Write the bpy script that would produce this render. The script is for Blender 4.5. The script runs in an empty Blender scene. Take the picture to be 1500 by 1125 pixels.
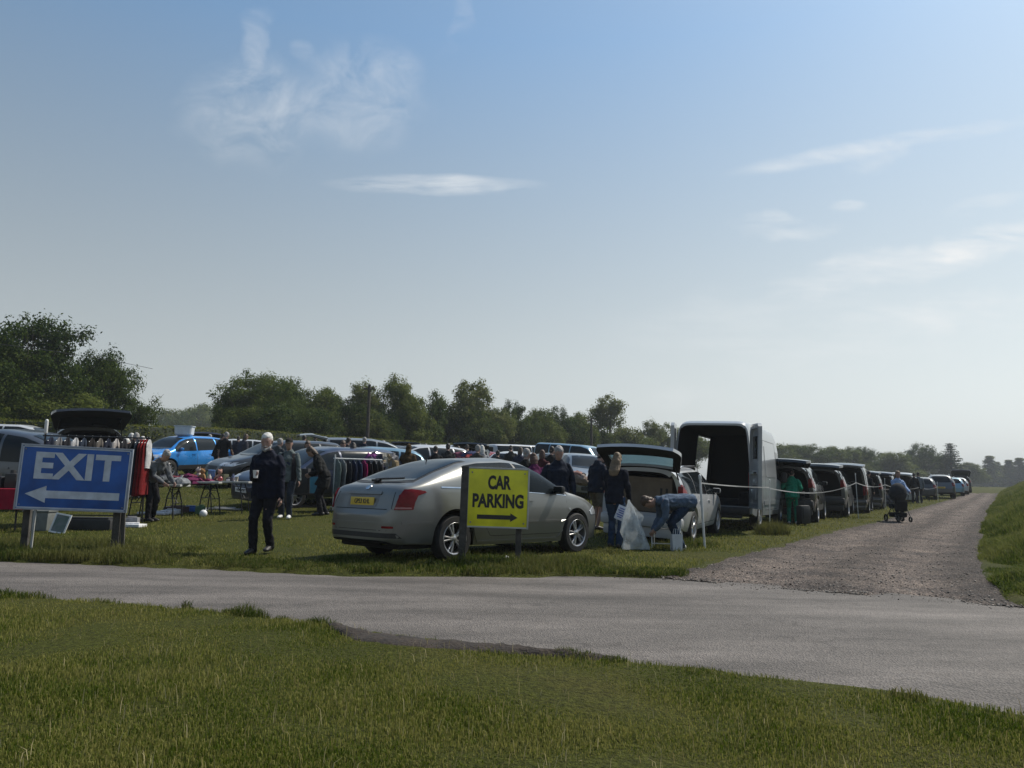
import bpy, bmesh, math, random
import numpy as np
from mathutils import Vector, Matrix, noise
from mathutils.bvhtree import BVHTree

R = math.radians
rng = np.random.default_rng(7)
random.seed(7)
SC = bpy.context.scene
COL = SC.collection

# ------------------------------------------------------------------ camera
F_PX = 1127.0
PITCH, ROLL = R(7.76), R(1.0)
CAM_H = 1.0
fw = Vector((0, math.cos(PITCH), math.sin(PITCH)))
r0 = Vector((1, 0, 0))
u0 = r0.cross(fw)
rt = r0 * math.cos(ROLL) + u0 * math.sin(ROLL)
up = -r0 * math.sin(ROLL) + u0 * math.cos(ROLL)
CAM = Vector((0, 0, CAM_H))
cd = bpy.data.cameras.new('camera')
cam = bpy.data.objects.new('camera', cd)
COL.objects.link(cam)
cam.matrix_world = Matrix(((rt.x, up.x, -fw.x, 0), (rt.y, up.y, -fw.y, 0), (rt.z, up.z, -fw.z, CAM_H), (0, 0, 0, 1)))
cd.sensor_width = 36
cd.lens = F_PX / 1500 * 36
cd.clip_start = 0.05
cd.clip_end = 3000
SC.camera = cam


def ray(px, py):
    return fw + rt * ((px - 750) / F_PX) + up * ((562.5 - py) / F_PX)


def horizon_v(px):
    a = (px - 750) / F_PX
    return -(fw.z + rt.z * a) / up.z


def Xat(px, d, z=None):
    a = (px - 750) / F_PX
    dr = fw + rt * a + up * horizon_v(px)
    return dr.x / dr.y * d


def zat(px, py, d):
    dr = ray(px, py)
    return CAM_H + dr.z / dr.y * d


def px_of(p):
    v = Vector(p) - CAM
    z = v.dot(fw)
    return 750 + F_PX * v.dot(rt) / z, 562.5 - F_PX * v.dot(up) / z


# ------------------------------------------------------------------ terrain
_PL = np.array([(0, 0), (12, 0), (15, .12), (17.6, .27), (19.4, .36), (24, .78), (31, 1.33), (45, 1.9), (80, 2.4), (150, 3), (700, 5)])
_PC = np.array([(0, 0), (13, 0), (15, .03), (20, .35), (30, 1.0), (45, 1.6), (80, 2.2), (150, 2.8), (700, 5)])
_PR = np.array([(0, 0), (15, 0), (20, .09), (26, .15), (40, .45), (52, .8), (80, 1.5), (130, 2.75), (160, 3), (700, 5)])


def _prof(p, y):
    return (np.interp(y * .93, p[:, 0], p[:, 1]) + np.interp(y, p[:, 0], p[:, 1]) + np.interp(y * 1.07, p[:, 0], p[:, 1])) / 3


def _ss(a, b, x):
    t = np.clip((x - a) / (b - a), 0, 1)
    return t * t * (3 - 2 * t)


def terrain_base(x, y):
    x = np.asarray(x, float); y = np.asarray(y, float)
    yy = np.maximum(y, 0.01)
    t = x / np.maximum(yy, 6)
    wl = _ss(0.02, -0.30, t) if False else 1 - _ss(-0.30, 0.02, t)
    wr = _ss(0.06, 0.30, t)
    wc = 1 - wl - wr
    return wl * _prof(_PL, yy) + wc * _prof(_PC, yy) + wr * _prof(_PR, yy)


def tz(x, y):
    return float(terrain_base(x, y))


def G(px, py):
    """ground point seen at a photo pixel"""
    dr = ray(px, py)
    d = 1.5
    while d < 600:
        t = d / dr.y
        p = CAM + dr * t
        if p.z <= tz(p.x, p.y):
            break
        d *= 1.004
    return Vector((p.x, p.y, tz(p.x, p.y)))


def gp(px, d, dz=0):
    x = Xat(px, d)
    return Vector((x, d, tz(x, d) + dz))


ROAD_FAR = [G(*p) for p in [(-420, 806), (-200, 812), (0, 818), (150, 823), (300, 829), (500, 838), (700, 841), (870, 840), (985, 843), (1100, 851), (1300, 863), (1480, 880), (1700, 899), (2100, 940)]]
ROAD_NEAR = [G(*p) for p in [(-420, 842), (-200, 850), (0, 870), (290, 893), (480, 915), (600, 932), (890, 965), (1150, 995), (1320, 1015), (1500, 1042), (1800, 1088), (2100, 1140)]]
TRK_L = [G(*p) for p in [(985, 843), (1071, 815), (1155, 796), (1225, 777), (1291, 763), (1331, 748), (1390, 732), (1420, 722)]]
TRK_R = [G(*p) for p in [(1505, 884), (1446, 841), (1441, 819), (1443, 771), (1452, 745), (1461, 731), (1465, 722)]]


def resample(pts, n):
    a = np.array([(p[0], p[1]) for p in pts])
    s = np.concatenate([[0], np.cumsum(np.hypot(*np.diff(a, axis=0).T))])
    q = np.linspace(0, s[-1], n)
    return np.stack([np.interp(q, s, a[:, 0]), np.interp(q, s, a[:, 1])], 1)


def interp_edge(pts, x):
    a = np.array([(p[0], p[1]) for p in pts])
    o = np.argsort(a[:, 0])
    return np.interp(x, a[o, 0], a[o, 1])


def in_road(x, y):
    """signed depth inside the tarmac (positive inside)"""
    return np.minimum(interp_edge(ROAD_FAR, x) - y, y - interp_edge(ROAD_NEAR, x))


_tl = resample(TRK_L, 200); _tr = resample(TRK_R, 200)


def in_track(x, y):
    xl = np.interp(y, _tl[:, 1], _tl[:, 0]); xr = np.interp(y, _tr[:, 1], _tr[:, 0])
    ins = np.minimum(x - xl, xr - x)
    return np.where((y < _tl[0, 1] - .3) & (y < _tr[0, 1]), -1, np.where(y > _tl[-1, 1], -1, ins))


# ------------------------------------------------------------------ mesh helpers
class MB:
    def __init__(s):
        s.v = []; s.f = []; s.m = []

    def add(s, vs, fs, mat=0):
        o = len(s.v)
        s.v.extend([tuple(v) for v in vs])
        s.f.extend([tuple(i + o for i in f) for f in fs])
        s.m.extend([mat] * len(fs))

    def box(s, c, d, mat=0, rot=None, bev=0.0, taper=1.0):
        hx, hy, hz = d[0] / 2, d[1] / 2, d[2] / 2
        if bev <= 0:
            vs = [(sx * hx * (taper if sz > 0 else 1), sy * hy * (taper if sz > 0 else 1), sz * hz) for sz in (-1, 1) for sy in (-1, 1) for sx in (-1, 1)]
            fs = [(0, 2, 3, 1), (4, 5, 7, 6), (0, 1, 5, 4), (2, 6, 7, 3), (0, 4, 6, 2), (1, 3, 7, 5)]
        else:
            b = min(bev, hx * .9, hy * .9, hz * .9)
            bm = bmesh.new()
            bmesh.ops.create_cube(bm, size=1)
            for v in bm.verts:
                t = taper if v.co.z > 0 else 1
                v.co = Vector((v.co.x * d[0] * t, v.co.y * d[1] * t, v.co.z * d[2]))
            bmesh.ops.bevel(bm, geom=bm.edges[:], offset=b, segments=2, affect='EDGES', profile=.6)
            bm.verts.index_update()
            vs = [v.co.copy() for v in bm.verts]; fs = [[v.index for v in f.verts] for f in bm.faces]
            bm.free()
        M = rot if rot is not None else Matrix.Identity(3)
        c = Vector(c)
        s.add([M @ Vector(v) + c for v in vs], fs, mat)

    def tube(s, pts, rad, n=8, mat=0, side=None, caps=True, round_=False):
        pts = [Vector(p) for p in pts]
        if not isinstance(rad, (list, tuple)):
            rad = [rad] * len(pts)
        rad = [(r if isinstance(r, (tuple, list)) else (r, r)) for r in rad]
        if round_:
            a = (pts[0] - pts[1]).normalized(); b = (pts[-1] - pts[-2]).normalized()
            p2, r2 = [], []
            for k in (0.0, .35, .75):
                q = math.sqrt(max(0, 1 - (1 - k) ** 2)) if k else 0.15
                m = min(rad[0])
                p2.append(pts[0] + a * m * (1 - k)); r2.append((rad[0][0] * q, rad[0][1] * q))
            p2 += pts; r2 += rad
            for k in (.75, .35, 0.0):
                q = math.sqrt(max(0, 1 - (1 - k) ** 2)) if k else 0.15
                m = min(rad[-1])
                p2.append(pts[-1] + b * m * (1 - k)); r2.append((rad[-1][0] * q, rad[-1][1] * q))
            pts, rad = p2, r2
        vs, fs = [], []
        prev = Vector(side) if side is not None else None
        for i, p in enumerate(pts):
            t = (pts[min(i + 1, len(pts) - 1)] - pts[max(i - 1, 0)]).normalized()
            if prev is None:
                prev = Vector((0, 0, 1)) if abs(t.z) < .9 else Vector((1, 0, 0))
            a = prev - t * prev.dot(t)
            if a.length < 1e-5:
                a = t.orthogonal()
            a.normalize(); b = t.cross(a)
            prev = a
            for k in range(n):
                q = 2 * math.pi * k / n
                vs.append(p + a * math.cos(q) * rad[i][0] + b * math.sin(q) * rad[i][1])
        for i in range(len(pts) - 1):
            for k in range(n):
                k2 = (k + 1) % n
                fs.append((i * n + k, i * n + k2, (i + 1) * n + k2, (i + 1) * n + k))
        if caps:
            fs.append(tuple(reversed(range(n)))); fs.append(tuple(range((len(pts) - 1) * n, len(pts) * n)))
        s.add(vs, fs, mat)

    def ball(s, c, r, n=10, m=7, mat=0, rot=None):
        r = r if isinstance(r, (tuple, list)) else (r, r, r)
        c = Vector(c); vs = [Vector((0, 0, r[2]))]
        for i in range(1, m):
            th = math.pi * i / m
            for k in range(n):
                q = 2 * math.pi * k / n
                vs.append(Vector((r[0] * math.sin(th) * math.cos(q), r[1] * math.sin(th) * math.sin(q), r[2] * math.cos(th))))
        vs.append(Vector((0, 0, -r[2])))
        fs = [(0, 1 + k, 1 + (k + 1) % n) for k in range(n)]
        for i in range(m - 2):
            for k in range(n):
                a = 1 + i * n
                fs.append((a + k, a + n + k, a + n + (k + 1) % n, a + (k + 1) % n))
        l = len(vs) - 1; a = 1 + (m - 2) * n
        fs += [(a + k, l, a + (k + 1) % n) for k in range(n)]
        if rot is not None:
            vs = [rot @ v for v in vs]
        s.add([v + c for v in vs], fs, mat)

    def lathe(s, prof, n=24, axis='y', c=(0, 0, 0), mat=0):
        """prof: list of (radius, offset along the axis)"""
        vs, fs = [], []
        for r, h in prof:
            for k in range(n):
                q = 2 * math.pi * k / n
                if axis == 'y':
                    vs.append((c[0] + r * math.cos(q), c[1] + h, c[2] + r * math.sin(q)))
                else:
                    vs.append((c[0] + r * math.cos(q), c[1] + r * math.sin(q), c[2] + h))
        for i in range(len(prof) - 1):
            for k in range(n):
                k2 = (k + 1) % n
                fs.append((i * n + k, i * n + k2, (i + 1) * n + k2, (i + 1) * n + k))
        s.add(vs, fs, mat)

    def grid(s, P, mat=0, flip=False):
        """P: rows of points"""
        nr, nc = len(P), len(P[0])
        vs = [p for row in P for p in row]
        fs = []
        for i in range(nr - 1):
            for j in range(nc - 1):
                q = (i * nc + j, i * nc + j + 1, (i + 1) * nc + j + 1, (i + 1) * nc + j)
                fs.append(q[::-1] if flip else q)
        s.add(vs, fs, mat)

    def mesh(s, name, mats=(), smooth=True, fix=False, angle=40):
        me = bpy.data.meshes.new(name)
        me.from_pydata(s.v, [], s.f)
        for m in mats:
            me.materials.append(m)
        if len(mats) > 1:
            me.polygons.foreach_set('material_index', s.m)
        if fix:
            bm = bmesh.new(); bm.from_mesh(me)
            bmesh.ops.remove_doubles(bm, verts=bm.verts, dist=1e-5)
            bmesh.ops.recalc_face_normals(bm, faces=bm.faces)
            bm.to_mesh(me); bm.free()
        if smooth:
            me.polygons.foreach_set('use_smooth', [True] * len(me.polygons))
            me.set_sharp_from_angle(angle=R(angle))
        me.update()
        return me


def link(name, me, parent=None, loc=None, rot=None):
    o = bpy.data.objects.new(name, me)
    COL.objects.link(o)
    if parent is not None:
        o.parent = parent
    if loc is not None:
        o.location = loc
    if rot is not None:
        o.rotation_euler = rot
    return o


def obj(name, mb, mats, parent=None, loc=None, rot=None, smooth=True, fix=False, angle=40):
    if not isinstance(mats, (list, tuple)):
        mats = [mats]
    return link(name, mb.mesh(name, mats, smooth, fix, angle), parent, loc, rot)


def tag(o, label, cat, group=None, kind=None):
    o['label'] = label; o['category'] = cat
    if group:
        o['group'] = group
    if kind:
        o['kind'] = kind
    return o


def thing(name, label, cat, loc=(0, 0, 0), rotz=0.0, group=None, rot=None):
    o = bpy.data.objects.new(name, None)
    COL.objects.link(o)
    o.empty_display_size = .2
    o.location = loc
    o.rotation_euler = rot if rot is not None else (0, 0, rotz)
    return tag(o, label, cat, group)


def copy_tree(o, parent=None):
    c = o.copy(); COL.objects.link(c); c.parent = parent
    for ch in list(o.children):
        copy_tree(ch, c)
    return c


# ------------------------------------------------------------------ materials
def nodes(name):
    m = bpy.data.materials.new(name); m.use_nodes = True
    nt = m.node_tree
    return m, nt, nt.nodes['Principled BSDF']


_MC = {}


def mat(name, col, rough=.6, metal=0.0, var=.12, scale=6.0, bump=0.0, bscale=40.0, coat=0.0, spec=.5, trans=0.0, alpha=1.0, detail=5, col2=None, sheen=0.0):
    if name in _MC:
        return _MC[name]
    m, nt, b = nodes(name)
    N, L = nt.nodes, nt.links
    tc = N.new('ShaderNodeTexCoord')
    nz = N.new('ShaderNodeTexNoise'); nz.inputs['Scale'].default_value = scale; nz.inputs['Detail'].default_value = detail
    L.new(tc.outputs['Object'], nz.inputs['Vector'])
    mx = N.new('ShaderNodeMix'); mx.data_type = 'RGBA'
    c = Vector(col)
    mx.inputs['A'].default_value = (*(c * (1 - var)), 1)
    c2 = Vector(col2) if col2 else c * (1 + var)
    mx.inputs['B'].default_value = (*c2, 1)
    rp = N.new('ShaderNodeMapRange'); rp.inputs['From Min'].default_value = .32; rp.inputs['From Max'].default_value = .68
    L.new(nz.outputs['Fac'], rp.inputs['Value']); L.new(rp.outputs['Result'], mx.inputs['Factor'])
    L.new(mx.outputs['Result'], b.inputs['Base Color'])
    b.inputs['Roughness'].default_value = rough; b.inputs['Metallic'].default_value = metal
    b.inputs['Coat Weight'].default_value = coat; b.inputs['Coat Roughness'].default_value = .06
    b.inputs['Specular IOR Level'].default_value = spec
    b.inputs['Transmission Weight'].default_value = trans
    b.inputs['Alpha'].default_value = alpha
    b.inputs['Sheen Weight'].default_value = sheen
    rr = N.new('ShaderNodeMapRange'); rr.inputs['To Min'].default_value = max(0, rough - .06); rr.inputs['To Max'].default_value = min(1, rough + .1)
    L.new(nz.outputs['Fac'], rr.inputs['Value']); L.new(rr.outputs['Result'], b.inputs['Roughness'])
    if bump:
        n2 = N.new('ShaderNodeTexNoise'); n2.inputs['Scale'].default_value = bscale; n2.inputs['Detail'].default_value = 4
        L.new(tc.outputs['Object'], n2.inputs['Vector'])
        bp = N.new('ShaderNodeBump'); bp.inputs['Strength'].default_value = bump; bp.inputs['Distance'].default_value = .02
        L.new(n2.outputs['Fac'], bp.inputs['Height']); L.new(bp.outputs['Normal'], b.inputs['Normal'])
    _MC[name] = m
    return m


def leafmat(name, c1, c2, c3, transl=.45, nscale=.25, rough=.6):
    """foliage / grass: per-leaf and patchy colour, light through the blade"""
    m = bpy.data.materials.new(name); m.use_nodes = True
    nt = m.node_tree; N, L = nt.nodes, nt.links
    N.clear()
    out = N.new('ShaderNodeOutputMaterial')
    geo = N.new('ShaderNodeNewGeometry')
    oi = N.new('ShaderNodeObjectInfo')
    tc = N.new('ShaderNodeTexCoord')
    nz = N.new('ShaderNodeTexNoise'); nz.inputs['Scale'].default_value = nscale; nz.inputs['Detail'].default_value = 6
    L.new(geo.outputs['Position'], nz.inputs['Vector'])
    ad = N.new('ShaderNodeMath'); ad.operation = 'MULTIPLY_ADD'
    nb = N.new('ShaderNodeTexNoise'); nb.inputs['Scale'].default_value = nscale * .28; nb.inputs['Detail'].default_value = 3
    L.new(geo.outputs['Position'], nb.inputs['Vector'])
    hm_ = N.new('ShaderNodeMath'); hm_.operation = 'MULTIPLY_ADD'; L.new(nb.outputs['Fac'], hm_.inputs[0]); hm_.inputs[1].default_value = .9; hm_.inputs[2].default_value = -.45
    sm_ = N.new('ShaderNodeMath'); sm_.operation = 'ADD'; L.new(nz.outputs['Fac'], sm_.inputs[0]); L.new(hm_.outputs[0], sm_.inputs[1])
    L.new(geo.outputs['Random Per Island'], ad.inputs[0]); ad.inputs[1].default_value = .5
    L.new(sm_.outputs[0], ad.inputs[2])
    ad2 = N.new('ShaderNodeMath'); ad2.operation = 'MULTIPLY_ADD'
    L.new(oi.outputs['Random'], ad2.inputs[0]); ad2.inputs[1].default_value = .25; L.new(ad.outputs[0], ad2.inputs[2])
    cr = N.new('ShaderNodeValToRGB')
    cr.color_ramp.elements[0].position = .38; cr.color_ramp.elements[0].color = (*c1, 1)
    cr.color_ramp.elements[1].position = 1.15 if False else 1.0; cr.color_ramp.elements[1].color = (*c3, 1)
    e = cr.color_ramp.elements.new(.72); e.color = (*c2, 1)
    L.new(ad2.outputs[0], cr.inputs['Fac'])
    d = N.new('ShaderNodeBsdfPrincipled'); d.inputs['Roughness'].default_value = rough; d.inputs['Specular IOR Level'].default_value = .08
    t = N.new('ShaderNodeBsdfTranslucent')
    mx = N.new('ShaderNodeMixShader'); mx.inputs[0].default_value = transl
    L.new(cr.outputs['Color'], d.inputs['Base Color']); L.new(cr.outputs['Color'], t.inputs['Color'])
    L.new(d.outputs[0], mx.inputs[1]); L.new(t.outputs[0], mx.inputs[2]); L.new(mx.outputs[0], out.inputs['Surface'])
    return m
# ------------------------------------------------------------------ people
SKIN = mat('skin', (.30, .185, .145), .55, var=.10, scale=9, spec=.35)
SHOE_D = mat('dark_shoe', (.018, .016, .015), .5, var=.3)
SHOE_W = mat('white_shoe', (.55, .55, .53), .6, var=.15)
HAIRS = {'white': mat('white_hair', (.52, .51, .48), .7, var=.25, scale=30), 'grey': mat('grey_hair', (.25, .24, .23), .7, var=.3, scale=30), 'dark': mat('dark_hair', (.018, .014, .011), .6, var=.4, scale=30), 'brown': mat('brown_hair', (.055, .032, .018), .6, var=.4, scale=30), 'blond': mat('blond_hair', (.14, .092, .045), .6, var=.35, scale=30), 'red': mat('auburn_hair', (.065, .026, .014), .6, var=.4, scale=30)}


def cloth(name, col, var=.22, scale=14, bump=.5):
    return mat('cloth_' + name, col, .88, 0, var, scale, bump=bump, bscale=60, spec=.15)


def remesh(mb, voxel, smooth=3, noise_amp=0.0, noise_s=7.0, material=None, name='part', seed=0):
    me = mb.mesh('tmp', (), False, True)
    o = bpy.data.objects.new('tmp', me); COL.objects.link(o)
    m = o.modifiers.new('r', 'REMESH'); m.mode = 'VOXEL'; m.voxel_size = voxel
    if smooth:
        s = o.modifiers.new('s', 'SMOOTH'); s.factor = .5; s.iterations = smooth
    bpy.context.view_layer.update()
    dg = bpy.context.evaluated_depsgraph_get()
    out = bpy.data.meshes.new_from_object(o.evaluated_get(dg))
    bpy.data.objects.remove(o); bpy.data.meshes.remove(me)
    out.name = name
    if noise_amp:
        nn = [v.normal.copy() for v in out.vertices]
        cs = [v.co.copy() for v in out.vertices]
        for i, c in enumerate(cs):
            k = .8 * noise.noise((c.x * noise_s, c.y * noise_s, c.z * noise_s * .55 + seed)) + (.5 - 1.7 * abs(noise.noise((c.x * noise_s * 1.4 + c.z * 4, c.y * noise_s * 1.4, c.z * noise_s * 1.3 + seed))))
            cs[i] = c + nn[i] * (k * noise_amp)
        out.vertices.foreach_set('co', [q for c in cs for q in c]); out.update()
    out.polygons.foreach_set('use_smooth', [True] * len(out.polygons))
    out.materials.clear()
    if material: out.materials.append(material)
    return out


def ik(a, b, l1, l2, pole):
    d = b - a; L = min(d.length, (l1 + l2) * .9995)
    u = d.normalized()
    p = (pole - u * pole.dot(u))
    p = p.normalized() if p.length > 1e-4 else u.orthogonal().normalized()
    x = (l1 * l1 - l2 * l2 + L * L) / (2 * L)
    h = math.sqrt(max(0, l1 * l1 - x * x))
    return a + u * x + p * h, a + u * L


def person(label, px, d, face=0, H=1.75, lean=0, headtilt=0, headturn=0, feet=((.10, 0), (-.10, 0)), hands=(None, None), crouch=0.0, top='navy', top_col=(.012, .016, .035), bot_col=(.015, .016, .02), hair='dark', hairstyle='short', shoe=SHOE_D, coat=0.0, shorts=False, cap=None, bulk=1.0, fine=True, group='shoppers and sellers at the market', extra=None, sleeve=1.0, feetz=(0, 0), hoodup=False, short_sleeve=False, legs=True):
    """face: degrees; 0 looks at the camera side (-Y), positive turns towards the picture's right. Local frame: the person looks along -Y, own left is +X."""
    s = H / 1.75
    pos = gp(px, d)
    root = thing('person', label, 'person', pos, R(face), group)
    V3 = Vector
    fwd0 = V3((0, -1, 0))
    pel = V3((0, 0, .93 - crouch))
    la = R(lean)
    u = V3((0, -math.sin(la), math.cos(la))); f = V3((0, -math.cos(la), -math.sin(la)))
    if lean > 30: pel.y += .10 * min(1, lean / 80) * 1.6
    X_ = V3((1, 0, 0))
    ha = R(lean * .75 + headtilt)
    hu = V3((math.sin(R(0)), -math.sin(ha), math.cos(ha)))
    hf = V3((0, -math.cos(ha), -math.sin(ha)))
    tr_ = Matrix.Rotation(R(headturn), 3, hu)
    hf = tr_ @ hf; hx = hu.cross(hf) * -1; hx = tr_ @ X_
    waist = pel + u * .16 + f * .005; chest = pel + u * .36 + f * .01; neck0 = pel + u * .535 - f * .005; neck1 = neck0 + (u * .3 + hu * .7).normalized() * .052 + f * .018
    hc = neck1 + hu * .10 + hf * .02
    J = {}
    for sd, nm in ((1, 'L'), (-1, 'R')):
        J['sh' + nm] = pel + u * .437 + X_ * (sd * (.168 + .03 * (bulk - 1))) - f * .005
        J['hip' + nm] = pel + X_ * (sd * .09) - V3((0, 0, .03))
        fx, fy = feet[0 if sd > 0 else 1]
        an = V3((fx, fy, .085 + feetz[0 if sd > 0 else 1]))
        kn, an2 = ik(J['hip' + nm], an, .435, .42, V3((sd * .05, -1, .1)))
        J['kn' + nm], J['an' + nm] = kn, an2
        t = hands[0 if sd > 0 else 1]
        if t is None:
            t = J['sh' + nm] + V3((sd * .075, -.03 - .02, -.53))
        else:
            t = V3(t)
        el, wr = ik(J['sh' + nm], t, .29, .265, V3((sd * .45, .9, -.35)))
        J['el' + nm], J['wr' + nm] = el, wr
    vb = (.0105 if fine == 2 else .0165) if fine else .018
    nseg = 12
    # ---- body, one continuous skin
    m = MB()
    m.tube([pel - u * .06, pel, waist, chest, pel + u * .47, neck0], [(.13, .095), (.150, .105), (.125, .09), (.15, .105), (.13, .085), (.062, .06)], nseg, side=X_, round_=True)
    m.tube([neck0 - u * .04, neck1, neck1 + hu * .04], [(.055, .056), (.05, .053), (.05, .055)], 10, side=X_)
    # head
    hp = [hc - hu * .118 + hf * .035, hc - hu * .095 + hf * .030, hc - hu * .055 + hf * .012, hc - hu * .01, hc + hu * .04 - hf * .006, hc + hu * .085 - hf * .008, hc + hu * .112 - hf * .006, hc + hu * .122 - hf * .004]
    hr = [(.028, .030), (.048, .056), (.064, .080), (.071, .094), (.073, .099), (.060, .085), (.036, .055), (.014, .02)]
    m.tube(hp, hr, 14, side=hx)
    fc = hc + hf * .094
    if fine:
        m.tube([fc + hu * .022 - hf * .012, fc - hu * .012 + hf * .006, fc - hu * .030 + hf * .012, fc - hu * .036 - hf * .01], [.008, .011, .014, .009], 6, side=hx)          # nose
        m.tube([fc + hu * .028 - hx * .045 - hf * .022, fc + hu * .034 - hf * .006, fc + hu * .028 + hx * .045 - hf * .022], [.008, .010, .008], 6)      # brow
        m.tube([fc - hu * .060 - hx * .022 - hf * .012, fc - hu * .060 + hf * .001, fc - hu * .060 + hx * .022 - hf * .012], [.006, .009, .006], 6)       # lips
        m.ball(fc - hu * .095 - hf * .025, (.024, .02, .018), 8, 5)
        for sd in (1, -1):
            m.tube([hc + hx * (sd * .073) + hu * .025 - hf * .012, hc + hx * (sd * .082) + hu * .005 - hf * .016, hc + hx * (sd * .074) - hu * .03 - hf * .006], [(.006, .014), (.008, .02), (.006, .012)], 6)
    for nm, sd in (('L', 1), ('R', -1)):
        sh, el, wr = J['sh' + nm], J['el' + nm], J['wr' + nm]
        m.tube([sh, sh.lerp(el, .35), el, el.lerp(wr, .3), wr], [.05, .046, .037, .039, .026], 10, round_=True)
        ad = (wr - el).normalized()
        sidev = X_ * sd
        pn = (sidev - ad * sidev.dot(ad))
        pn = pn.normalized() if pn.length > .1 else ad.orthogonal().normalized()     # back of the hand faces outwards
        ps = ad.cross(pn).normalized()
        if ps.dot(f) < 0: ps = -ps                                                 # thumb side, forwards
        kn_ = wr + ad * .085
        m.tube([wr - ad * .01, wr + ad * .03, kn_], [(.026, .018), (.038, .016), (.040, .014)], 10, side=ps, round_=True)
        for k, (o_, ln) in enumerate(((.030, .070), (.010, .080), (-.010, .074), (-.029, .058))):
            b0 = kn_ + ps * o_ - ad * .008
            d1 = (ad - pn * .30).normalized(); d2 = (ad - pn * 1.1).normalized()
            p1 = b0 + d1 * ln * .45; p2 = p1 + (d1 + d2).normalized() * ln * .32; p3 = p2 + d2 * ln * .26
            m.tube([b0, p1, p2, p3], [.0095, .009, .0085, .007], 6, round_=True)
        t0 = wr + ad * .025 + ps * .030; t1 = t0 + (ps * .7 + ad * .6 - pn * .25).normalized() * .038; t2 = t1 + (ad - pn * .4 + ps * .1).normalized() * .034
        m.tube([t0, t1, t2], [.013, .0105, .0085], 6, round_=True)
        hp_, kn2, an = J['hip' + nm], J['kn' + nm], J['an' + nm]
        if legs:
            m.tube([hp_, hp_.lerp(kn2, .4), kn2, kn2.lerp(an, .3), an, an - V3((0, 0, .03))], [.082, .075, .052, .052, .034, .034], 10, round_=True)
            m.tube([an + V3((0, .03, -.05)), an + V3((sd * .01, -.14, -.06))], [(.034, .025), (.036, .018)], 8, side=X_, round_=True)
    scale = Matrix.Scale(s, 4)
    def put(name, me, parent=root, mt=None):
        me.transform(scale)
        return link(name, me, parent)
    body = put('body', remesh(m, vb * .72 if fine else vb, 1, material=SKIN, name='body'))
    # ---- clothes
    k = bulk
    tm = cloth(top, top_col)
    m = MB()
    m.tube([pel - u * (.05 + (.09 if coat == 0 else 0)), pel + u * .03, waist, chest, pel + u * .43, pel + u * .492, neck0 - u * .008, neck0 + u * .030],
           [(.172 * k, .135 * k), (.174 * k, .136 * k), (.156 * k, .118 * k), (.172 * k, .128 * k), (.165 * (.5 + k / 2), .105), (.132, .095), (.088, .084), (.072, .071)], 14, side=X_)
    for nm in 'LR':
        sh, el, wr = J['sh' + nm], J['el' + nm], J['wr' + nm]
        if short_sleeve:
            m.tube([sh, sh.lerp(el, .35), sh.lerp(el, .85)], [.060, .062 * k, .060 * k], 10, round_=True)
        else:
            e2 = el.lerp(wr, .97 * sleeve)
            m.tube([sh, sh.lerp(el, .35), el, el.lerp(wr, .4), e2], [.060, .061 * k, .054 * k, .052 * k, .042], 10, round_=True)
    if coat:
        for nm in 'LR': pass
        lo = (J['knL'] + J['knR']) / 2
        hem = pel.lerp(lo, coat)
        m.tube([pel + u * .03, pel - V3((0, 0, .06)), hem], [(.165 * k, .13 * k), (.175 * k, .14 * k), (.19 * k, .16 * k)], 14, side=X_)
    if hoodup:
        m.tube([neck0 - f * .02, neck1 - hf * .02, hc - hf * .025, hc + hu * .07 - hf * .02, hc + hu * .125 - hf * .01], [(.10, .09), (.085, .09), (.092, .105), (.085, .105), (.04, .05)], 12, side=hx, round_=True)
    sdv = abs(hash(label)) % 50 if False else len(label)
    put('jacket' if k > 1.03 or coat else 'top', remesh(m, .013 if fine else .018, 2, .016 if fine else .012, 8, tm, 'jacket', sdv))
    bm_ = cloth('legs_%d_%d_%d' % tuple(int(c * 999) for c in bot_col), bot_col)
    if legs:
        m = MB()
        m.tube([pel + u * .10, pel - V3((0, 0, .02)), pel - V3((0, 0, .10))], [(.150 * k, .112 * k), (.158 * k, .120 * k), (.135, .11)], 14, side=X_)
        for nm in 'LR':
            hp_, kn2, an = J['hip' + nm], J['kn' + nm], J['an' + nm]
            if shorts:
                m.tube([hp_, hp_.lerp(kn2, .4), hp_.lerp(kn2, .9)], [.098, .098, .092], 10, round_=False)
            else:
                m.tube([hp_, hp_.lerp(kn2, .4), kn2, kn2.lerp(an, .4), an + (kn2 - an).normalized() * .005, an - V3((0, 0, .045))], [.098, .090, .070, .066, .060, .062], 10, round_=False)
        put('trousers' if not shorts else 'shorts', remesh(m, .013 if fine else .024, 2, .013, 9, bm_, 'trousers', sdv + 3))
        for sd, nm in ((1, 'L'), (-1, 'R')):
            an = J['an' + nm]
            m = MB()
            z0 = an.z - .085
            m.tube([V3((an.x, an.y + .055, z0 + .045)), V3((an.x, an.y - .01, z0 + .055)), V3((an.x + sd * .008, an.y - .10, z0 + .042)), V3((an.x + sd * .015, an.y - .185, z0 + .030))], [(.038, .043), (.042, .052), (.046, .040), (.038, .026)], 10, side=X_, round_=True)
            put('shoe', remesh(m, .009 if fine else .02, 2, 0, 1, shoe, 'shoe'))
    # ---- hair or cap
    m = MB()
    hm = HAIRS[hair]
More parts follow.
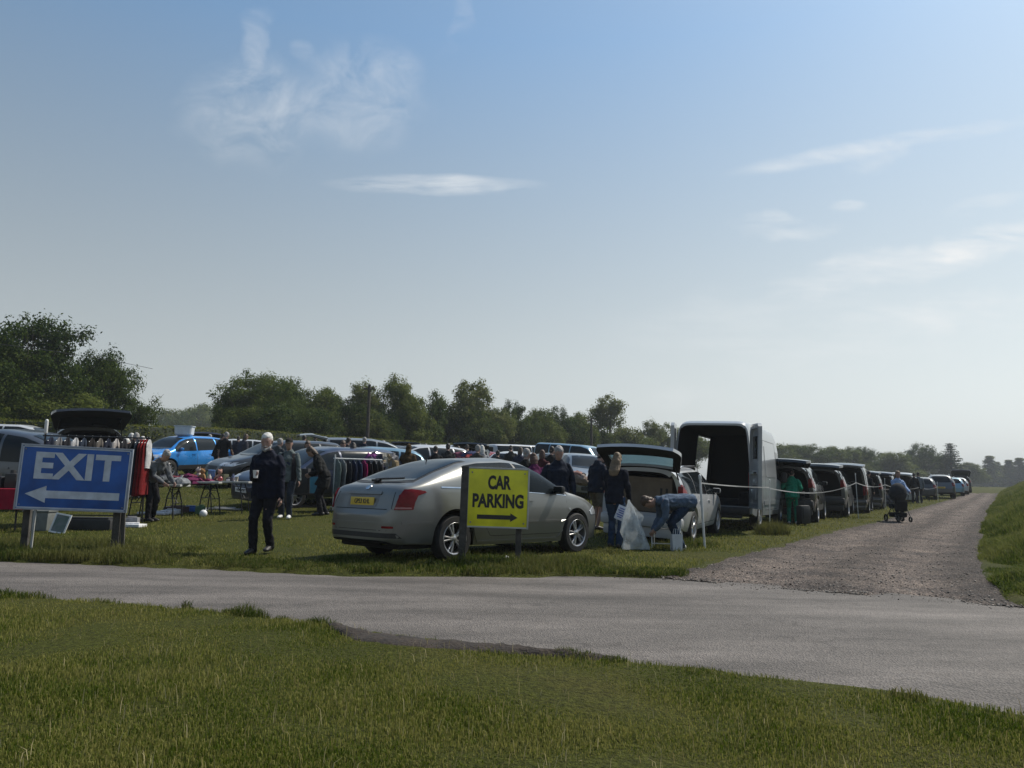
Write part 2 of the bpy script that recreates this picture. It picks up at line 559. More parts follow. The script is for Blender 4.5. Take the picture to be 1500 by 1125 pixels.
    if cap:
        m.tube([hc + hu * .035 - hf * .008, hc + hu * .085 - hf * .01, hc + hu * .118 - hf * .008, hc + hu * .132 - hf * .005], [(.083, .107), (.078, .102), (.055, .075), (.015, .02)], 14, side=hx)
        m.tube([hc + hu * .045 + hf * .07, hc + hu * .035 + hf * .155], [(.062, .012), (.045, .008)], 10, side=hx, round_=True)
        put('cap', remesh(m, .009, 2, 0, 1, cap, 'cap'))
        m = MB()
        m.tube([hc - hu * .05 - hf * .06, hc - hu * .005 - hf * .035, hc + hu * .04 - hf * .02], [(.055, .045), (.075, .075), (.078, .09)], 12, side=hx, round_=True)
        put('hair', remesh(m, .010, 1, .004, 30, hm, 'hair'))
    elif not hoodup:
        back = .02
        m.tube([hc - hu * .045 - hf * .052, hc + hu * .0 - hf * .034, hc + hu * .05 - hf * .018, hc + hu * .095 - hf * .012, hc + hu * .125 - hf * .008, hc + hu * .134 - hf * .006], [(.052, .040), (.076, .072), (.080, .098), (.070, .096), (.044, .064), (.014, .02)], 14, side=hx, round_=True)
        if hairstyle == 'long':
            m.tube([hc + hu * .04 - hf * .05, hc - hu * .06 - hf * .075, hc - hu * .15 - hf * .085, neck0 - u * .09 - f * .12, neck0 - u * .17 - f * .135], [(.080, .055), (.094, .055), (.108, .045), (.105, .032), (.075, .014)], 12, side=hx, round_=True)
        if hairstyle == 'bob':
            m.tube([hc + hu * .04 - hf * .03, hc - hu * .05 - hf * .045, hc - hu * .115 - hf * .05], [(.088, .08), (.092, .072), (.08, .055)], 12, side=hx, round_=True)
        if hairstyle == 'bun':
            m.ball(hc - hf * .10 + hu * .04, .045, 10, 7)
        put('hair', remesh(m, .010 if fine else .018, 1, .006, 34, hm, 'hair', sdv))
    J.update(dict(pel=pel, u=u, f=f, hc=hc, hu=hu, hf=hf, hx=hx, neck0=neck0, s=s, root=root, fc=fc))
    if fine:
        for sd in (1, -1):
            e = MB(); e.ball(fc + hx * (sd * .031) + hu * .012 - hf * .019, (.010, .007, .0055), 8, 6)
            put('eye', e.mesh('eye', [mat('eye_dark', (.03, .022, .018), .2)]))
    return root, J


def world_pt(J, p):
    return J['root'].matrix_basis @ (Vector(p) * J['s'])


def held(name, label, cat, mb, mats, J, p, rot=None, group=None):
    """a thing carried in a hand: stays a thing of its own"""
    o = obj(name, mb, mats, None, world_pt(J, p), rot)
    tag(o, label, cat, group)
    return o


NAVY = (.010, .013, .026); BLACKC = (.010, .010, .011)
# white haired man walking towards the camera with a paper cup
MAN, JM = person('white haired man in a dark navy jumper walking over the grass with a paper cup', 391, 11.45, -6, 1.76, 3, 10, 4, ((.075, .06), (-.095, -.13)), hands=((.245, -.06, .80), (-.045, -.33, 1.13)), top='dark_navy', top_col=(.008, .010, .020), bot_col=(.012, .012, .015), hair='white', bulk=1.26, fine=2, feetz=(.03, 0), shoe=SHOE_D)
m = MB()
pel, u_, f_ = JM['pel'], JM['u'], JM['f']
m.tube([JM['neck0'] - u_ * .012, JM['neck0'] + u_ * .02, JM['neck0'] + u_ * .045 + f_ * .006], [(.080, .076), (.070, .070), (.066, .068)], 14, side=(1, 0, 0), caps=False)
for sd in (1, -1):
    a = JM['neck0'] + f_ * .062 + u_ * .03
    m.add([a + Vector((sd * .004, 0, .0)), a + Vector((sd * .075, .03, .0)), a + Vector((sd * .08, .012, -.045)), a + Vector((sd * .035, -.03, -.075))], [(0, 1, 2, 3)])
obj('collar', m, cloth('collar_pale', (.40, .42, .46)), MAN)
m = MB(); hc_, hu_, hf_, hx_ = JM['hc'], JM['hu'], JM['hf'], JM['hx']
m.tube([hc_ - hu_ * .035 + hx_ * .068 + hf_ * .01, hc_ - hu_ * .085 + hx_ * .052 + hf_ * .055, hc_ - hu_ * .105 + hf_ * .092, hc_ - hu_ * .085 - hx_ * .052 + hf_ * .055, hc_ - hu_ * .035 - hx_ * .068 + hf_ * .01], [(.012, .016), (.020, .024), (.026, .030), (.020, .024), (.012, .016)], 10, round_=True)
m.tube([hc_ - hu_ * .050 + hx_ * .034 + hf_ * .085, hc_ - hu_ * .046 + hf_ * .103, hc_ - hu_ * .050 - hx_ * .034 + hf_ * .085], [.008, .011, .008], 8, round_=True)
bd_ = remesh(m, .008, 2, .005, 34, HAIRS['grey'], 'beard'); bd_.transform(Matrix.Scale(JM['s'], 4)); link('beard', bd_, MAN)
m = MB(); m.lathe([(0, 0), (.029, 0), (.040, .105), (.042, .108), (.040, .110), (.036, .105), (.028, .012), (0, .012)], 20, 'z')
held('paper_cup', 'white paper cup held by the white haired man', 'cup', m, mat('white_paper', (.70, .70, .70), .7, var=.06), JM, JM['wrR'] + Vector((.045, -.075, -.05)))

person('young man in cap and dark gilet standing behind the white haired man', 421, 17.4, 4, 1.80, 2, 6, 0, ((.10, -.12), (-.12, .12)), hands=((.27, -.10, .80), (-.16, -.26, .92)), top='grey_green', top_col=(.10, .12, .12), bot_col=(.022, .028, .038), hair='dark', cap=cloth('cap', (.02, .018, .016)), bulk=1.05, shoe=SHOE_W)
GIL = JG = None
_p = [o for o in COL.objects if o.get('label', '').startswith('young man in cap')][0]
m = MB()
m.tube([(0, 0, .84), (0, -.01, 1.05), (0, -.015, 1.28), (0, 0, 1.42), (0, .01, 1.47)], [(.205, .168), (.200, .162), (.206, .160), (.185, .130), (.110, .098)], 18, side=(1, 0, 0), caps=False)
g_ = MB()
for q, fc_ in zip(range(len(m.f)), m.f):
    c = sum((Vector(m.v[i]) for i in fc_), Vector()) / len(fc_)
    if c.y < -.06 and abs(c.x) < .075: continue
    g_.add([m.v[i] for i in fc_], [tuple(range(len(fc_)))])
obj('gilet', g_, cloth('gilet', (.012, .011, .014)), _p, fix=True)
m = MB()
m.box((0, -.132, 1.22), (.13, .03, .10), bev=.01); obj('shirt_stripe', m, cloth('stripe', (.02, .03, .06)), _p)

person('shopper in a long black coat bending over the tables, face turned down', 475, 18.3, -78, 1.72, 24, 28, 0, ((.09, -.05), (-.09, .06)), hands=((.16, -.34, .98), (-.14, -.32, .95)), top='black_coat', top_col=(.012, .013, .013), bot_col=(.012, .012, .014), hair='brown', hairstyle='bob', coat=.55, bulk=1.1)
person('man in a black t-shirt seen from behind beside the blue car', 325, 29.5, 170, 1.78, 6, 10, 0, hands=((.26, -.08, .82), (-.22, -.22, .95)), top='black', top_col=BLACKC, bot_col=(.014, .015, .018), hair='grey', short_sleeve=True)
person('person in dark clothes leaning in next to the man in the black t-shirt', 313, 30.2, 120, 1.74, 16, 14, 0, hands=((.24, -.2, .9), (-.2, -.25, .95)), top='black', top_col=BLACKC, bot_col=(.014, .015, .018), hair='dark', short_sleeve=True)
HB = 'heads seen over the clothes rail'
for i, (px, d, tp, hr, col, lb, st) in enumerate([
    (172, 21.0, 1.72, 'white', (.30, .30, .32), 'white haired person in a pale top, leftmost behind the first clothes rail', 'short'),
    (184, 21.6, 1.84, 'white', (.03, .03, .035), 'white haired person second from left behind the first clothes rail', 'short'),
    (197, 21.4, 1.86, 'grey', (.02, .022, .03), 'tall grey haired person behind the right end of the first clothes rail', 'short'),
    (211, 21.8, 1.74, 'white', (.02, .02, .022), 'white haired person nearest the blue car behind the first clothes rail', 'bob')]):
    person(lb, px, d, 160 + 30 * i, tp, 10, 18, 0, hands=((.2, -.25, .98), (-.2, -.25, .98)), top='t%d' % i, top_col=col, hair=hr, hairstyle=st, fine=False, group=HB)
person('grey haired person by the white van at the far left edge', 36, 29, 150, 1.70, 5, 8, 0, top='black', top_col=BLACKC, hair='brown', fine=False)
person('person in a brown hooded top seen from behind beyond the silver liftback', 596, 22.5, 176, 1.68, 4, 8, 0, top='brown_hood', top_col=(.055, .035, .015), hoodup=True, bulk=1.18, fine=False)
person('person in a dark coat standing behind the second clothes rail', 516, 21.5, 200, 1.70, 8, 16, 0, top='dark_coat', top_col=(.022, .024, .028), hair='dark', hairstyle='bob', bulk=1.1, fine=False)
person('dark haired head beyond the second clothes rail next to the pale car', 505, 27, 150, 1.72, 4, 8, 0, top='black', top_col=BLACKC, hair='dark', fine=False)
person('grey haired person looking over the pale blue grey hatchback', 531, 30, 190, 1.74, 4, 8, 0, top='navy', top_col=NAVY, hair='grey', fine=False)
person('person with dark hair right of the brown hooded person', 637, 23.5, 190, 1.66, 10, 15, 0, top='black', top_col=BLACKC, hair='dark', fine=False)
person('man with dark hair before the white hatchback, back turned', 697, 22.8, 165, 1.74, 6, 10, 0, top='brown_coat', top_col=(.05, .042, .035), hair='grey', fine=False)
person('white haired woman beside the man before the white hatchback', 706, 24.2, 200, 1.72, 6, 8, 0, top='pale_top', top_col=(.25, .25, .26), hair='white', hairstyle='bob', fine=False)
person('small dark figure by the white hatchback', 728, 25.5, 180, 1.55, 6, 10, 0, top='black', top_col=BLACKC, hair='dark', fine=False)
person('grey haired man in a black coat left of the person in purple', 768, 17.0, 150, 1.74, 4, 8, 0, top='black_coat', top_col=(.012, .013, .013), hair='grey', bulk=1.12)
person('red haired person in a purple coat behind the silver liftback', 783, 16.2, 195, 1.66, 6, 14, 0, top='purple', top_col=(.075, .008, .05), hair='red', hairstyle='bob', bulk=1.18)
person('small figure with auburn hair between the person in purple and the big man', 793, 21, 170, 1.66, 6, 8, 0, top='maroon', top_col=(.05, .012, .015), hair='red', hairstyle='bob', fine=False)
person('dark haired figure just left of the big man in navy', 806, 23, 150, 1.74, 4, 8, 0, top='black', top_col=BLACKC, hair='dark', fine=False)
person('big man in a navy jacket standing with his head bowed', 817, 14.6, 3, 1.80, 4, 22, 2, ((.12, 0), (-.12, .05)), hands=((.30, -.03, .86), (-.26, -.10, .90)), top='navy_jacket', top_col=(.010, .015, .028), bot_col=(.010, .010, .012), hair='grey', bulk=1.24, coat=.12)
person('man in a dark padded jacket and khaki shorts, back half turned', 873, 17.0, 128, 1.76, 8, 18, 0, ((.12, -.05), (-.12, .08)), hands=((.2, -.3, .98), (-.2, -.28, 1.0)), top='padded', top_col=(.014, .018, .03), bot_col=(.14, .12, .09), hair='dark', shorts=True, bulk=1.15)
person('dark haired person facing the man in shorts', 886, 19.5, -40, 1.68, 6, 14, 0, top='black', top_col=BLACKC, hair='brown', hairstyle='bob')
person('grey haired head behind the man in shorts', 880, 21.5, 20, 1.64, 4, 8, 0, top='grey', top_col=(.06, .06, .065), hair='blond', fine=False)
WOM, JW = person('woman with long fair hair, dark jumper and blue jeans holding a clear bag', 901, 13.7, -205, 1.68, 7, 14, 0, ((.09, -.02), (-.09, .06)), hands=((.22, -.22, .84), (-.20, -.24, .86)), top='dark_jumper', top_col=(.010, .012, .020), bot_col=(.03, .055, .10), hair='blond', hairstyle='long', shoe=SHOE_D, fine=2)
BEN, JB = person('person in denim shirt and jeans bending down behind the white estate', 992, 13.55, -84, 1.72, 88, 20, 0, ((.11, .03), (-.11, .10)), hands=((.12, -.44, .36), (-.12, -.40, .34)), crouch=.10, top='denim', top_col=(.075, .105, .15), bot_col=(.02, .036, .065), hair='brown', bulk=1.16, shoe=SHOE_W)
person('person in a green tunic and trousers standing at the open black car', 1160, 23.0, 158, 1.64, 14, 22, 0, ((.11, -.03), (-.11, .05)), hands=((.24, -.22, .98), (-.2, -.25, 1.0)), top='green', top_col=(.012, .20, .12), bot_col=(.012, .20, .12), hair='dark', bulk=1.22, shoe=SHOE_W)
PRM, JP = person('fair haired person in a light blue shirt pushing a stroller along the track', 1315, 26.4, 0, 1.68, 4, 6, 0, ((.10, .05), (-.10, -.10)), hands=((.20, -.42, 1.0), (-.20, -.42, 1.0)), top='light_blue', top_col=(.24, .33, .50), bot_col=(.03, .04, .06), hair='blond', hairstyle='long')
person('person in a grey green jacket beyond the stroller, seen from behind', 1347, 44.5, 170, 1.78, 3, 6, 0, top='grey_green2', top_col=(.11, .13, .14), hair='dark', fine=False)
person('person in dark clothes at the open boot of the dark people carrier', 1270, 33.6, 120, 1.76, 10, 16, 0, top='black', top_col=BLACKC, hair='dark', fine=False)
person('person in dark clothes leaning at the open navy people carrier', 1340, 44, 150, 1.74, 8, 12, 0, top='black', top_col=BLACKC, hair='dark', fine=False)

for i, (px, d, H, face, col, hr, st, lb) in enumerate([
    (300, 33, 1.70, 160, (.03, .03, .035), 'grey', 'short', 'grey haired shopper beyond the tables, right of the blue car'), (345, 34, 1.66, 200, (.02, .02, .03), 'dark', 'short', 'small dark haired figure by the hedge left of the white haired man'),
    (352, 32, 1.74, 150, (.05, .05, .06), 'brown', 'bob', 'figure in dark grey by the hedge left of the white haired man'), (440, 29, 1.72, 170, (.02, .02, .02), 'dark', 'short', 'dark figure under the raised tailgate of the silver people carrier'),
    (458, 33, 1.68, 190, (.16, .16, .17), 'brown', 'short', 'figure in pale grey under the raised dark tailgate'), (548, 34, 1.70, 185, (.02, .02, .025), 'dark', 'short', 'dark figure between the pale hatchback and the grey car'),
    (557, 31, 1.66, 160, (.10, .09, .08), 'grey', 'bob', 'grey haired figure in beige before the grey car'), (622, 33, 1.64, 190, (.03, .03, .03), 'grey', 'short', 'grey haired figure right of the white car behind the hooded person'),
    (654, 30, 1.70, 170, (.02, .02, .02), 'dark', 'short', 'dark figure left of the heap of red clothes'), (668, 31, 1.60, 160, (.14, .03, .04), 'brown', 'bob', 'figure in dusty red behind the heap of clothes'),
    (684, 30, 1.68, 200, (.02, .025, .05), 'dark', 'short', 'figure in navy behind the heap of clothes'), (748, 29, 1.72, 190, (.02, .02, .02), 'dark', 'short', 'dark figure right of the white hatchback'),
    (760, 25, 1.68, 160, (.03, .03, .05), 'brown', 'bob', 'brown haired figure in navy left of the grey haired man'), (893, 24, 1.72, 170, (.02, .02, .025), 'dark', 'short', 'dark haired figure half hidden by the woman with the bag'),
    (655, 26, 1.7, 190, (.02, .02, .02), 'dark', 'short', 'dark haired figure nearest the heap of red clothes')]):
    person(lb, px, d, face, H, 6, 10 + (i * 5) % 14, 0, hands=((.24, -.2, .92), (-.2, -.25, .95)) if i % 2 else (None, None), top='bg%d' % i, top_col=col, hair=hr, hairstyle=st, fine=False, bulk=1.08 + .04 * (i % 3))

person('person in a grey top and black trousers bending over the table beside the red dresses', 222, 16.3, 62, 1.68, 42, 12, 0, ((.12, .05), (-.10, -.10)), hands=((.16, -.52, .84), (-.10, -.50, .84)), top='grey_top', top_col=(.11, .115, .12), bot_col=(.010, .010, .012), hair='grey', bulk=1.1)
for i, (px, d, H, face, col, hr, st, lb) in enumerate([
    (403, 22.5, 1.72, 160, (.04, .045, .05), 'grey', 'short', 'grey haired figure half hidden behind the young man in the cap'), (447, 22.5, 1.66, 20, (.03, .03, .035), 'brown', 'bob', 'seller behind the dark boxes on the low bench'),
    (500, 22.8, 1.70, 10, (.02, .02, .02), 'brown', 'short', 'seller in black standing behind the coats on the second rail')]):
    person(lb, px, d, face, H, 6, 12 + (i * 5) % 14, 0, hands=((.22, -.24, .92), (-.2, -.25, .95)), top='sl%d' % i, top_col=col, hair=hr, hairstyle=st, bulk=1.1)
# ------------------------------------------------------------------ sky, sun, haze
SUN_AZ, SUN_EL = R(55), R(52)      # azimuth clockwise from +Y (the view direction)
w = bpy.data.worlds.new('World'); SC.world = w; w.use_nodes = True
nt = w.node_tree; N, L = nt.nodes, nt.links
bg = N['Background']; bg.inputs['Strength'].default_value = .097
sky = N.new('ShaderNodeTexSky'); sky.sky_type = 'NISHITA'; sky.sun_disc = False
sky.sun_elevation = SUN_EL; sky.sun_rotation = SUN_AZ
sky.altitude = 0; sky.air_density = 1.6; sky.dust_density = 1.5; sky.ozone_density = 2.6
tc = N.new('ShaderNodeTexCoord')
sp = N.new('ShaderNodeSeparateXYZ'); L.new(tc.outputs['Generated'], sp.inputs[0])


def M(op, a, b=None, c=None, clamp=False):
    n = N.new('ShaderNodeMath'); n.operation = op; n.use_clamp = clamp
    for i, v in enumerate((a, b, c)):
        if v is None:
            continue
        if isinstance(v, (int, float)):
            n.inputs[i].default_value = v
        else:
            L.new(v, n.inputs[i])
    return n.outputs[0]


ymax = M('MAXIMUM', sp.outputs['Y'], .05)
U = M('DIVIDE', sp.outputs['X'], ymax); V = M('DIVIDE', sp.outputs['Z'], ymax)
front = M('GREATER_THAN', sp.outputs['Y'], .06)
cmb0 = N.new('ShaderNodeCombineXYZ'); L.new(U, cmb0.inputs[0]); L.new(V, cmb0.inputs[1])
# the air twists the clouds: push the coordinates about with two octaves of noise
def warp(scale, amt, src):
    n = N.new('ShaderNodeTexNoise'); n.inputs['Scale'].default_value = scale; n.inputs['Detail'].default_value = 4
    L.new(src, n.inputs['Vector'])
    v = N.new('ShaderNodeVectorMath'); v.operation = 'SUBTRACT'; L.new(n.outputs['Color'], v.inputs[0]); v.inputs[1].default_value = (.5, .5, .5)
    q = N.new('ShaderNodeVectorMath'); q.operation = 'MULTIPLY'; L.new(v.outputs[0], q.inputs[0]); q.inputs[1].default_value = (amt, amt * .8, 0)
    a = N.new('ShaderNodeVectorMath'); a.operation = 'ADD'; L.new(src, a.inputs[0]); L.new(q.outputs[0], a.inputs[1])
    return a.outputs[0]
_w = warp(14, .075, warp(5, .05, cmb0.outputs[0]))
_s = N.new('ShaderNodeSeparateXYZ'); L.new(_w, _s.inputs[0])
UW, VW = _s.outputs[0], _s.outputs[1]
cmb = cmb0


def noise_tex(scale, stretch, rot, detail=8, rough=.6, dist=.4):
    mp = N.new('ShaderNodeMapping'); mp.inputs['Rotation'].default_value = (0, 0, rot); mp.inputs['Scale'].default_value = (scale * stretch, scale, 1)
    L.new(cmb.outputs[0], mp.inputs['Vector'])
    n = N.new('ShaderNodeTexNoise'); n.inputs['Scale'].default_value = 1; n.inputs['Detail'].default_value = detail
    n.inputs['Roughness'].default_value = rough; n.inputs['Distortion'].default_value = dist
    L.new(mp.outputs[0], n.inputs['Vector'])
    return n.outputs['Fac']


nzA = noise_tex(16, .8, 0.3, 10, .62, .7)      # billowy wisps
nzB = noise_tex(34, .22, -.2, 10, .6, .3)     # combed streaks
tot = None
CL = [  # px, py, half-length, half-height, tilt deg (up to the right), strength, noise
    (372, 160, 110, 85, 0, .50, 'A'), (372, 60, 26, 60, 80 - 90, .42, 'A'), (535, 140, 100, 90, 20, .48, 'A'), (445, 72, 22, 16, -30, .25, 'B'),
    (640, 271, 165, 15, 0, 1.0, 'B'), (672, 30, 22, 60, -20, .25, 'A'),
    (1245, 221, 190, 11, 12, .75, 'B'), (1288, 232, 60, 26, 8, .6, 'A'), (1440, 188, 110, 9, 10, .4, 'B'),
    (1150, 328, 85, 22, 0, .75, 'B'), (1243, 302, 30, 7, 0, .7, 'B'), (1330, 385, 230, 30, 13, .85, 'B'), (1440, 352, 120, 24, 6, .85, 'B'),
    (1005, 582, 60, 17, 0, .30, 'B'), (985, 588, 40, 12, 0, .25, 'A'), (1440, 462, 220, 26, 4, .45, 'B'), (1180, 480, 300, 60, 3, .3, 'B'), (1440, 300, 70, 10, 15, .4, 'B'),
]
for px, py, a, b, ang, s, k in CL:
    d0 = ray(px, py); uc, vc = d0.x / d0.y, d0.z / d0.y
    ca, sa = math.cos(R(ang)), math.sin(R(ang))
    thin = b < 18
    du, dv = (M('SUBTRACT', M('ADD', M('MULTIPLY', U, .8), M('MULTIPLY', UW, .2)), uc), M('SUBTRACT', M('ADD', M('MULTIPLY', V, .82), M('MULTIPLY', VW, .18)), vc)) if thin else (M('SUBTRACT', UW, uc), M('SUBTRACT', VW, vc))
    A, B = a / F_PX * 1.15, b / F_PX * (1.3 if b > 14 else 1.7)
    p = M('DIVIDE', M('ADD', M('MULTIPLY', du, ca), M('MULTIPLY', dv, sa)), A)
    q = M('DIVIDE', M('SUBTRACT', M('MULTIPLY', dv, ca), M('MULTIPLY', du, sa)), B)
    r2 = M('ADD', M('MULTIPLY', p, p), M('MULTIPLY', q, q))
    g = M('SUBTRACT', 1.0, r2, clamp=True)
    nz = nzA if k == 'A' else nzB
    # erode the soft blob by noise
    e = M('MULTIPLY', M('SUBTRACT', nz, .36 if k == 'A' else .34), 2.6, clamp=True)
    val = M('MULTIPLY', M('MULTIPLY', e, s * .62), M('MULTIPLY', g, M('MULTIPLY', g, M('SUBTRACT', 3.0, M('MULTIPLY', g, 2.0)))))
    tot = val if tot is None else M('ADD', tot, val)
tot = M('MULTIPLY', M('MULTIPLY', tot, front), 1.25, clamp=True)
# pale haze low in the sky: the colour drains out towards the horizon
el_ = M('MULTIPLY', sp.outputs['Z'], 1.9)
v0 = M('SUBTRACT', 1.0, el_, clamp=True)
veil = M('MULTIPLY', M('MULTIPLY', v0, M('SUBTRACT', 2.0, v0)), .88)
tn = N.new('ShaderNodeVectorMath'); tn.operation = 'MULTIPLY'; L.new(sky.outputs[0], tn.inputs[0]); tn.inputs[1].default_value = (.89, 1.03, 1.09)
bw = N.new('ShaderNodeRGBToBW'); L.new(tn.outputs[0], bw.inputs[0])
gz = N.new('ShaderNodeVectorMath'); gz.operation = 'SCALE'; gz.inputs[0].default_value = (1.04, 1.09, 1.11); L.new(bw.outputs[0], gz.inputs['Scale'])
mv = N.new('ShaderNodeMix'); mv.data_type = 'RGBA'; L.new(veil, mv.inputs['Factor']); L.new(tn.outputs[0], mv.inputs['A']); L.new(gz.outputs[0], mv.inputs['B'])
mxc = N.new('ShaderNodeMix'); mxc.data_type = 'RGBA'
L.new(tot, mxc.inputs['Factor']); L.new(mv.outputs['Result'], mxc.inputs['A']); mxc.inputs['B'].default_value = (8.6, 8.75, 8.8, 1)
L.new(mxc.outputs['Result'], bg.inputs['Color'])

sd = bpy.data.lights.new('sun', 'SUN'); sd.energy = 4.8; sd.angle = R(.6); sd.color = (1, .93, .82)
so = bpy.data.objects.new('sun', sd); COL.objects.link(so)
sdir = Vector((math.sin(SUN_AZ) * math.cos(SUN_EL), math.cos(SUN_AZ) * math.cos(SUN_EL), math.sin(SUN_EL)))
so.rotation_euler = sdir.to_track_quat('Z', 'Y').to_euler()
so.location = (0, 0, 60)

hz = MB(); hz.box((0, 100, 14.0), (1300, 1300, 36))
hm = bpy.data.materials.new('haze'); hm.use_nodes = True
hm.node_tree.nodes.clear()
_o = hm.node_tree.nodes.new('ShaderNodeOutputMaterial'); _v = hm.node_tree.nodes.new('ShaderNodeVolumePrincipled')
_v.inputs['Color'].default_value = (.82, .88, .95, 1); _v.inputs['Density'].default_value = .0005; _v.inputs['Anisotropy'].default_value = .2
hm.node_tree.links.new(_v.outputs[0], _o.inputs['Volume'])
ho = obj('haze', hz, hm, smooth=False); ho['kind'] = 'stuff'

SC.view_settings.view_transform = 'Standard'; SC.view_settings.look = 'None'
SC.view_settings.exposure = 0.10; SC.view_settings.gamma = 1.0
SC.cycles.use_denoising = True
SC.cycles.max_bounces = 8; SC.cycles.transparent_max_bounces = 12; SC.cycles.volume_bounces = 0
SC.cycles.caustics_reflective = False; SC.cycles.caustics_refractive = False
SC.cycles.sample_clamp_indirect = 4.0

# ------------------------------------------------------------------ ground materials
def ground_mat():
    m, nt, b = nodes('field_ground'); N, L = nt.nodes, nt.links
    geo = N.new('ShaderNodeNewGeometry')
    def nz(s, d=6, r=.6):
        n = N.new('ShaderNodeTexNoise'); n.inputs['Scale'].default_value = s; n.inputs['Detail'].default_value = d; n.inputs['Roughness'].default_value = r
        L.new(geo.outputs['Position'], n.inputs['Vector']); return n.outputs['Fac']
    cr = N.new('ShaderNodeValToRGB'); L.new(nz(.35, 8, .7), cr.inputs['Fac'])
    cr.color_ramp.elements[0].position = .3; cr.color_ramp.elements[0].color = (.040, .049, .008, 1)
    cr.color_ramp.elements[1].position = .72; cr.color_ramp.elements[1].color = (.080, .071, .020, 1)
    e = cr.color_ramp.elements.new(.5); e.color = (.058, .066, .011, 1)
    c2 = N.new('ShaderNodeValToRGB'); L.new(nz(26, 6, .75), c2.inputs['Fac'])
    c2.color_ramp.elements[0].position = .3; c2.color_ramp.elements[0].color = (.22, .22, .20, 1)
    c2.color_ramp.elements[1].position = .7; c2.color_ramp.elements[1].color = (1.25, 1.22, 1.1, 1)
    mx = N.new('ShaderNodeMix'); mx.data_type = 'RGBA'; mx.blend_type = 'MULTIPLY'; mx.inputs['Factor'].default_value = 1
    L.new(cr.outputs[0], mx.inputs['A']); L.new(c2.outputs[0], mx.inputs['B'])
    L.new(mx.outputs['Result'], b.inputs['Base Color'])
    b.inputs['Roughness'].default_value = .9; b.inputs['Specular IOR Level'].default_value = .1
    bp = N.new('ShaderNodeBump'); bp.inputs['Strength'].default_value = .9; bp.inputs['Distance'].default_value = .04
    L.new(nz(40, 4), bp.inputs['Height']); L.new(bp.outputs[0], b.inputs['Normal'])
    return m


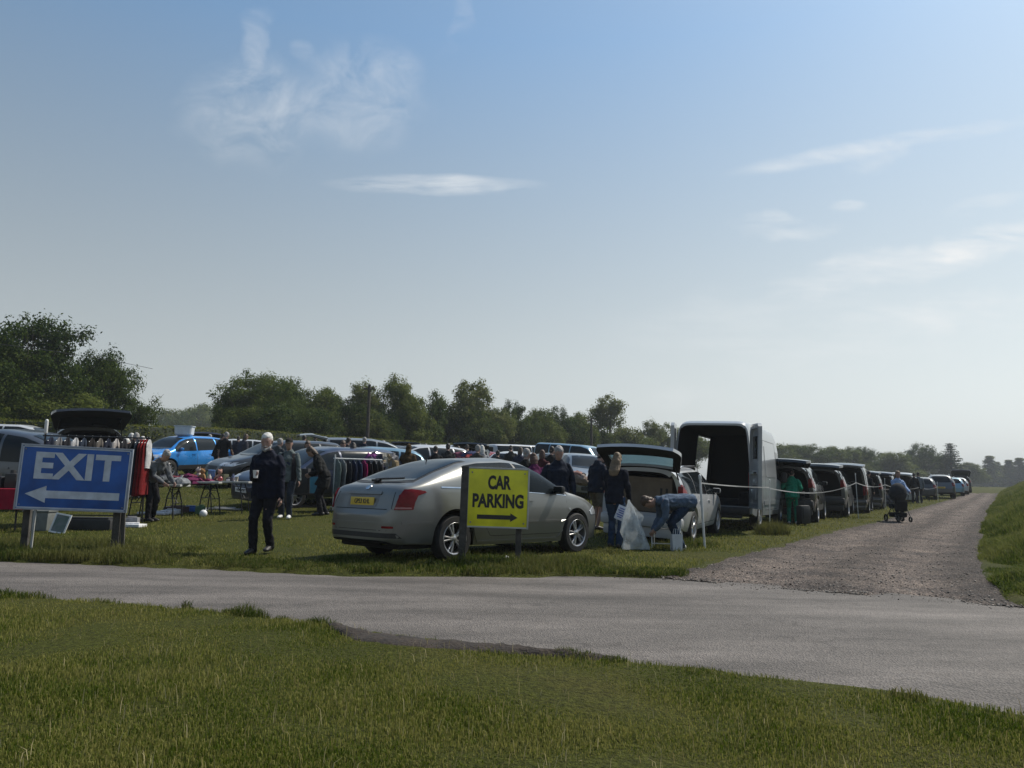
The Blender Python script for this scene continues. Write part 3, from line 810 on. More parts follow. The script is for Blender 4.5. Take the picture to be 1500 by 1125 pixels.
def asphalt_mat():
    m, nt, b = nodes('tarmac'); N, L = nt.nodes, nt.links
    geo = N.new('ShaderNodeNewGeometry')
    def nz(s, d=6, r=.6, sc=(1, 1, 1), rot=0):
        mp = N.new('ShaderNodeMapping'); mp.inputs['Scale'].default_value = sc; mp.inputs['Rotation'].default_value = (0, 0, rot)
        L.new(geo.outputs['Position'], mp.inputs['Vector'])
        n = N.new('ShaderNodeTexNoise'); n.inputs['Scale'].default_value = s; n.inputs['Detail'].default_value = d; n.inputs['Roughness'].default_value = r
        L.new(mp.outputs[0], n.inputs['Vector']); return n.outputs['Fac']
    cr = N.new('ShaderNodeValToRGB'); L.new(nz(1.4, 7, .65, (.35, 1.6, 1), R(14)), cr.inputs['Fac'])   # worn streaks along the road
    cr.color_ramp.elements[0].position = .3; cr.color_ramp.elements[0].color = (.084, .077, .071, 1)
    cr.color_ramp.elements[1].position = .7; cr.color_ramp.elements[1].color = (.150, .136, .126, 1)
    vo = N.new('ShaderNodeTexVoronoi'); vo.inputs['Scale'].default_value = 75
    L.new(geo.outputs['Position'], vo.inputs['Vector'])
    c2 = N.new('ShaderNodeValToRGB'); L.new(vo.outputs['Color'], c2.inputs['Fac'])
    c2.color_ramp.elements[0].color = (.62, .62, .64, 1); c2.color_ramp.elements[1].color = (1.4, 1.36, 1.3, 1)
    mx = N.new('ShaderNodeMix'); mx.data_type = 'RGBA'; mx.blend_type = 'MULTIPLY'; mx.inputs['Factor'].default_value = .85
    L.new(cr.outputs[0], mx.inputs['A']); L.new(c2.outputs[0], mx.inputs['B'])
    c3 = N.new('ShaderNodeValToRGB'); L.new(nz(5, 8, .8), c3.inputs['Fac'])
    c3.color_ramp.elements[0].position = .3; c3.color_ramp.elements[0].color = (.62, .6, .58, 1)
    c3.color_ramp.elements[1].position = .48; c3.color_ramp.elements[1].color = (1, 1, 1, 1)
    m3 = N.new('ShaderNodeMix'); m3.data_type = 'RGBA'; m3.blend_type = 'MULTIPLY'; m3.inputs['Factor'].default_value = .7
    L.new(mx.outputs['Result'], m3.inputs['A']); L.new(c3.outputs[0], m3.inputs['B'])
    # fine cracks, darker repair patches and pale dust
    ve = N.new('ShaderNodeTexVoronoi'); ve.feature = 'DISTANCE_TO_EDGE'; ve.inputs['Scale'].default_value = .9
    wv = N.new('ShaderNodeTexNoise'); wv.inputs['Scale'].default_value = 3.5; wv.inputs['Detail'].default_value = 6; L.new(geo.outputs['Position'], wv.inputs['Vector'])
    av = N.new('ShaderNodeVectorMath'); av.operation = 'MULTIPLY_ADD'; L.new(wv.outputs['Color'], av.inputs[0]); av.inputs[1].default_value = (.55, .55, 0); L.new(geo.outputs['Position'], av.inputs[2])
    L.new(av.outputs[0], ve.inputs['Vector'])
    ck = N.new('ShaderNodeMapRange'); ck.inputs['From Min'].default_value = .004; ck.inputs['From Max'].default_value = .016; ck.inputs['To Min'].default_value = .72; L.new(ve.outputs['Distance'], ck.inputs['Value'])
    cm = N.new('ShaderNodeMapRange'); cm.inputs['From Min'].default_value = .50; cm.inputs['From Max'].default_value = .58; L.new(nz(.55, 3), cm.inputs['Value'])
    cx = N.new('ShaderNodeMix'); cx.data_type = 'FLOAT'; cx.inputs['A'].default_value = 1.0; L.new(cm.outputs[0], cx.inputs['Factor']); L.new(ck.outputs[0], cx.inputs['B'])
    pt = N.new('ShaderNodeMapRange'); pt.inputs['From Min'].default_value = .36; pt.inputs['From Max'].default_value = .66; pt.inputs['To Min'].default_value = .72; pt.inputs['To Max'].default_value = 1.22; L.new(nz(.75, 5, .6, (.45, 1.3, 1), R(14)), pt.inputs['Value'])
    mm = N.new('ShaderNodeMath'); mm.operation = 'MULTIPLY'; L.new(cx.outputs['Result'], mm.inputs[0]); L.new(pt.outputs[0], mm.inputs[1])
    m4 = N.new('ShaderNodeVectorMath'); m4.operation = 'SCALE'; L.new(m3.outputs['Result'], m4.inputs[0]); L.new(mm.outputs[0], m4.inputs['Scale'])
    L.new(m4.outputs[0], b.inputs['Base Color'])
    b.inputs['Roughness'].default_value = .72; b.inputs['Specular IOR Level'].default_value = .2
    bp = N.new('ShaderNodeBump'); bp.inputs['Strength'].default_value = .8; bp.inputs['Distance'].default_value = .012
    L.new(vo.outputs['Distance'], bp.inputs['Height']); L.new(bp.outputs[0], b.inputs['Normal'])
    return m


def gravel_mat():
    m, nt, b = nodes('gravel_track'); N, L = nt.nodes, nt.links
    geo = N.new('ShaderNodeNewGeometry')
    vo = N.new('ShaderNodeTexVoronoi'); vo.inputs['Scale'].default_value = 60; vo.inputs['Randomness'].default_value = 1
    L.new(geo.outputs['Position'], vo.inputs['Vector'])
    c1 = N.new('ShaderNodeValToRGB'); L.new(vo.outputs['Color'], c1.inputs['Fac'])
    c1.color_ramp.elements[0].color = (.022, .019, .018, 1); c1.color_ramp.elements[1].color = (.36, .31, .275, 1)
    e = c1.color_ramp.elements.new(.6); e.color = (.11, .096, .09, 1)
    n = N.new('ShaderNodeTexNoise'); n.inputs['Scale'].default_value = 1.3; n.inputs['Detail'].default_value = 8; n.inputs['Roughness'].default_value = .7
    L.new(geo.outputs['Position'], n.inputs['Vector'])
    c2 = N.new('ShaderNodeValToRGB'); L.new(n.outputs['Fac'], c2.inputs['Fac'])
    c2.color_ramp.elements[0].position = .34; c2.color_ramp.elements[0].color = (.42, .41, .42, 1)
    c2.color_ramp.elements[1].position = .66; c2.color_ramp.elements[1].color = (1.25, 1.16, 1.06, 1)
    mx = N.new('ShaderNodeMix'); mx.data_type = 'RGBA'; mx.blend_type = 'MULTIPLY'; mx.inputs['Factor'].default_value = 1
    L.new(c1.outputs[0], mx.inputs['A']); L.new(c2.outputs[0], mx.inputs['B'])
    at = N.new('ShaderNodeAttribute'); at.attribute_name = 'across'
    n3 = N.new('ShaderNodeTexNoise'); n3.inputs['Scale'].default_value = .9; n3.inputs['Detail'].default_value = 5; L.new(geo.outputs['Position'], n3.inputs['Vector'])
    ja = N.new('ShaderNodeMath'); ja.operation = 'MULTIPLY_ADD'; L.new(n3.outputs['Fac'], ja.inputs[0]); ja.inputs[1].default_value = .22; L.new(at.outputs['Fac'], ja.inputs[2])
    c3 = N.new('ShaderNodeValToRGB'); L.new(ja.outputs[0], c3.inputs['Fac'])     # shifted by about .11
    els = [(.0, .55), (.16, .70), (.30, 1.28), (.42, 1.22), (.60, .66), (.76, 1.25), (.88, 1.2), (1.0, .62)]
    c3.color_ramp.elements[0].position = els[0][0]; c3.color_ramp.elements[0].color = (els[0][1],) * 3 + (1,)
    c3.color_ramp.elements[1].position = els[-1][0]; c3.color_ramp.elements[1].color = (els[-1][1],) * 3 + (1,)
    for p_, v_ in els[1:-1]:
        e = c3.color_ramp.elements.new(p_); e.color = (v_, v_ * .985, v_ * .97, 1)
    m3 = N.new('ShaderNodeMix'); m3.data_type = 'RGBA'; m3.blend_type = 'MULTIPLY'; m3.inputs['Factor'].default_value = 1
    L.new(mx.outputs['Result'], m3.inputs['A']); L.new(c3.outputs[0], m3.inputs['B'])
    L.new(m3.outputs['Result'], b.inputs['Base Color']); b.inputs['Roughness'].default_value = .9; b.inputs['Specular IOR Level'].default_value = .2
    bp = N.new('ShaderNodeBump'); bp.inputs['Strength'].default_value = .8; bp.inputs['Distance'].default_value = .03
    L.new(vo.outputs['Distance'], bp.inputs['Height']); L.new(bp.outputs[0], b.inputs['Normal'])
    return m


# ------------------------------------------------------------------ ground, road, track, bank
def ground_z(x, y):
    z = terrain_base(x, y)
    z = z - .085 * _ss(.0, .14, in_road(x, y)) - .13 * _ss(.0, .3, in_track(x, y))
    return z


nr_, na_ = 260, 360
rad = np.concatenate([[0.2], np.geomspace(.8, 620, nr_)])
# finer angles towards the view
ang = np.concatenate([np.linspace(R(-40), R(40), 260), np.linspace(R(40), R(320), 101)[1:-1]])
na_ = len(ang)
X = rad[:, None] * np.sin(ang)[None]; Y = rad[:, None] * np.cos(ang)[None]
Z = ground_z(X, Y)
for i in range(X.shape[0]):
    if rad[i] > 80: break
    for j in range(260):
        Z[i, j] += .02 * noise.noise((X[i, j] * 1.3, Y[i, j] * 1.3, 0)) + .03 * noise.noise((X[i, j] * .35, Y[i, j] * .35, 3)) * min(1, rad[i] / 8)
gm = MB()
co = np.stack([X, Y, Z], -1).reshape(-1, 3)
gm.v = [tuple(c) for c in co.tolist()]
for i in range(len(rad) - 1):
    for j in range(na_):
        j2 = (j + 1) % na_
        gm.f.append((i * na_ + j, i * na_ + j2, (i + 1) * na_ + j2, (i + 1) * na_ + j)[::-1])
gm.f.append(tuple(range(na_))[::-1])
gm.m = [0] * len(gm.f)
go = obj('ground', gm, ground_mat()); go['kind'] = 'structure'


def strip(name, A, B, n, m, zf, material, wob=.05, seed=0):
    a = resample(A, n); b = resample(B, n)
    mb = MB(); rows = []
    for i in range(n):
        row = []
        wa = wob * noise.noise((i * .21, seed, 0)) + wob * .5 * noise.noise((i * .6, seed, 2))
        wb = wob * noise.noise((i * .21, seed + 9, 0)) + wob * .5 * noise.noise((i * .6, seed + 9, 2))
        for j in range(m):
            t = j / (m - 1)
            p = a[i] * (1 - t) + b[i] * t
            d = (b[i] - a[i]); d = d / np.linalg.norm(d)
            p = p + d * (wa * (1 - t) + wb * t)
            row.append((p[0], p[1], zf(p[0], p[1], t)))
        rows.append(row)
    mb.grid(rows)
    o = obj(name, mb, material, fix=True); o['kind'] = 'structure'
    me = o.data
    if me.polygons[0].normal.z < 0:
        me.flip_normals()
    return o


ROADZ = -.045
strip('road', [Vector((p.x + (p - q).normalized().x * .12, p.y + (p - q).normalized().y * .12, 0)) for p, q in zip([Vector((x, interp_edge(ROAD_NEAR, x), 0)) for x in np.linspace(-14, 14, 60)], [Vector((x, interp_edge(ROAD_FAR, x), 0)) for x in np.linspace(-14, 14, 60)])],
      [Vector((x, interp_edge(ROAD_FAR, x) + .12, 0)) for x in np.linspace(-14, 14, 60)], 240, 24,
      lambda x, y, t: ROADZ + .03 * math.sin(math.pi * t) + .006 * noise.noise((x * .8, y * .8, 0)), asphalt_mat(), .03, 1)


TRK_T = []


def track_z(x, y, t):
    TRK_T.append(t)
    rut = -.035 * (math.exp(-((t - .27) / .09) ** 2) + math.exp(-((t - .73) / .09) ** 2))
    near = max(0, 1 - max(0, y - 8.5) / 2.0)
    return tz(x, y) - .012 + rut + .02 * noise.noise((x * 1.6, y * 1.6, 5)) + .012 * noise.noise((x * 4, y * 4, 5)) - .022 * near


# the track starts on the edge of the tarmac and widens towards it
_A = [Vector((ROAD_FAR[8].x - .1, ROAD_FAR[8].y - .02, 0))] + TRK_L[1:]
_B = [Vector((TRK_R[0].x, TRK_R[0].y - .10, 0))] + TRK_R[1:]
gravel = gravel_mat()
_tk = strip('track', _A, _B, 320, 26, track_z, gravel, .14, 4)
_at = _tk.data.attributes.new('across', 'FLOAT', 'POINT')
if len(TRK_T) == len(_tk.data.vertices): _at.data.foreach_set('value', TRK_T)


# grass bank on the far side of the track
def bank_h(s, u):
    return 1.75 * float(_ss(-.15, 3.4, np.array(s))) * (.82 + .25 * noise.noise((u * .12, 2, 0))) + .10 * noise.noise((s * 1.1, u * .7, 1)) * min(1, max(0, s) * 1.5)


_bk = resample([Vector((TRK_R[0].x + .35, TRK_R[0].y - .9, 0))] + TRK_R + [Vector((TRK_R[-1].x + 14, TRK_R[-1].y + 21, 0))], 150)
BANK_PTS = []
bb = MB(); rows = []
for i in range(150):
    t = _bk[min(i + 1, 149)] - _bk[max(i - 1, 0)]; t /= np.linalg.norm(t)
    nrm = np.array([t[1], -t[0]])
    row = []
    for s in (-.05, .08, .25, .45, .75, 1.1, 1.5, 2, 2.5, 3, 3.6, 4.4, 5.5, 7, 9.5, 13):
        p = _bk[i] + nrm * (s + .22 * noise.noise((i * .35, 0, 7)))
        u = i * .5
        fade = float(_ss(0, 14, np.array(float(i)))) * .7 + .3
        z = tz(p[0], p[1]) - .06 + (bank_h(s, u) * fade if s >= 0 else 0)
        row.append((p[0], p[1], z))
    rows.append(row)
    BANK_PTS.append(row)
bb.grid(rows)
bo = obj('bank', bb, mat('bank_soil', (.035, .065, .010), .95, var=.4, scale=3, bump=.6, bscale=20), fix=True); bo['kind'] = 'structure'
if bo.data.polygons[40].normal.z < 0: bo.data.flip_normals()

# bare earth where cars have cut the corner of the lawn
soil = mat('bare_soil', (.022, .015, .010), .95, var=.5, scale=9, bump=1, bscale=35)
_s1 = [G(*p) for p in [(478, 912), (520, 917), (600, 928), (700, 939), (800, 950), (905, 963)]]
_s2 = [G(*p) for p in [(484, 922), (520, 942), (590, 951), (700, 954), (800, 961), (905, 970)]]
strip('earth_patch', _s2, _s1, 60, 10, lambda x, y, t: -.040 + .062 * math.sin(math.pi * min(1, t * 1.1 + .02)) ** .5 + .016 * noise.noise((x * 7, y * 7, 1)) + .012 * noise.noise((x * 19, y * 19, 1)), soil, .04, 12)
# ------------------------------------------------------------------ grass
def blades(name, x, y, z, h, wd, material, bend=.5, parent=None):
    n = len(x)
    th = rng.uniform(0, 2 * math.pi, n); ph = rng.uniform(0, 2 * math.pi, n)
    bx, by = np.cos(th) * wd, np.sin(th) * wd
    lx, ly = np.cos(ph), np.sin(ph)
    k = rng.uniform(.1, 1, n) * bend
    v = np.empty((n, 5, 3), np.float32)
    v[:, 0] = np.stack([x - bx, y - by, z - .01], 1); v[:, 1] = np.stack([x + bx, y + by, z - .01], 1)
    mx, my, mz = x + lx * h * k * .3, y + ly * h * k * .3, z + h * .6
    v[:, 2] = np.stack([mx + bx * .75, my + by * .75, mz], 1); v[:, 3] = np.stack([mx - bx * .75, my - by * .75, mz], 1)
    v[:, 4] = np.stack([x + lx * h * k, y + ly * h * k, z + h * (1 - .35 * k)], 1)
    me = bpy.data.meshes.new(name)
    me.vertices.add(n * 5); me.vertices.foreach_set('co', v.ravel())
    b = (np.arange(n) * 5)[:, None]
    loops = (b + np.array([[0, 1, 2, 3, 3, 2, 4]])).ravel()
    me.loops.add(len(loops)); me.loops.foreach_set('vertex_index', loops.astype(np.int32))
    me.polygons.add(n * 2)
    ls = ((np.arange(n) * 7)[:, None] + np.array([[0, 4]])).ravel()
    me.polygons.foreach_set('loop_start', ls.astype(np.int32))
    me.update(calc_edges=True); me.validate()
    me.materials.append(material)
    o = link(name, me, parent)
    return o


GRASS = leafmat('grass_blades', (.020, .046, .003), (.072, .104, .008), (.22, .21, .06), .40, 1.5)
VERGE = leafmat('verge_blades', (.017, .038, .005), (.048, .076, .009), (.12, .12, .036), .40, .8)
BANKG = leafmat('bank_blades', (.022, .044, .005), (.060, .090, .012), (.14, .15, .04), .45, .6)


def scatter(n, d0, d1, pw=1.0, half=.74):
    """random points in the view wedge, denser near the camera"""
    u = rng.random(n)
    y = d0 * (d1 / d0) ** (u ** pw)
    x = rng.uniform(-half, half, n) * (y + .6)
    return x, y


def clump(x, y, s, seed=0.0):
    return np.array([noise.noise((a * s, b * s, seed)) for a, b in zip(x.tolist(), y.tolist())])


# lawn in front of the road
x, y = scatter(470000, 2.2, 11, 1.0)
keep = (y < interp_edge(ROAD_NEAR, x) - .01)
x, y = x[keep], y[keep]
c = clump(x, y, 2.2); c2 = clump(x, y, .7, 4)
edge = interp_edge(ROAD_NEAR, x) - y
_b2 = np.array([(p.x, p.y) for p in _s2])
bare = (x > _b2[0, 0]) & (x < _b2[-1, 0]) & (y > np.interp(x, _b2[:, 0], _b2[:, 1]) + .03 * c)
kp = ~(bare & (rng.random(len(x)) < .94)) & (rng.random(len(x)) < .75 + .9 * c)
x, y, c, c2, edge = x[kp], y[kp], c[kp], c2[kp], edge[kp]
h = (.009 + .013 * rng.random(len(x))) * (1 + .75 * c + .35 * c2)
ce = clump(x, np.zeros_like(x), 1.6, 8)
h = h * np.where(edge < .22, 1.25 + 1.1 * np.clip(ce, 0, 1), 1)
h = np.clip(h, .007, .10)
g1 = blades('lawn_grass', x, y, ground_z(x, y), h, .0016 + .0010 * rng.random(len(x)), GRASS, .95)
tag(g1, 'short trodden green and straw coloured grass in front of the road', 'grass', kind='stuff')

# dry stalks in the lawn
x, y = scatter(2600, 2.3, 9, 1.0); kp = y < interp_edge(ROAD_NEAR, x) - .05; x, y = x[kp], y[kp]
g6 = blades('dry_stalks', x, y, ground_z(x, y), .035 + .06 * rng.random(len(x)), .0011 + .0006 * rng.random(len(x)), leafmat('dry_stalk', (.20, .16, .06), (.30, .25, .11), (.42, .36, .2), .3, 1), .8)
tag(g6, 'dry straw coloured stalks standing in the front lawn', 'stalks', kind='stuff')
# grass of the market field
x, y = scatter(240000, 8.6, 60, .85)
keep = (in_road(x, y) < -.02) & (in_track(x, y) < -.05)
trr = np.interp(y, _tr[:, 1], _tr[:, 0])
keep &= (x < np.where(y > _tr[0, 1], trr, 99))
x, y = x[keep], y[keep]
c = clump(x, y, .8, 2)
kp = rng.random(len(x)) < .8 + .6 * c
x, y, c = x[kp], y[kp], c[kp]
h = (.020 + .03 * rng.random(len(x))) * (1 + .8 * c) * (.9 + y / 60)
g2 = blades('field_grass', x, y, ground_z(x, y), h, (.0022 + .002 * rng.random(len(x))) * (.6 + y / 14), GRASS, 1.0)
tag(g2, 'short worn yellow green grass of the market field', 'grass', kind='stuff')


# rougher, taller grass along the far edge of the road
def tufts(spots, per, name):
    X_, Y_, H_ = [], [], []
    for (cx, cy, r, hh, dens) in spots:
        n = int(per * dens)
        a = rng.uniform(0, 2 * math.pi, n); q = r * np.sqrt(rng.random(n))
        X_.append(cx + q * np.cos(a)); Y_.append(cy + q * np.sin(a)); H_.append(hh * (.45 + .65 * rng.random(n)) * (1 - .45 * (q / r) ** 2))
    X_, Y_, H_ = map(np.concatenate, (X_, Y_, H_))
    return X_, Y_, H_


sp_ = []
for k in range(420):
    px = rng.uniform(-60, 1010)
    p = Vector((0, 0, 0)); e = None
    d = Xat(px, 1.0)
    # the far edge of the road in this direction
    yy = 9.0
    for _ in range(6):
        yy = float(interp_edge(ROAD_FAR, d * yy))
    dep = rng.random() ** 1.3 * (2.1 if px < 300 else 1.0 if px < 480 else 1.5 if px < 880 else .5)
    y_ = yy + .08 + dep
    hh = (.17 if px < 250 else .075 if px < 500 else .12 if px < 850 else .07) * (.6 + .7 * rng.random())
    sp_.append((Xat(px, y_), y_, .10 + .12 * rng.random(), hh, .55))
for k in range(46):   # thick growth round the parking sign and the exit sign posts
    px = rng.uniform(655, 860); y_ = rng.uniform(10.0, 10.9); sp_.append((Xat(px, y_), y_, .2, .18 * (.7 + .6 * rng.random()), 1.2))
for k in range(40):
    px = rng.uniform(-20, 215); y_ = rng.uniform(9.7, 12.2); sp_.append((Xat(px, y_), y_, .22, .22 * (.7 + .6 * rng.random()), 1.2))
for px, d, r, hh, dn in [(1130, 18.2, .40, .44, 7.0), (1120, 18.0, .3, .2, 1.5), (985, 14.0, .3, .22, 1.5), (1010, 14.4, .35, .25, 2), (1030, 14.6, .3, .18, 1.2), (960, 13.6, .3, .16, 1.2), (892, 12.6, .3, .14, 1.2), (1255, 27.5, .4, .2, 1), (1000, 13.2, .4, .12, 1)]:
    sp_.append((Xat(px, d), d, r, hh, dn))
x, y, h = tufts(sp_, 170, 'verge')
kp = (in_road(x, y) < .05)
x, y, h = x[kp], y[kp], h[kp]
g3 = blades('verge_grass', x, y, ground_z(x, y), h, .0035 + .002 * rng.random(len(x)), VERGE, .8)
tag(g3, 'rough taller grass along the far edge of the road and round the sign posts', 'grass', kind='stuff')

# tufts along the near edge
sp_ = []
for px, py, r, hh, dn in [(370, 900, .16, .13, 1.8), (345, 898, .10, .07, 1), (60, 872, .2, .08, 1.4), (20, 870, .2, .08, 1.4), (170, 880, .2, .06, 1), (480, 913, .12, .09, .9), (460, 912, .06, .06, .5), (1030, 985, .12, .04, .5), (850, 962, .12, .06, .6), (830, 958, .08, .07, .5), (1330, 1022, .1, .06, .5), (900, 968, .08, .05, .4), (275, 890, .05, .12, .25), (420, 906, .08, .05, .6)]:
    p = G(px, py); sp_.append((p.x, p.y, r, hh, dn))
x, y, h = tufts(sp_, 300, 'edge')
g4 = blades('edge_grass', x, y, ground_z(x, y), h, .002 + .0012 * rng.random(len(x)), VERGE, .8)
tag(g4, 'taller grass tufts leaning over the near edge of the road', 'grass', kind='stuff')

# the bank
P_ = np.array(BANK_PTS)
ni, nj = P_.shape[:2]
n = 260000
u = (rng.random(n) ** 2.0) * (ni - 2); v_ = rng.random(n) ** 1.1 * (nj - 4)
i0, j0 = u.astype(int), v_.astype(int); fu, fv = (u - i0)[:, None], (v_ - j0)[:, None]
p = (P_[i0, j0] * (1 - fu) * (1 - fv) + P_[i0 + 1, j0] * fu * (1 - fv) + P_[i0, j0 + 1] * (1 - fu) * fv + P_[i0 + 1, j0 + 1] * fu * fv)
c = clump(p[:, 0], p[:, 1], .9, 6)
h = np.clip((.10 + .14 * rng.random(n)) * (1 + 1.3 * c) * np.clip(.55 + v_ / 5, 0, 1.1), .04, .6)
g5 = blades('bank_grass', p[:, 0], p[:, 1], p[:, 2], h, (.004 + .004 * rng.random(n)) * (.7 + p[:, 1] / 30), BANKG, .9)
tag(g5, 'long fresh green grass covering the bank beside the gravel track', 'grass', kind='stuff')

# loose stones on the track and its mouth
def stones(name, n, label, lim, smin, smax, cols, fn):
    ico = []
    bm = bmesh.new(); bmesh.ops.create_icosphere(bm, subdivisions=1, radius=1)
    base = np.array([v.co[:] for v in bm.verts]); faces = np.array([[v.index for v in f.verts] for f in bm.faces]); bm.free()
    x, y, z = fn(n)
    n = len(x); nv = len(base)
    s = smin + (smax - smin) * rng.random(n) ** 3
    V_ = base[None] * (s[:, None] * rng.uniform(.6, 1.2, (n, 3)))[:, None, :] + rng.normal(0, .12, (n, nv, 3)) * s[:, None, None]
    a = rng.uniform(0, 6.28, n); ca, sa = np.cos(a)[:, None], np.sin(a)[:, None]
    V_[:, :, 2] *= .6
    xx = V_[:, :, 0] * ca - V_[:, :, 1] * sa; yy = V_[:, :, 0] * sa + V_[:, :, 1] * ca
    V_[:, :, 0] = xx + x[:, None]; V_[:, :, 1] = yy + y[:, None]; V_[:, :, 2] += (z + s * .15)[:, None]
    me = bpy.data.meshes.new(name)
    me.vertices.add(n * nv); me.vertices.foreach_set('co', V_.astype(np.float32).ravel())
    lp = (faces.ravel()[None] + (np.arange(n) * nv)[:, None]).ravel()
    me.loops.add(len(lp)); me.loops.foreach_set('vertex_index', lp.astype(np.int32))
    me.polygons.add(n * len(faces)); me.polygons.foreach_set('loop_start', (np.arange(n * len(faces)) * 3).astype(np.int32))
    me.update(calc_edges=True)
    m, nt, b = nodes(name); N, L = nt.nodes, nt.links
    geo = N.new('ShaderNodeNewGeometry'); cr = N.new('ShaderNodeValToRGB'); L.new(geo.outputs['Random Per Island'], cr.inputs['Fac'])
    cr.color_ramp.elements[0].color = (*cols[0], 1); cr.color_ramp.elements[1].color = (*cols[1], 1)
    L.new(cr.outputs[0], b.inputs['Base Color']); b.inputs['Roughness'].default_value = .9
    me.materials.append(m)
    o = link(name, me); tag(o, label, 'stones', kind='stuff')


def trk_pts(n):
    u = rng.random(n) ** 2.2; t = rng.random(n)
    a = resample(_A, 400); b = resample(_B, 400)
    k = (u * 399).astype(int)
    p = a[k] * (1 - t)[:, None] + b[k] * t[:, None]
    p = p + rng.normal(0, .06, p.shape)
    z = np.array([track_z(q[0], q[1], tt) for q, tt in zip(p, t)])
    return p[:, 0], p[:, 1], z


stones('gravel', 15000, 'loose grey and buff stones lying on the gravel track', 0, .004, .017, ((.03, .026, .023), (.38, .33, .28)), trk_pts)


def road_pts(n):
    y = rng.random(n); x = rng.uniform(1.0, 7.5, n)
    f = interp_edge(ROAD_FAR, x); yy = f + .1 - .9 * rng.random(n) ** 2.5
    return x, yy, np.full(n, ROADZ + .012)


stones('grit', 700, 'grit kicked off the track on to the edge of the tarmac', 0, .004, .013, ((.05, .04, .035), (.2, .17, .14)), road_pts)

# ------------------------------------------------------------------ trees
LEAF_DARK = leafmat('oak_leaves', (.009, .022, .004), (.026, .050, .007), (.075, .105, .018), .42, .35)
LEAF_LIGHT = leafmat('field_maple_leaves', (.018, .036, .006), (.048, .076, .011), (.12, .145, .03), .45, .35)
LEAF_PALE = leafmat('ash_leaves', (.028, .044, .010), (.060, .084, .019), (.125, .14, .042), .45, .35)
NEEDLE = leafmat('needles', (.012, .025, .010), (.022, .040, .014), (.04, .06, .02), .2, .3)
BARK = mat('bark', (.055, .045, .035), .95, var=.35, scale=8, bump=.8, bscale=18)


def leaf_mesh(centers, radii, per, size, seed, flat=1.0, up=.4):
    g = np.random.default_rng(seed)
    C_, R_ = np.repeat(centers, per, 0), np.repeat(radii, per)
    n = len(C_)
    d = g.normal(size=(n, 3)); d /= np.linalg.norm(d, axis=1)[:, None]
    q = g.random(n) ** .6
    p = C_ + d * (R_ * q)[:, None] * np.array([1, 1, flat])
    nrm = d * 1.0 + g.normal(size=(n, 3)) * .45 + np.array([0, 0, up]); nrm /= np.linalg.norm(nrm, axis=1)[:, None]
    a = np.cross(nrm, g.normal(size=(n, 3))); a /= np.linalg.norm(a, axis=1)[:, None]
    b = np.cross(nrm, a)
    s = size * g.uniform(.6, 1.35, n)[:, None]
    bow = nrm * s * g.uniform(-.25, .25, n)[:, None]
    v = np.stack([p - a * s, p - b * s * .55 + bow, p + a * s, p + b * s * .55 + bow], 1)
    me = bpy.data.meshes.new('crown')
    me.vertices.add(n * 4); me.vertices.foreach_set('co', v.astype(np.float32).ravel())
    me.loops.add(n * 4); me.loops.foreach_set('vertex_index', np.arange(n * 4, dtype=np.int32))
    me.polygons.add(n); me.polygons.foreach_set('loop_start', (np.arange(n) * 4).astype(np.int32))
    me.update(calc_edges=True)
    return me


def tree_proto(seed, rx, hz_, base, nclump, per, leaf, crad=(.09, .2), sparse=0.0, flat=.8, low=0.0):
    """unit tree (height 1): crown mesh + trunk mesh"""
    g = np.random.default_rng(seed); rnd = random.Random(seed)
    lobes = []
    nl = rnd.randint(5, 8)
    for k in range(nl):
        a = k / nl * 6.28 + rnd.uniform(-.4, .4); e = rnd.uniform(.15, .95)
        z = base + (1 - base) * (.18 + .62 * e)
        r = rx * rnd.uniform(.35, .75) * (1 - .55 * max(0, e - .35))
        lobes.append((r * math.cos(a), r * math.sin(a), z, rx * rnd.uniform(.38, .6)))
    lobes.append((rnd.uniform(-.1, .1) * rx, rnd.uniform(-.1, .1) * rx, base + (1 - base) * .74, rx * .5))
    cs, rs = [], []
    while len(cs) < nclump:
        lb = rnd.choice(lobes)
        d = Vector((rnd.gauss(0, 1), rnd.gauss(0, 1), rnd.gauss(0, 1))).normalized()
        q = rnd.uniform(.55, 1.0)
        p = (lb[0] + d.x * lb[3] * q, lb[1] + d.y * lb[3] * q, lb[2] + d.z * lb[3] * q * flat * hz_)
        if p[2] < base * .75 + low or p[2] > 1.0:
            continue
        if sparse and noise.noise((p[0] * 7, p[1] * 7, p[2] * 7 + seed)) < sparse:
            continue
        cs.append(p); rs.append(rnd.uniform(*crad) * rx)
    crown = leaf_mesh(np.array(cs), np.array(rs), per, leaf, seed, .85)
    tb = MB()
    tr = .022
    tb.tube([(0, 0, -.03), (0, 0, .02), (.004, .003, base * .8), (.01, -.006, base + (1 - base) * .35), (.0, .01, base + (1 - base) * .75)], [tr * 1.7, tr * 1.15, tr, tr * .7, tr * .2], 8)
    for lb in lobes:
        z0 = base * rnd.uniform(.75, 1.5)
        mid = Vector((lb[0] * .45, lb[1] * .45, (z0 + lb[2]) / 2 + .01))
        tb.tube([(0, 0, z0), mid, Vector(lb[:3])], [tr * .55, tr * .38, tr * .12], 6)
        for k in range(4):
            e = Vector(lb[:3]) + Vector((rnd.uniform(-1, 1), rnd.uniform(-1, 1), rnd.uniform(-.3, 1))) * lb[3] * .75
            tb.tube([mid.lerp(Vector(lb[:3]), rnd.uniform(.2, .9)), (mid + e) / 2 + Vector((0, 0, .01)), e], [tr * .22, tr * .14, tr * .05], 5)
    return crown, tb.mesh('trunk', [BARK])


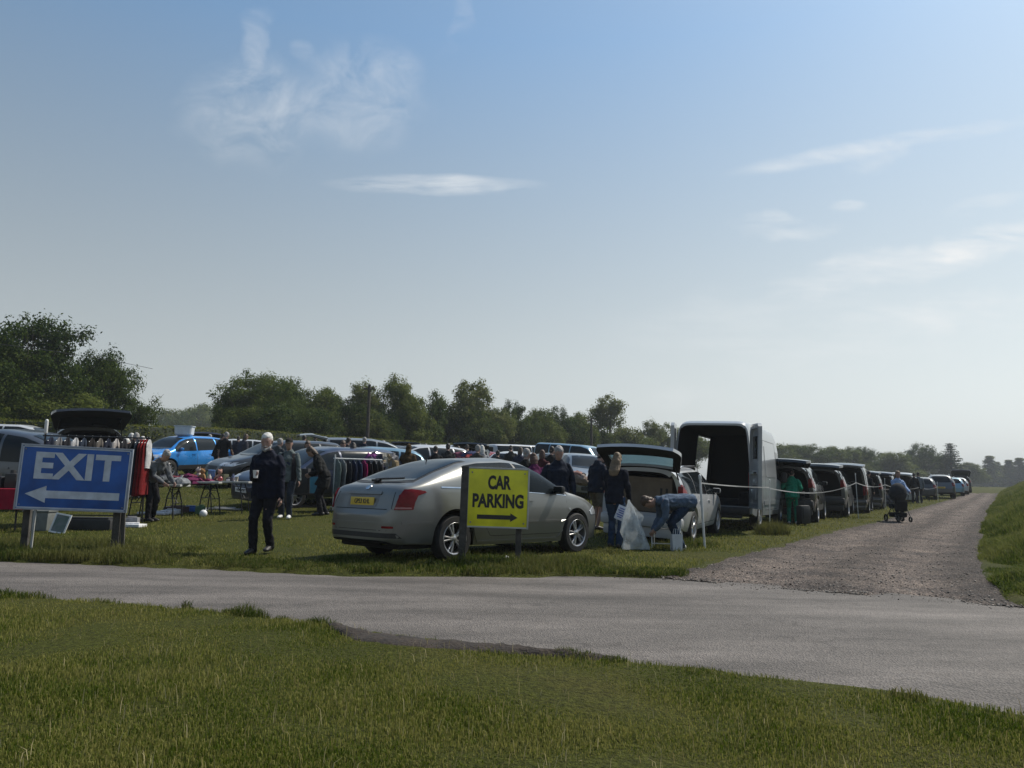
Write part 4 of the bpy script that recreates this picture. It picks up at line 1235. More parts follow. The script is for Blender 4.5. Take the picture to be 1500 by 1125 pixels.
OAK = [tree_proto(s, .52, 1.0, .12, 430, 78, .0105, (.10, .20), -.16) for s in (11, 12, 13)]
ROUND = [tree_proto(s, .40, 1.0, .14, 270, 74, .0112, (.12, .23), -.06) for s in (21, 22)]
SPARSE = [tree_proto(s, .33, 1.1, .18, 190, 64, .0105, (.13, .27), -.02) for s in (31, 32)]
FULL = [tree_proto(s, .46, 1.0, .03, 420, 70, .0118, (.12, .24)) for s in (41, 42)]
for lst, mt in ((OAK, LEAF_DARK), (ROUND, LEAF_LIGHT), (SPARSE, LEAF_PALE), (FULL, LEAF_LIGHT)):
    for cr, tr in lst: cr.materials.append(mt)


def conifer_proto(seed):
    g = random.Random(seed); cs, rs = [], []
    for k in range(24):
        z = .08 + .90 * k / 23; r = (.24 * (1 - z) ** .8 + .015) * g.uniform(.75, 1.15)
        m = max(3, int(11 * (1 - z) + 3))
        for j in range(m):
            a = j / m * 6.28 + k * 1.3; rr = r * g.uniform(.5, 1.05)
            for q in (.45, .8, 1.0):
                cs.append((rr * q * math.cos(a), rr * q * math.sin(a), z - rr * q * .18)); rs.append(.036 * g.uniform(.8, 1.5))
    c = leaf_mesh(np.array(cs), np.array(rs), 14, .012, seed, .5)
    c.materials.append(NEEDLE)
    t = MB(); t.tube([(0, 0, -.02), (0, 0, .5), (0, 0, .98)], [.022, .013, .003], 7)
    return c, t.mesh('trunk', [BARK])


def poplar_proto(seed):
    g = random.Random(seed); cs, rs = [], []
    for k in range(380):
        z = g.uniform(.01, 1.0); r = .085 * (min(1, z / .25) ** .6) * max(.05, 1 - z) ** .45 * g.uniform(.2, 1)
        a = g.uniform(0, 6.28); cs.append((r * math.cos(a), r * math.sin(a), z)); rs.append(g.uniform(.018, .034))
    c = leaf_mesh(np.array(cs), np.array(rs), 22, .010, seed, 1.3); c.materials.append(LEAF_LIGHT)
    t = MB(); t.tube([(0, 0, -.02), (0, 0, .5), (0, 0, .95)], [.018, .010, .003], 7)
    return c, t.mesh('trunk', [BARK])


CONIFER = [conifer_proto(51)]; POPLAR = [poplar_proto(61), poplar_proto(62)]


def tree(px, top, d, wpx, proto, label, group, cat='tree', rz=None, leaf=None, name='tree', sink=0.0):
    """place a tree so that its top stands at pixel (px, top) at distance d and its crown is wpx pixels wide"""
    pos = gp(px, d); h = zat(px, top, d) - pos.z
    o = thing(name, label, cat, (pos.x, pos.y, pos.z - sink), rz if rz is not None else rng.uniform(0, 6.28), group)
    cme, tme = proto
    ext = np.empty(len(cme.vertices) * 3, np.float32); cme.vertices.foreach_get('co', ext); ext = ext.reshape(-1, 3)
    wid = 2 * np.percentile(np.hypot(ext[:, 0], ext[:, 1]), 93)
    top_ = np.percentile(ext[:, 2], 99.7)
    sz = (h + sink) / top_; sx = 1.22 * wpx / F_PX * d / wid
    o.scale = (sx, sx, sz)
    c = link('crown', cme, o); link('trunk', tme, o)
    if leaf is not None:
        c.material_slots[0].link = 'OBJECT'; c.material_slots[0].material = leaf
    return o


HG = 'trees behind the field hedge'
for a in [
    (-45, 482, 40, 150, OAK[1], 'huge dark broad tree cut off by the left edge of the picture', LEAF_DARK),
    (38, 466, 43, 150, OAK[0], 'tallest dark broadleaf tree, above the exit sign', LEAF_DARK),
    (155, 520, 45, 92, OAK[2], 'dark rounded tree just right of the tallest tree, above the open dark tailgate', LEAF_DARK),
    (190, 592, 44, 46, FULL[0], 'low bushy tree at the right foot of the dark trees above the clothes rail', LEAF_LIGHT),
    (90, 575, 41, 110, FULL[1], 'low bushy growth under the tall dark trees', LEAF_LIGHT),
    (10, 585, 39, 90, FULL[0], 'low bushy growth at the left edge below the huge dark tree', LEAF_LIGHT),
    (372, 547, 56, 110, OAK[0], 'broad dense oak-like tree standing above the white haired man', LEAF_DARK),
    (425, 556, 58, 84, OAK[2], 'right hand half of the dense pair of trees above the white haired man', LEAF_DARK),
    (330, 575, 57, 44, ROUND[0], 'small tree jutting from the left side of the broad dense tree', LEAF_DARK),
    (470, 570, 60, 70, FULL[1], 'mid green tree between the dense broad trees and the thin airy trees', LEAF_LIGHT),
    (505, 592, 60, 60, FULL[0], 'lower bushy tree left of the utility pole above the clothes rails', LEAF_LIGHT),
    (528, 561, 62, 52, SPARSE[0], 'thin airy tree with sky showing through beside the utility pole', LEAF_PALE),
    (574, 553, 64, 66, ROUND[1], 'tall upright tree above the silver car roof', LEAF_LIGHT),
    (598, 580, 63, 56, FULL[1], 'shorter full tree right of the tall upright tree above the silver car', LEAF_LIGHT),
    (630, 574, 66, 52, SPARSE[1], 'narrow open crowned tree above the brown hooded person', LEAF_DARK),
    (690, 559, 70, 90, ROUND[0], 'large rounded tree with pale leaves above the parking sign', LEAF_PALE),
    (655, 600, 70, 60, FULL[0], 'bushy low tree at the left foot of the large rounded pale tree', LEAF_DARK),
    (722, 600, 72, 56, FULL[1], 'bushy low tree at the right foot of the large rounded pale tree', LEAF_LIGHT),
    (748, 589, 74, 46, ROUND[1], 'dark headed tree right of the large rounded pale tree', LEAF_DARK),
    (782, 600, 76, 52, FULL[0], 'mid green tree above the person in the purple coat', LEAF_LIGHT),
    (815, 598, 79, 56, OAK[1], 'dark tree above the big man in the navy jacket', LEAF_DARK),
    (848, 606, 82, 46, FULL[1], 'green tree left of the second utility pole', LEAF_LIGHT),
    (893, 580, 88, 66, SPARSE[1], 'airy round headed tree standing higher than its neighbours above the open boot', LEAF_PALE),
    (868, 628, 86, 60, FULL[0], 'low growth beside the second utility pole', LEAF_LIGHT),
    (915, 636, 90, 60, FULL[1], 'low bushy growth under the airy round headed tree', LEAF_LIGHT),
    (952, 617, 96, 40, SPARSE[0], 'small open tree just left of the white van roof', LEAF_PALE),
    (980, 622, 100, 50, ROUND[0], 'round tree partly hidden by the white van', LEAF_LIGHT),
    (1010, 632, 110, 60, FULL[1], 'tree seen through the open side of the white van', LEAF_LIGHT),
]:
    tree(*a[:5], a[5], HG, leaf=a[6], sink=.2)
for i, (px, tp, d, wpx) in enumerate([(350, 596, 53, 70), (400, 592, 54, 80), (450, 600, 56, 70), (540, 602, 60, 60), (560, 600, 61, 64), (612, 606, 64, 60), (675, 604, 68, 60), (702, 602, 69, 60), (765, 612, 73, 50), (800, 616, 76, 50), (830, 618, 79, 50), (885, 632, 85, 50), (935, 640, 92, 50)]):
    tree(px, tp, d, wpx, FULL[i % 2], 'dense bush filling the gap under the trees behind the hedge', 'bushes filling the gaps under the trees', cat='bush', leaf=LEAF_DARK if i % 3 else LEAF_LIGHT, name='bush', sink=.4)

FG = 'hazy trees in the distance'
for a in [(238, 600, 190, 50, FULL[0], 'hazy far tree left of the broad dense tree, lower of the pair'), (292, 594, 200, 80, FULL[1], 'hazy far domed tree above the blue car'), (262, 606, 180, 60, OAK[1], 'hazy far tree between the two domed far trees above the blue car'),
          (325, 606, 195, 60, FULL[0], 'hazy far tree half hidden behind the broad dense tree'),
          (1150, 650, 150, 60, FULL[0], 'far tree directly right of the white van roof'), (1185, 652, 152, 58, OAK[0], 'far tree second along from the white van'),
          (1220, 655, 155, 50, FULL[1], 'far tree above the grey car with open tailgate'), (1246, 656, 158, 44, ROUND[1], 'far round tree above the dark vans'),
          (1270, 655, 160, 42, OAK[2], 'far tree above the black open car in the row'), (1298, 663, 170, 56, FULL[0], 'far lower tree above the stroller'),
          (1350, 651, 180, 52, OAK[1], 'hazy big rounded tree left of the conifer'), (1332, 668, 178, 40, FULL[1], 'hazy low tree left of the big rounded one'),
          (1376, 668, 185, 40, FULL[0], 'hazy low tree between the big rounded one and the conifer'), (1418, 678, 230, 40, FULL[1], 'hazy low tree right of the conifer'),
          (1440, 694, 300, 60, FULL[0], 'very pale low wood edge at the end of the track'), (1480, 698, 310, 70, FULL[1], 'very pale low wood edge below the poplars'),
          (1520, 690, 300, 70, FULL[0], 'very pale low wood edge at the right edge of the picture'), (1405, 690, 260, 50, OAK[0], 'pale low wood edge left of the track end'),
          (1310, 672, 172, 60, FULL[1], 'far low tree behind the row of cars near the stroller')]:
    tree(*a, FG, sink=.3)
tree(1396, 650, 175, 34, CONIFER[0], 'dark layered conifer standing behind the end of the car row', FG, cat='conifer', name='conifer')
for i, (px, tp, wd, d) in enumerate([(1453, 668, 13, 290), (1463, 677, 10, 300), (1473, 682, 10, 305), (1482, 674, 12, 295), (1497, 671, 13, 290), (1440, 688, 9, 320), (1510, 678, 12, 300)]):
    tree(px, tp, d, wd * 1.35, POPLAR[i % 2], ['tallest slim poplar near the end of the track', 'second poplar right of the tallest one', 'short poplar in the middle of the row', 'fourth poplar along, taller than its neighbours', 'poplar at the right end of the row above the bank', 'lone thin poplar left of the tallest one', 'poplar cut off by the right picture edge'][i], 'row of poplars', cat='poplar', name='poplar')

# ------------------------------------------------------------------ hedge
def hedge(name, ctrl, label, nleaf, half=.75, leaf=.07):
    """ctrl: (px, top py, d)"""
    P0 = []
    for px, tp, d in ctrl:
        x = Xat(px, d); P0.append((x, d, zat(px, tp, d)))
    a = np.array(P0); s = np.concatenate([[0], np.cumsum(np.hypot(*np.diff(a[:, :2], axis=0).T))])
    q = np.linspace(0, s[-1], 160)
    L3 = np.stack([np.interp(q, s, a[:, k]) for k in range(3)], 1)
    mb = MB(); rows = []
    prof = [(-1, 0), (-1.06, .35), (-1.0, .75), (-.75, .97), (0, 1.0), (.75, .97), (1.0, .75), (1.06, .35), (1, 0)]
    for i in range(160):
        t = L3[min(i + 1, 159)] - L3[max(i - 1, 0)]; t = t[:2] / np.linalg.norm(t[:2]); nn = np.array([t[1], -t[0]])
        row = []
        for (o_, hh) in prof:
            b = 1 + .10 * noise.noise((q[i] * .5, o_ * 2, hh * 3))
            p = L3[i, :2] + nn * o_ * half * b
            g = tz(*p); row.append((p[0], p[1], g - .05 + (L3[i, 2] - g - .08) * hh * (1 + .02 * noise.noise((q[i] * .9, o_, 0)))))
        rows.append(row)
    mb.grid(rows)
    o = thing(name, label, 'hedge', (0, 0, 0))
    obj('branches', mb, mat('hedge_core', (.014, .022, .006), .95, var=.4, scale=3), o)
    Pg = np.array(rows)
    g = np.random.default_rng(5)
    u = g.random(nleaf) * 158; v_ = g.random(nleaf) * 7.999
    i0, j0 = u.astype(int), v_.astype(int); fu, fv = (u - i0)[:, None], (v_ - j0)[:, None]
    c = Pg[i0, j0] * (1 - fu) * (1 - fv) + Pg[i0 + 1, j0] * fu * (1 - fv) + Pg[i0, j0 + 1] * (1 - fu) * fv + Pg[i0 + 1, j0 + 1] * fu * fv
    me = leaf_mesh(c, np.full(nleaf, .13), 1, leaf, 3, 1, .5)
    me.name = 'foliage'; me.materials.append(leafmat('hedge_leaves', (.030, .046, .006), (.075, .092, .012), (.15, .15, .03), .45, .5))
    link('foliage', me, o)


hedge('hedge', [(-150, 606, 36), (60, 614, 37), (160, 618, 38), (225, 622, 40), (340, 626, 46), (450, 634, 51), (560, 642, 56), (650, 648, 62), (750, 655, 68), (850, 661, 76), (960, 668, 86), (1010, 672, 95)], 'long clipped green hedge running along the back of the market field', 60000)

# utility poles
for (px, tp, d, lb) in [(535, 563, 58, 'dark wooden utility pole standing behind the clothes rails'), (866, 612, 78, 'thin dark utility pole left of the airy round tree')]:
    b = gp(px, d, -.3); h = zat(px, tp, d) - b.z
    t = thing('utility_pole', lb, 'utility pole', b, 0, 'utility poles')
    m_ = MB(); m_.tube([(0, 0, 0), (0, 0, h)], [.15, .11], 10); obj('pole', m_, BARK, t)
    m_ = MB(); m_.box((0, 0, h - .35), (.9, .09, .1), bev=.01); obj('crossarm', m_, BARK, t)
    for k in (-.38, .38):
        m_ = MB(); m_.lathe([(.0, 0), (.035, 0), (.05, .04), (.03, .06), (.045, .1), (0, .13)], 8, 'z', (k, 0, h - .3)); obj('insulator', m_, mat('porcelain', (.25, .2, .16), .3), t)
# ------------------------------------------------------------------ vehicle materials
def paint(name, col, metal=.55, rough=.34):
    return mat('paint_' + name, col, rough, metal, .10, 1.7, coat=.7, spec=.5)


GLASS = mat('car_glass', (.010, .013, .015), .03, 0, .25, 1.2, spec=.22)
PLASTIC = mat('black_plastic', (.018, .018, .019), .55, 0, .2, 9)
LINER = mat('dark_interior', (.006, .006, .0065), .9, 0, .3, 6)
RUBBER = mat('tyre_rubber', (.016, .016, .016), .85, 0, .3, 14)
ALLOY = mat('alloy_wheel', (.45, .45, .46), .32, .85, .15, 8)
REDLENS = mat('red_lens', (.16, .004, .006), .22, 0, .25, 12, spec=.25)
CLEAR = mat('clear_lens', (.52, .54, .56), .1, .35, .25, 14, coat=1)
PLATEY = mat('yellow_plate', (.62, .42, .04), .4, 0, .06, 8)
PLATEW = mat('white_plate', (.70, .70, .68), .4, 0, .06, 8)
INK = mat('black_ink', (.010, .010, .010), .5, 0, .1, 8)
CHROME = mat('chrome', (.6, .6, .6), .18, 1.0, .1, 6)
SEAM = mat('seam_gap', (.008, .008, .008), .9, 0, .1, 8)


def text_mesh(s, size, material, ext=.002, bold=0.0, cond=1.0, cx=True, space=1.0):
    cu = bpy.data.curves.new('lettering', 'FONT'); cu.body = s; cu.size = size; cu.extrude = ext
    cu.align_x = 'CENTER'; cu.align_y = 'CENTER'; cu.offset = bold; cu.space_character = space; cu.resolution_u = 4
    o = bpy.data.objects.new('lettering', cu); COL.objects.link(o)
    bpy.context.view_layer.update()
    dg = bpy.context.evaluated_depsgraph_get()
    me = bpy.data.meshes.new_from_object(o.evaluated_get(dg))
    bpy.data.objects.remove(o); bpy.data.curves.remove(cu)
    me.name = 'lettering'
    for v in me.vertices:
        v.co.x *= cond
    me.materials.clear(); me.materials.append(material)
    me.polygons.foreach_set('use_smooth', [False] * len(me.polygons))
    return me


# ------------------------------------------------------------------ wheels (shared meshes)
def wheel_meshes(spokes, tyre_r=.315, rim_r=.215, w=.205):
    t = MB(); h = w / 2
    t.lathe([(rim_r * .98, -h * .85), (rim_r * 1.04, -h), (tyre_r * .93, -h * .98), (tyre_r * .985, -h * .8), (tyre_r, -h * .45), (tyre_r, h * .45), (tyre_r * .985, h * .8), (tyre_r * .93, h * .98), (rim_r * 1.04, h), (rim_r * .98, h * .85), (rim_r * .96, -h * .6)], 36, 'y')
    r = MB()
    # +y is the outer face
    r.lathe([(rim_r * 1.02, h * .93), (rim_r * .99, h * .99), (rim_r * .93, h * .93), (rim_r * .90, h * .3), (rim_r * .90, -h * .6)], 36, 'y', mat=0)
    r.lathe([(rim_r * .91, -h * .1), (.03, -h * .1), (0.0, -h * .1)], 36, 'y', mat=1)
    r.lathe([(0, h * .86), (.026, h * .86), (.04, h * .78), (.06, h * .72), (.062, h * .2)], 16, 'y', mat=0)
    twin = spokes == 5
    for k in range(spokes * (2 if twin else 1)):
        a = 2 * math.pi * (k // 2) / spokes + (.17 if k % 2 else -.17) if twin else 2 * math.pi * k / spokes
        c, s = math.cos(a), math.sin(a)
        wd0, wd1 = (.013, .022) if twin else (.030, .042) if spokes <= 6 else (.014, .018)
        P = []
        for q, wd, o_, th in ((.03, wd0 * 1.2, h * .80, .03), (rim_r * .5, wd0, h * .82, .03), (rim_r * .93, wd1, h * .72, .03)):
            P.append((q, wd, o_, th))
        vs = []
        for q, wd, o_, th in P:
            for e, oo in ((-wd, o_ - .012), (-wd * .45, o_), (wd * .45, o_), (wd, o_ - .012), (wd, o_ - th), (-wd, o_ - th)):
                vs.append((c * q - s * e, oo, s * q + c * e))
        fs = []
        for i in range(2):
            for j in range(6):
                fs.append((i * 6 + j, i * 6 + (j + 1) % 6, (i + 1) * 6 + (j + 1) % 6, (i + 1) * 6 + j))
        r.add(vs, fs, 0)
    return t.mesh('wheel', [RUBBER], fix=True), r.mesh('rim', [ALLOY, SEAM], fix=True)


W5 = wheel_meshes(5); W7 = wheel_meshes(9); WV = wheel_meshes(6, .34, .21, .21)


def put_wheels(root, xr, xf, W, z, kind=W7, scale=1.0):
    for x in (xr, xf):
        for sd in (1, -1):
            o = link('wheel', kind[0], root, (x, sd * (W / 2 - .115), z), (0, 0, 0 if sd > 0 else math.pi))
            o.scale = (scale,) * 3
            link('rim', kind[1], o)


# ------------------------------------------------------------------ car bodies
def smooth_interp(pts, k=.05):
    a = np.array(pts, float)
    def f(x):
        return (np.interp(x - k, a[:, 0], a[:, 1]) + np.interp(x - k / 2, a[:, 0], a[:, 1]) + 2 * np.interp(x, a[:, 0], a[:, 1]) + np.interp(x + k / 2, a[:, 0], a[:, 1]) + np.interp(x + k, a[:, 0], a[:, 1])) / 6
    return f


class Body:
    def __init__(s, L, W, top, belt, sill=.24, xr=-1.3, xf=1.35, wz=.31, arch=.37, n=3.0, lean=.26, pr=8.0, pf=5.5, bot=None, tuck=.06, nlow=8, ngre=13, k=.05, cut=None):
        s.L, s.W, s.n, s.lean = L, W, n, lean
        s.top = smooth_interp(top, k); s.beltf = smooth_interp(belt, .08)
        s.sillf = smooth_interp(bot or [(-L / 2, sill + .10), (-L / 2 + .5, sill), (L / 2 - .6, sill), (L / 2, sill - .02)], .05)
        s.xr, s.xf, s.wz, s.arch, s.pr, s.pf, s.tuck, s.nlow, s.ngre, s.cut = xr, xf, wz, arch, pr, pf, tuck, nlow, ngre, cut

    def halfw(s, x):
        t = min(1.0, abs(2 * x / s.L)); p = s.pf if x > 0 else s.pr
        return s.W / 2 * max(0.0, 1 - t ** p) ** (1 / p)

    def zbot(s, x):
        z = float(s.sillf(x))
        for xw in (s.xr, s.xf):
            d = abs(x - xw)
            if d < s.arch:
                z = max(z, s.wz + math.sqrt(s.arch ** 2 - d ** 2))
        return z

    def section(s, x):
        w = s.halfw(x); zt = float(s.top(x)); zb = min(s.zbot(x), zt - .12)
        zl = max(zb + .05, min(float(s.beltf(x)), zt - .05))
        pts = [(0, zb), (w * .82, zb), (w * (.985 - s.tuck), zb + .008)]
        for k in range(s.nlow + 1):
            q = k / s.nlow
            z = zb + .025 + (zl - zb - .025) * q
            zz = (z - .25) / max(.1, zl - .25)          # absolute height drives the bulge so arches do not pinch
            y = w * (1 - s.tuck * (max(-.4, zz) - .58) ** 2 / .3364)
            pts.append((y, z))
        y0 = pts[-1][0]
        b = zt - zl
        for k in range(1, s.ngre + 1):
            th = math.pi / 2 * k / s.ngre
            y = y0 * max(0, math.cos(th)) ** (2 / s.n) if k < s.ngre else 0.0
            zq = math.sin(th) ** (2 / s.n)
            pts.append((y * (1 - s.lean * zq * min(1, b / .45)), zl + b * zq))
        return pts

    def stations(s):
        h = s.L / 2
        xs = list(np.linspace(-h + .25, h - .25, 52))
        for e in (-1, 1):
            xs += [e * (h - .25 * (1 - math.cos(math.pi / 2 * q))) for q in (.0, .12, .2, .28, .36, .45, .55, .66, .78, .9)]
        for xw in (s.xr, s.xf):
            for q in range(0, 19):
                xs.append(xw + s.arch * math.cos(math.pi * q / 18))
            xs += [xw - s.arch - .004, xw + s.arch + .004]
        xs = sorted(x for x in xs if -h <= x <= h)
        out = [xs[0]]
        for x in xs[1:]:
            if x - out[-1] > .0035: out.append(x)
        if s.cut is not None:
            out = [s.cut] + [x for x in out if x > s.cut + .02]
        return out

    def build(s, mats, zlow=.62, depth=1.3, dark_below=None, hole=None, rimw=.87, rimz=.075):
        """mats: paint, plastic, liner. With cut set, the tail is open and a lined load space runs forward."""
        mb = MB(); rows = []
        st = s.stations()
        for x in st:
            p = s.section(x)
            row = [(x, -y, z) for y, z in p[::-1]][:-1] + [(x, y, z) for y, z in p]
            rows.append(row)
        n = len(rows[0]); vs = [v for r_ in rows for v in r_]
        mid = n // 2
        fp, fd, fk = [], [], []
        for i in range(len(rows) - 1):
            for j in range(n - 1):
                f = (i * n + j, (i + 1) * n + j, (i + 1) * n + j + 1, i * n + j + 1)
                jj = min(abs(j - mid), abs(j + 1 - mid))
                cx = (st[i] + st[i + 1]) / 2
                cz = sum(vs[q][2] for q in f) / 4; cy = sum(vs[q][1] for q in f) / 4
                if hole and hole(cx, cy, cz):
                    continue
                if jj <= 1:
                    fd.append(f)
                elif dark_below and cz < dark_below:
                    fk.append(f)
                else:
                    fp.append(f)
        mb.v = vs
        mb.f = fp + fk + fd; mb.m = [0] * len(fp) + [1] * len(fk) + [2] * len(fd)
        if s.cut is not None:
            ring = rows[0]; off = len(mb.v)
            zt = max(p[2] for p in ring)
            inner = []
            for (x, y, z) in ring:
                inner.append((x, y * rimw, min(max(z, zlow), zt - rimz) if z < zt - .1 else z - rimz))
            loops = [ring, inner]
            nst = 8 if hole else 1
            for k in range(1, nst + 1):
                loops.append([(x + depth * k / nst, y * (1 if hole else .93), zlow + (z - zlow) * (1 if hole else .93)) for x, y, z in inner])
            o0 = len(mb.v)
            for lp in loops: mb.v.extend(lp)
            for a in range(len(loops) - 1):
                for j in range(n - 1):
                    A = o0 + a * n + j; B = o0 + (a + 1) * n + j
                    f = (A, B, B + 1, A + 1)
                    c = [sum(mb.v[q][t] for q in f) / 4 for t in range(3)]
                    if a > 0 and hole and hole(c[0], c[1] * 1.1, c[2]): continue
                    mb.f.append(f); mb.m.append(0 if a == 0 else 2)
            mb.f.append(tuple(range(o0 + (len(loops) - 1) * n, o0 + len(loops) * n))); mb.m.append(2)
        s.mb = mb
        me = mb.mesh('body', mats, True, True, 32)
        bm = bmesh.new(); bm.from_mesh(me); s.bvh = BVHTree.FromBMesh(bm); bm.free()
        s.mesh = me
        return me

    # --- panels laid on the bodywork by projecting a flat outline on to it
    def patch(s, poly, ax, off=.004, cell=.07, mat=0, mb=None, skirt=.006):
        """poly: 2D outline (u, v). ax: (origin, udir, vdir, ray direction)"""
        o, ud, vd, rd = [Vector(a) for a in ax]
        bm = bmesh.new()
        f = bm.faces.new([bm.verts.new((u, v, 0)) for u, v in poly])
        us = [p[0] for p in poly]; vv = [p[1] for p in poly]
        for c, lo, hi, nrm in ((0, min(us), max(us), (1, 0, 0)), (1, min(vv), max(vv), (0, 1, 0))):
            k = max(1, int((hi - lo) / cell))
            for i in range(1, k):
                q = lo + (hi - lo) * i / k
                bmesh.ops.bisect_plane(bm, geom=bm.verts[:] + bm.edges[:] + bm.faces[:], plane_co=(q, 0, 0) if c == 0 else (0, q, 0), plane_no=nrm)
        bm.verts.index_update()
        out, ok = [], []
        for v in bm.verts:
            p = o + ud * v.co.x + vd * v.co.y
            h, nrm, _, _ = s.bvh.ray_cast(p, rd, 6)
            if h is None:
                h, nrm, _, _ = s.bvh.find_nearest(p + rd * 1.0)
            if nrm.dot(rd) > 0: nrm = -nrm
            out.append(h + nrm * off)
        mb = mb if mb is not None else MB()
        fs = [[v.index for v in fc.verts] for fc in bm.faces]
        be = [e for e in bm.edges if len(e.link_faces) == 1]
        base = len(out)
        vs = list(out); idx = {}
        for e in be:
            for v in e.verts:
                if v.index not in idx:
                    idx[v.index] = len(vs); vs.append(out[v.index] + rd.normalized() * (off + skirt))
        for e in be:
            a, b = e.verts[0].index, e.verts[1].index
            fs.append([a, b, idx[b], idx[a]])
        bm.free()
        mb.add(vs, fs, mat)
        return mb

    def side_ax(s, sd):
        return ((0, sd * 2.5, 0), (1, 0, 0), (0, 0, 1), (0, -sd, 0))

    AX_REAR = ((-4.5, 0, 0), (0, 1, 0), (0, 0, 1), (1, 0, 0))
    AX_FRONT = ((4.5, 0, 0), (0, 1, 0), (0, 0, 1), (-1, 0, 0))

    def window_polys(s, xa, xb, splits, zmargin=.04, tmargin=.095, pillar=.035):
        xs = np.linspace(xa, xb, 60)
        lo = np.array([float(s.beltf(x)) + zmargin for x in xs]); hi = np.array([float(s.top(x)) - tmargin for x in xs])
        polys = []
        ed = [xa] + splits + [xb]
        for i in range(len(ed) - 1):
            a = ed[i] + (pillar if i else 0); b = ed[i + 1] - (pillar if i < len(ed) - 2 else 0)
            q = [x for x in np.linspace(a, b, 22) if np.interp(x, xs, hi) - np.interp(x, xs, lo) > .03]
            if len(q) < 3: continue
            polys.append([(x, float(np.interp(x, xs, lo))) for x in q] + [(x, float(np.interp(x, xs, hi))) for x in q[::-1]])
        return polys


def quad(a, b, c, d): return [a, b, c, d]


def rrect(cx, cy, w_, h_, r=.02, n=4):
    out = []
    for k, (sx, sy) in enumerate(((1, 1), (-1, 1), (-1, -1), (1, -1))):
        for i in range(n + 1):
            a = math.pi / 2 * (k + i / n)
            out.append((cx + sx * (w_ / 2 - r) + r * math.cos(a), cy + sy * (h_ / 2 - r) + r * math.sin(a)))
    return out


def mirror_part(root, x, z, y, sd, mt):
    m = MB()
    m.box((x, sd * (y + .10), z + .02), (.09, .18, .115), bev=.045)
    m.box((x + .03, sd * (y + .01), z - .02), (.05, .08, .04), bev=.01)
    m.box((x - .052, sd * (y + .10), z + .02), (.006, .155, .095), mat=1)
    obj('mirror', m, [mt, GLASS], root, fix=True)


def plate(root, s, loc, rotz, mt, w=.52, h=.111, tilt=0.0, size=.082):
    m = MB(); m.box((0, 0, 0), (w, .012, h), bev=.004)
    p = obj('number_plate', m, mt, root, loc, (tilt, 0, rotz))
    t = link('lettering', text_mesh(s, size, INK, .001, .002, .92), p, (0, -.0075, 0), (math.pi / 2, 0, 0))
    return p


SPECS = {}
_h = lambda L, H, W, top, belt, **k: dict(L=L, H=H, W=W, top=top, belt=belt, **k)
# outlines: rear (negative x) to front
SPECS['hatch'] = _h(4.15, 1.47, 1.74, [(-2.08, .62), (-2.03, .70), (-1.97, .98), (-1.72, 1.30), (-1.5, 1.40), (-.9, 1.455), (-.1, 1.47), (.35, 1.42), (.62, 1.33), (1.18, .99), (1.75, .85), (1.98, .72), (2.08, .52)],
                    [(-2.08, .93), (-1.5, .93), (.9, .87), (1.4, .82), (2.08, .66)], xr=-1.27, xf=1.28, win=(-1.72, 1.02, [-1.02, -.03]), screen=(.99, 1.40), back=(1.0, 1.36))
SPECS['estate'] = _h(4.6, 1.48, 1.75, [(-2.3, .58), (-2.25, .68), (-2.18, .98), (-2.02, 1.28), (-1.88, 1.40), (-1.3, 1.455), (-.1, 1.48), (.3, 1.43), (.58, 1.34), (1.2, .99), (1.9, .85), (2.18, .72), (2.3, .5)],
                     [(-2.3, .92), (-1.5, .93), (.9, .87), (1.4, .82), (2.3, .64)], xr=-1.33, xf=1.35, win=(-1.98, 1.02, [-1.12, -.05]), screen=(.99, 1.41), back=(1.0, 1.38))
SPECS['suv'] = _h(4.45, 1.66, 1.82, [(-2.22, .70), (-2.17, .80), (-2.1, 1.10), (-1.9, 1.44), (-1.72, 1.58), (-1.2, 1.64), (-.1, 1.66), (.35, 1.61), (.68, 1.50), (1.22, 1.13), (1.85, 1.0), (2.12, .85), (2.22, .6)],
                  [(-2.22, 1.07), (-1.5, 1.06), (.9, 1.0), (1.4, .95), (2.22, .78)], xr=-1.3, xf=1.34, sill=.30, n=4.2, lean=.20, wz=.345, arch=.41, win=(-1.86, 1.05, [-1.1, -.03]), screen=(1.13, 1.58), back=(1.12, 1.54), wscale=1.1, dark_below=.46)
SPECS['mpv'] = _h(4.4, 1.68, 1.80, [(-2.2, .60), (-2.16, .72), (-2.1, 1.02), (-2.0, 1.42), (-1.88, 1.58), (-1.3, 1.66), (-.2, 1.68), (.4, 1.60), (.75, 1.48), (1.5, 1.02), (1.95, .88), (2.12, .74), (2.2, .5)],
                  [(-2.2, 1.0), (-1.5, 1.0), (.9, .94), (1.5, .88), (2.2, .68)], xr=-1.33, xf=1.36, win=(-1.98, 1.25, [-1.12, -.02]), screen=(1.03, 1.57), back=(1.06, 1.54), lean=.14, n=4.8)
SPECS['panel'] = _h(4.85, 1.95, 1.90, [(-2.42, .66), (-2.40, .8), (-2.38, 1.5), (-2.34, 1.86), (-2.2, 1.93), (-1.0, 1.95), (.5, 1.93), (.95, 1.82), (1.65, 1.12), (2.15, .95), (2.36, .8), (2.42, .55)],
                    [(-2.42, 1.1), (-1.5, 1.1), (.9, 1.04), (1.6, .95), (2.42, .72)], xr=-1.5, xf=1.55, wz=.33, arch=.39, win=(-2.2, 1.3, [-1.3, -.05]), screen=(1.15, 1.82), back=(1.15, 1.78), lean=.12, n=6, wscale=1.04)


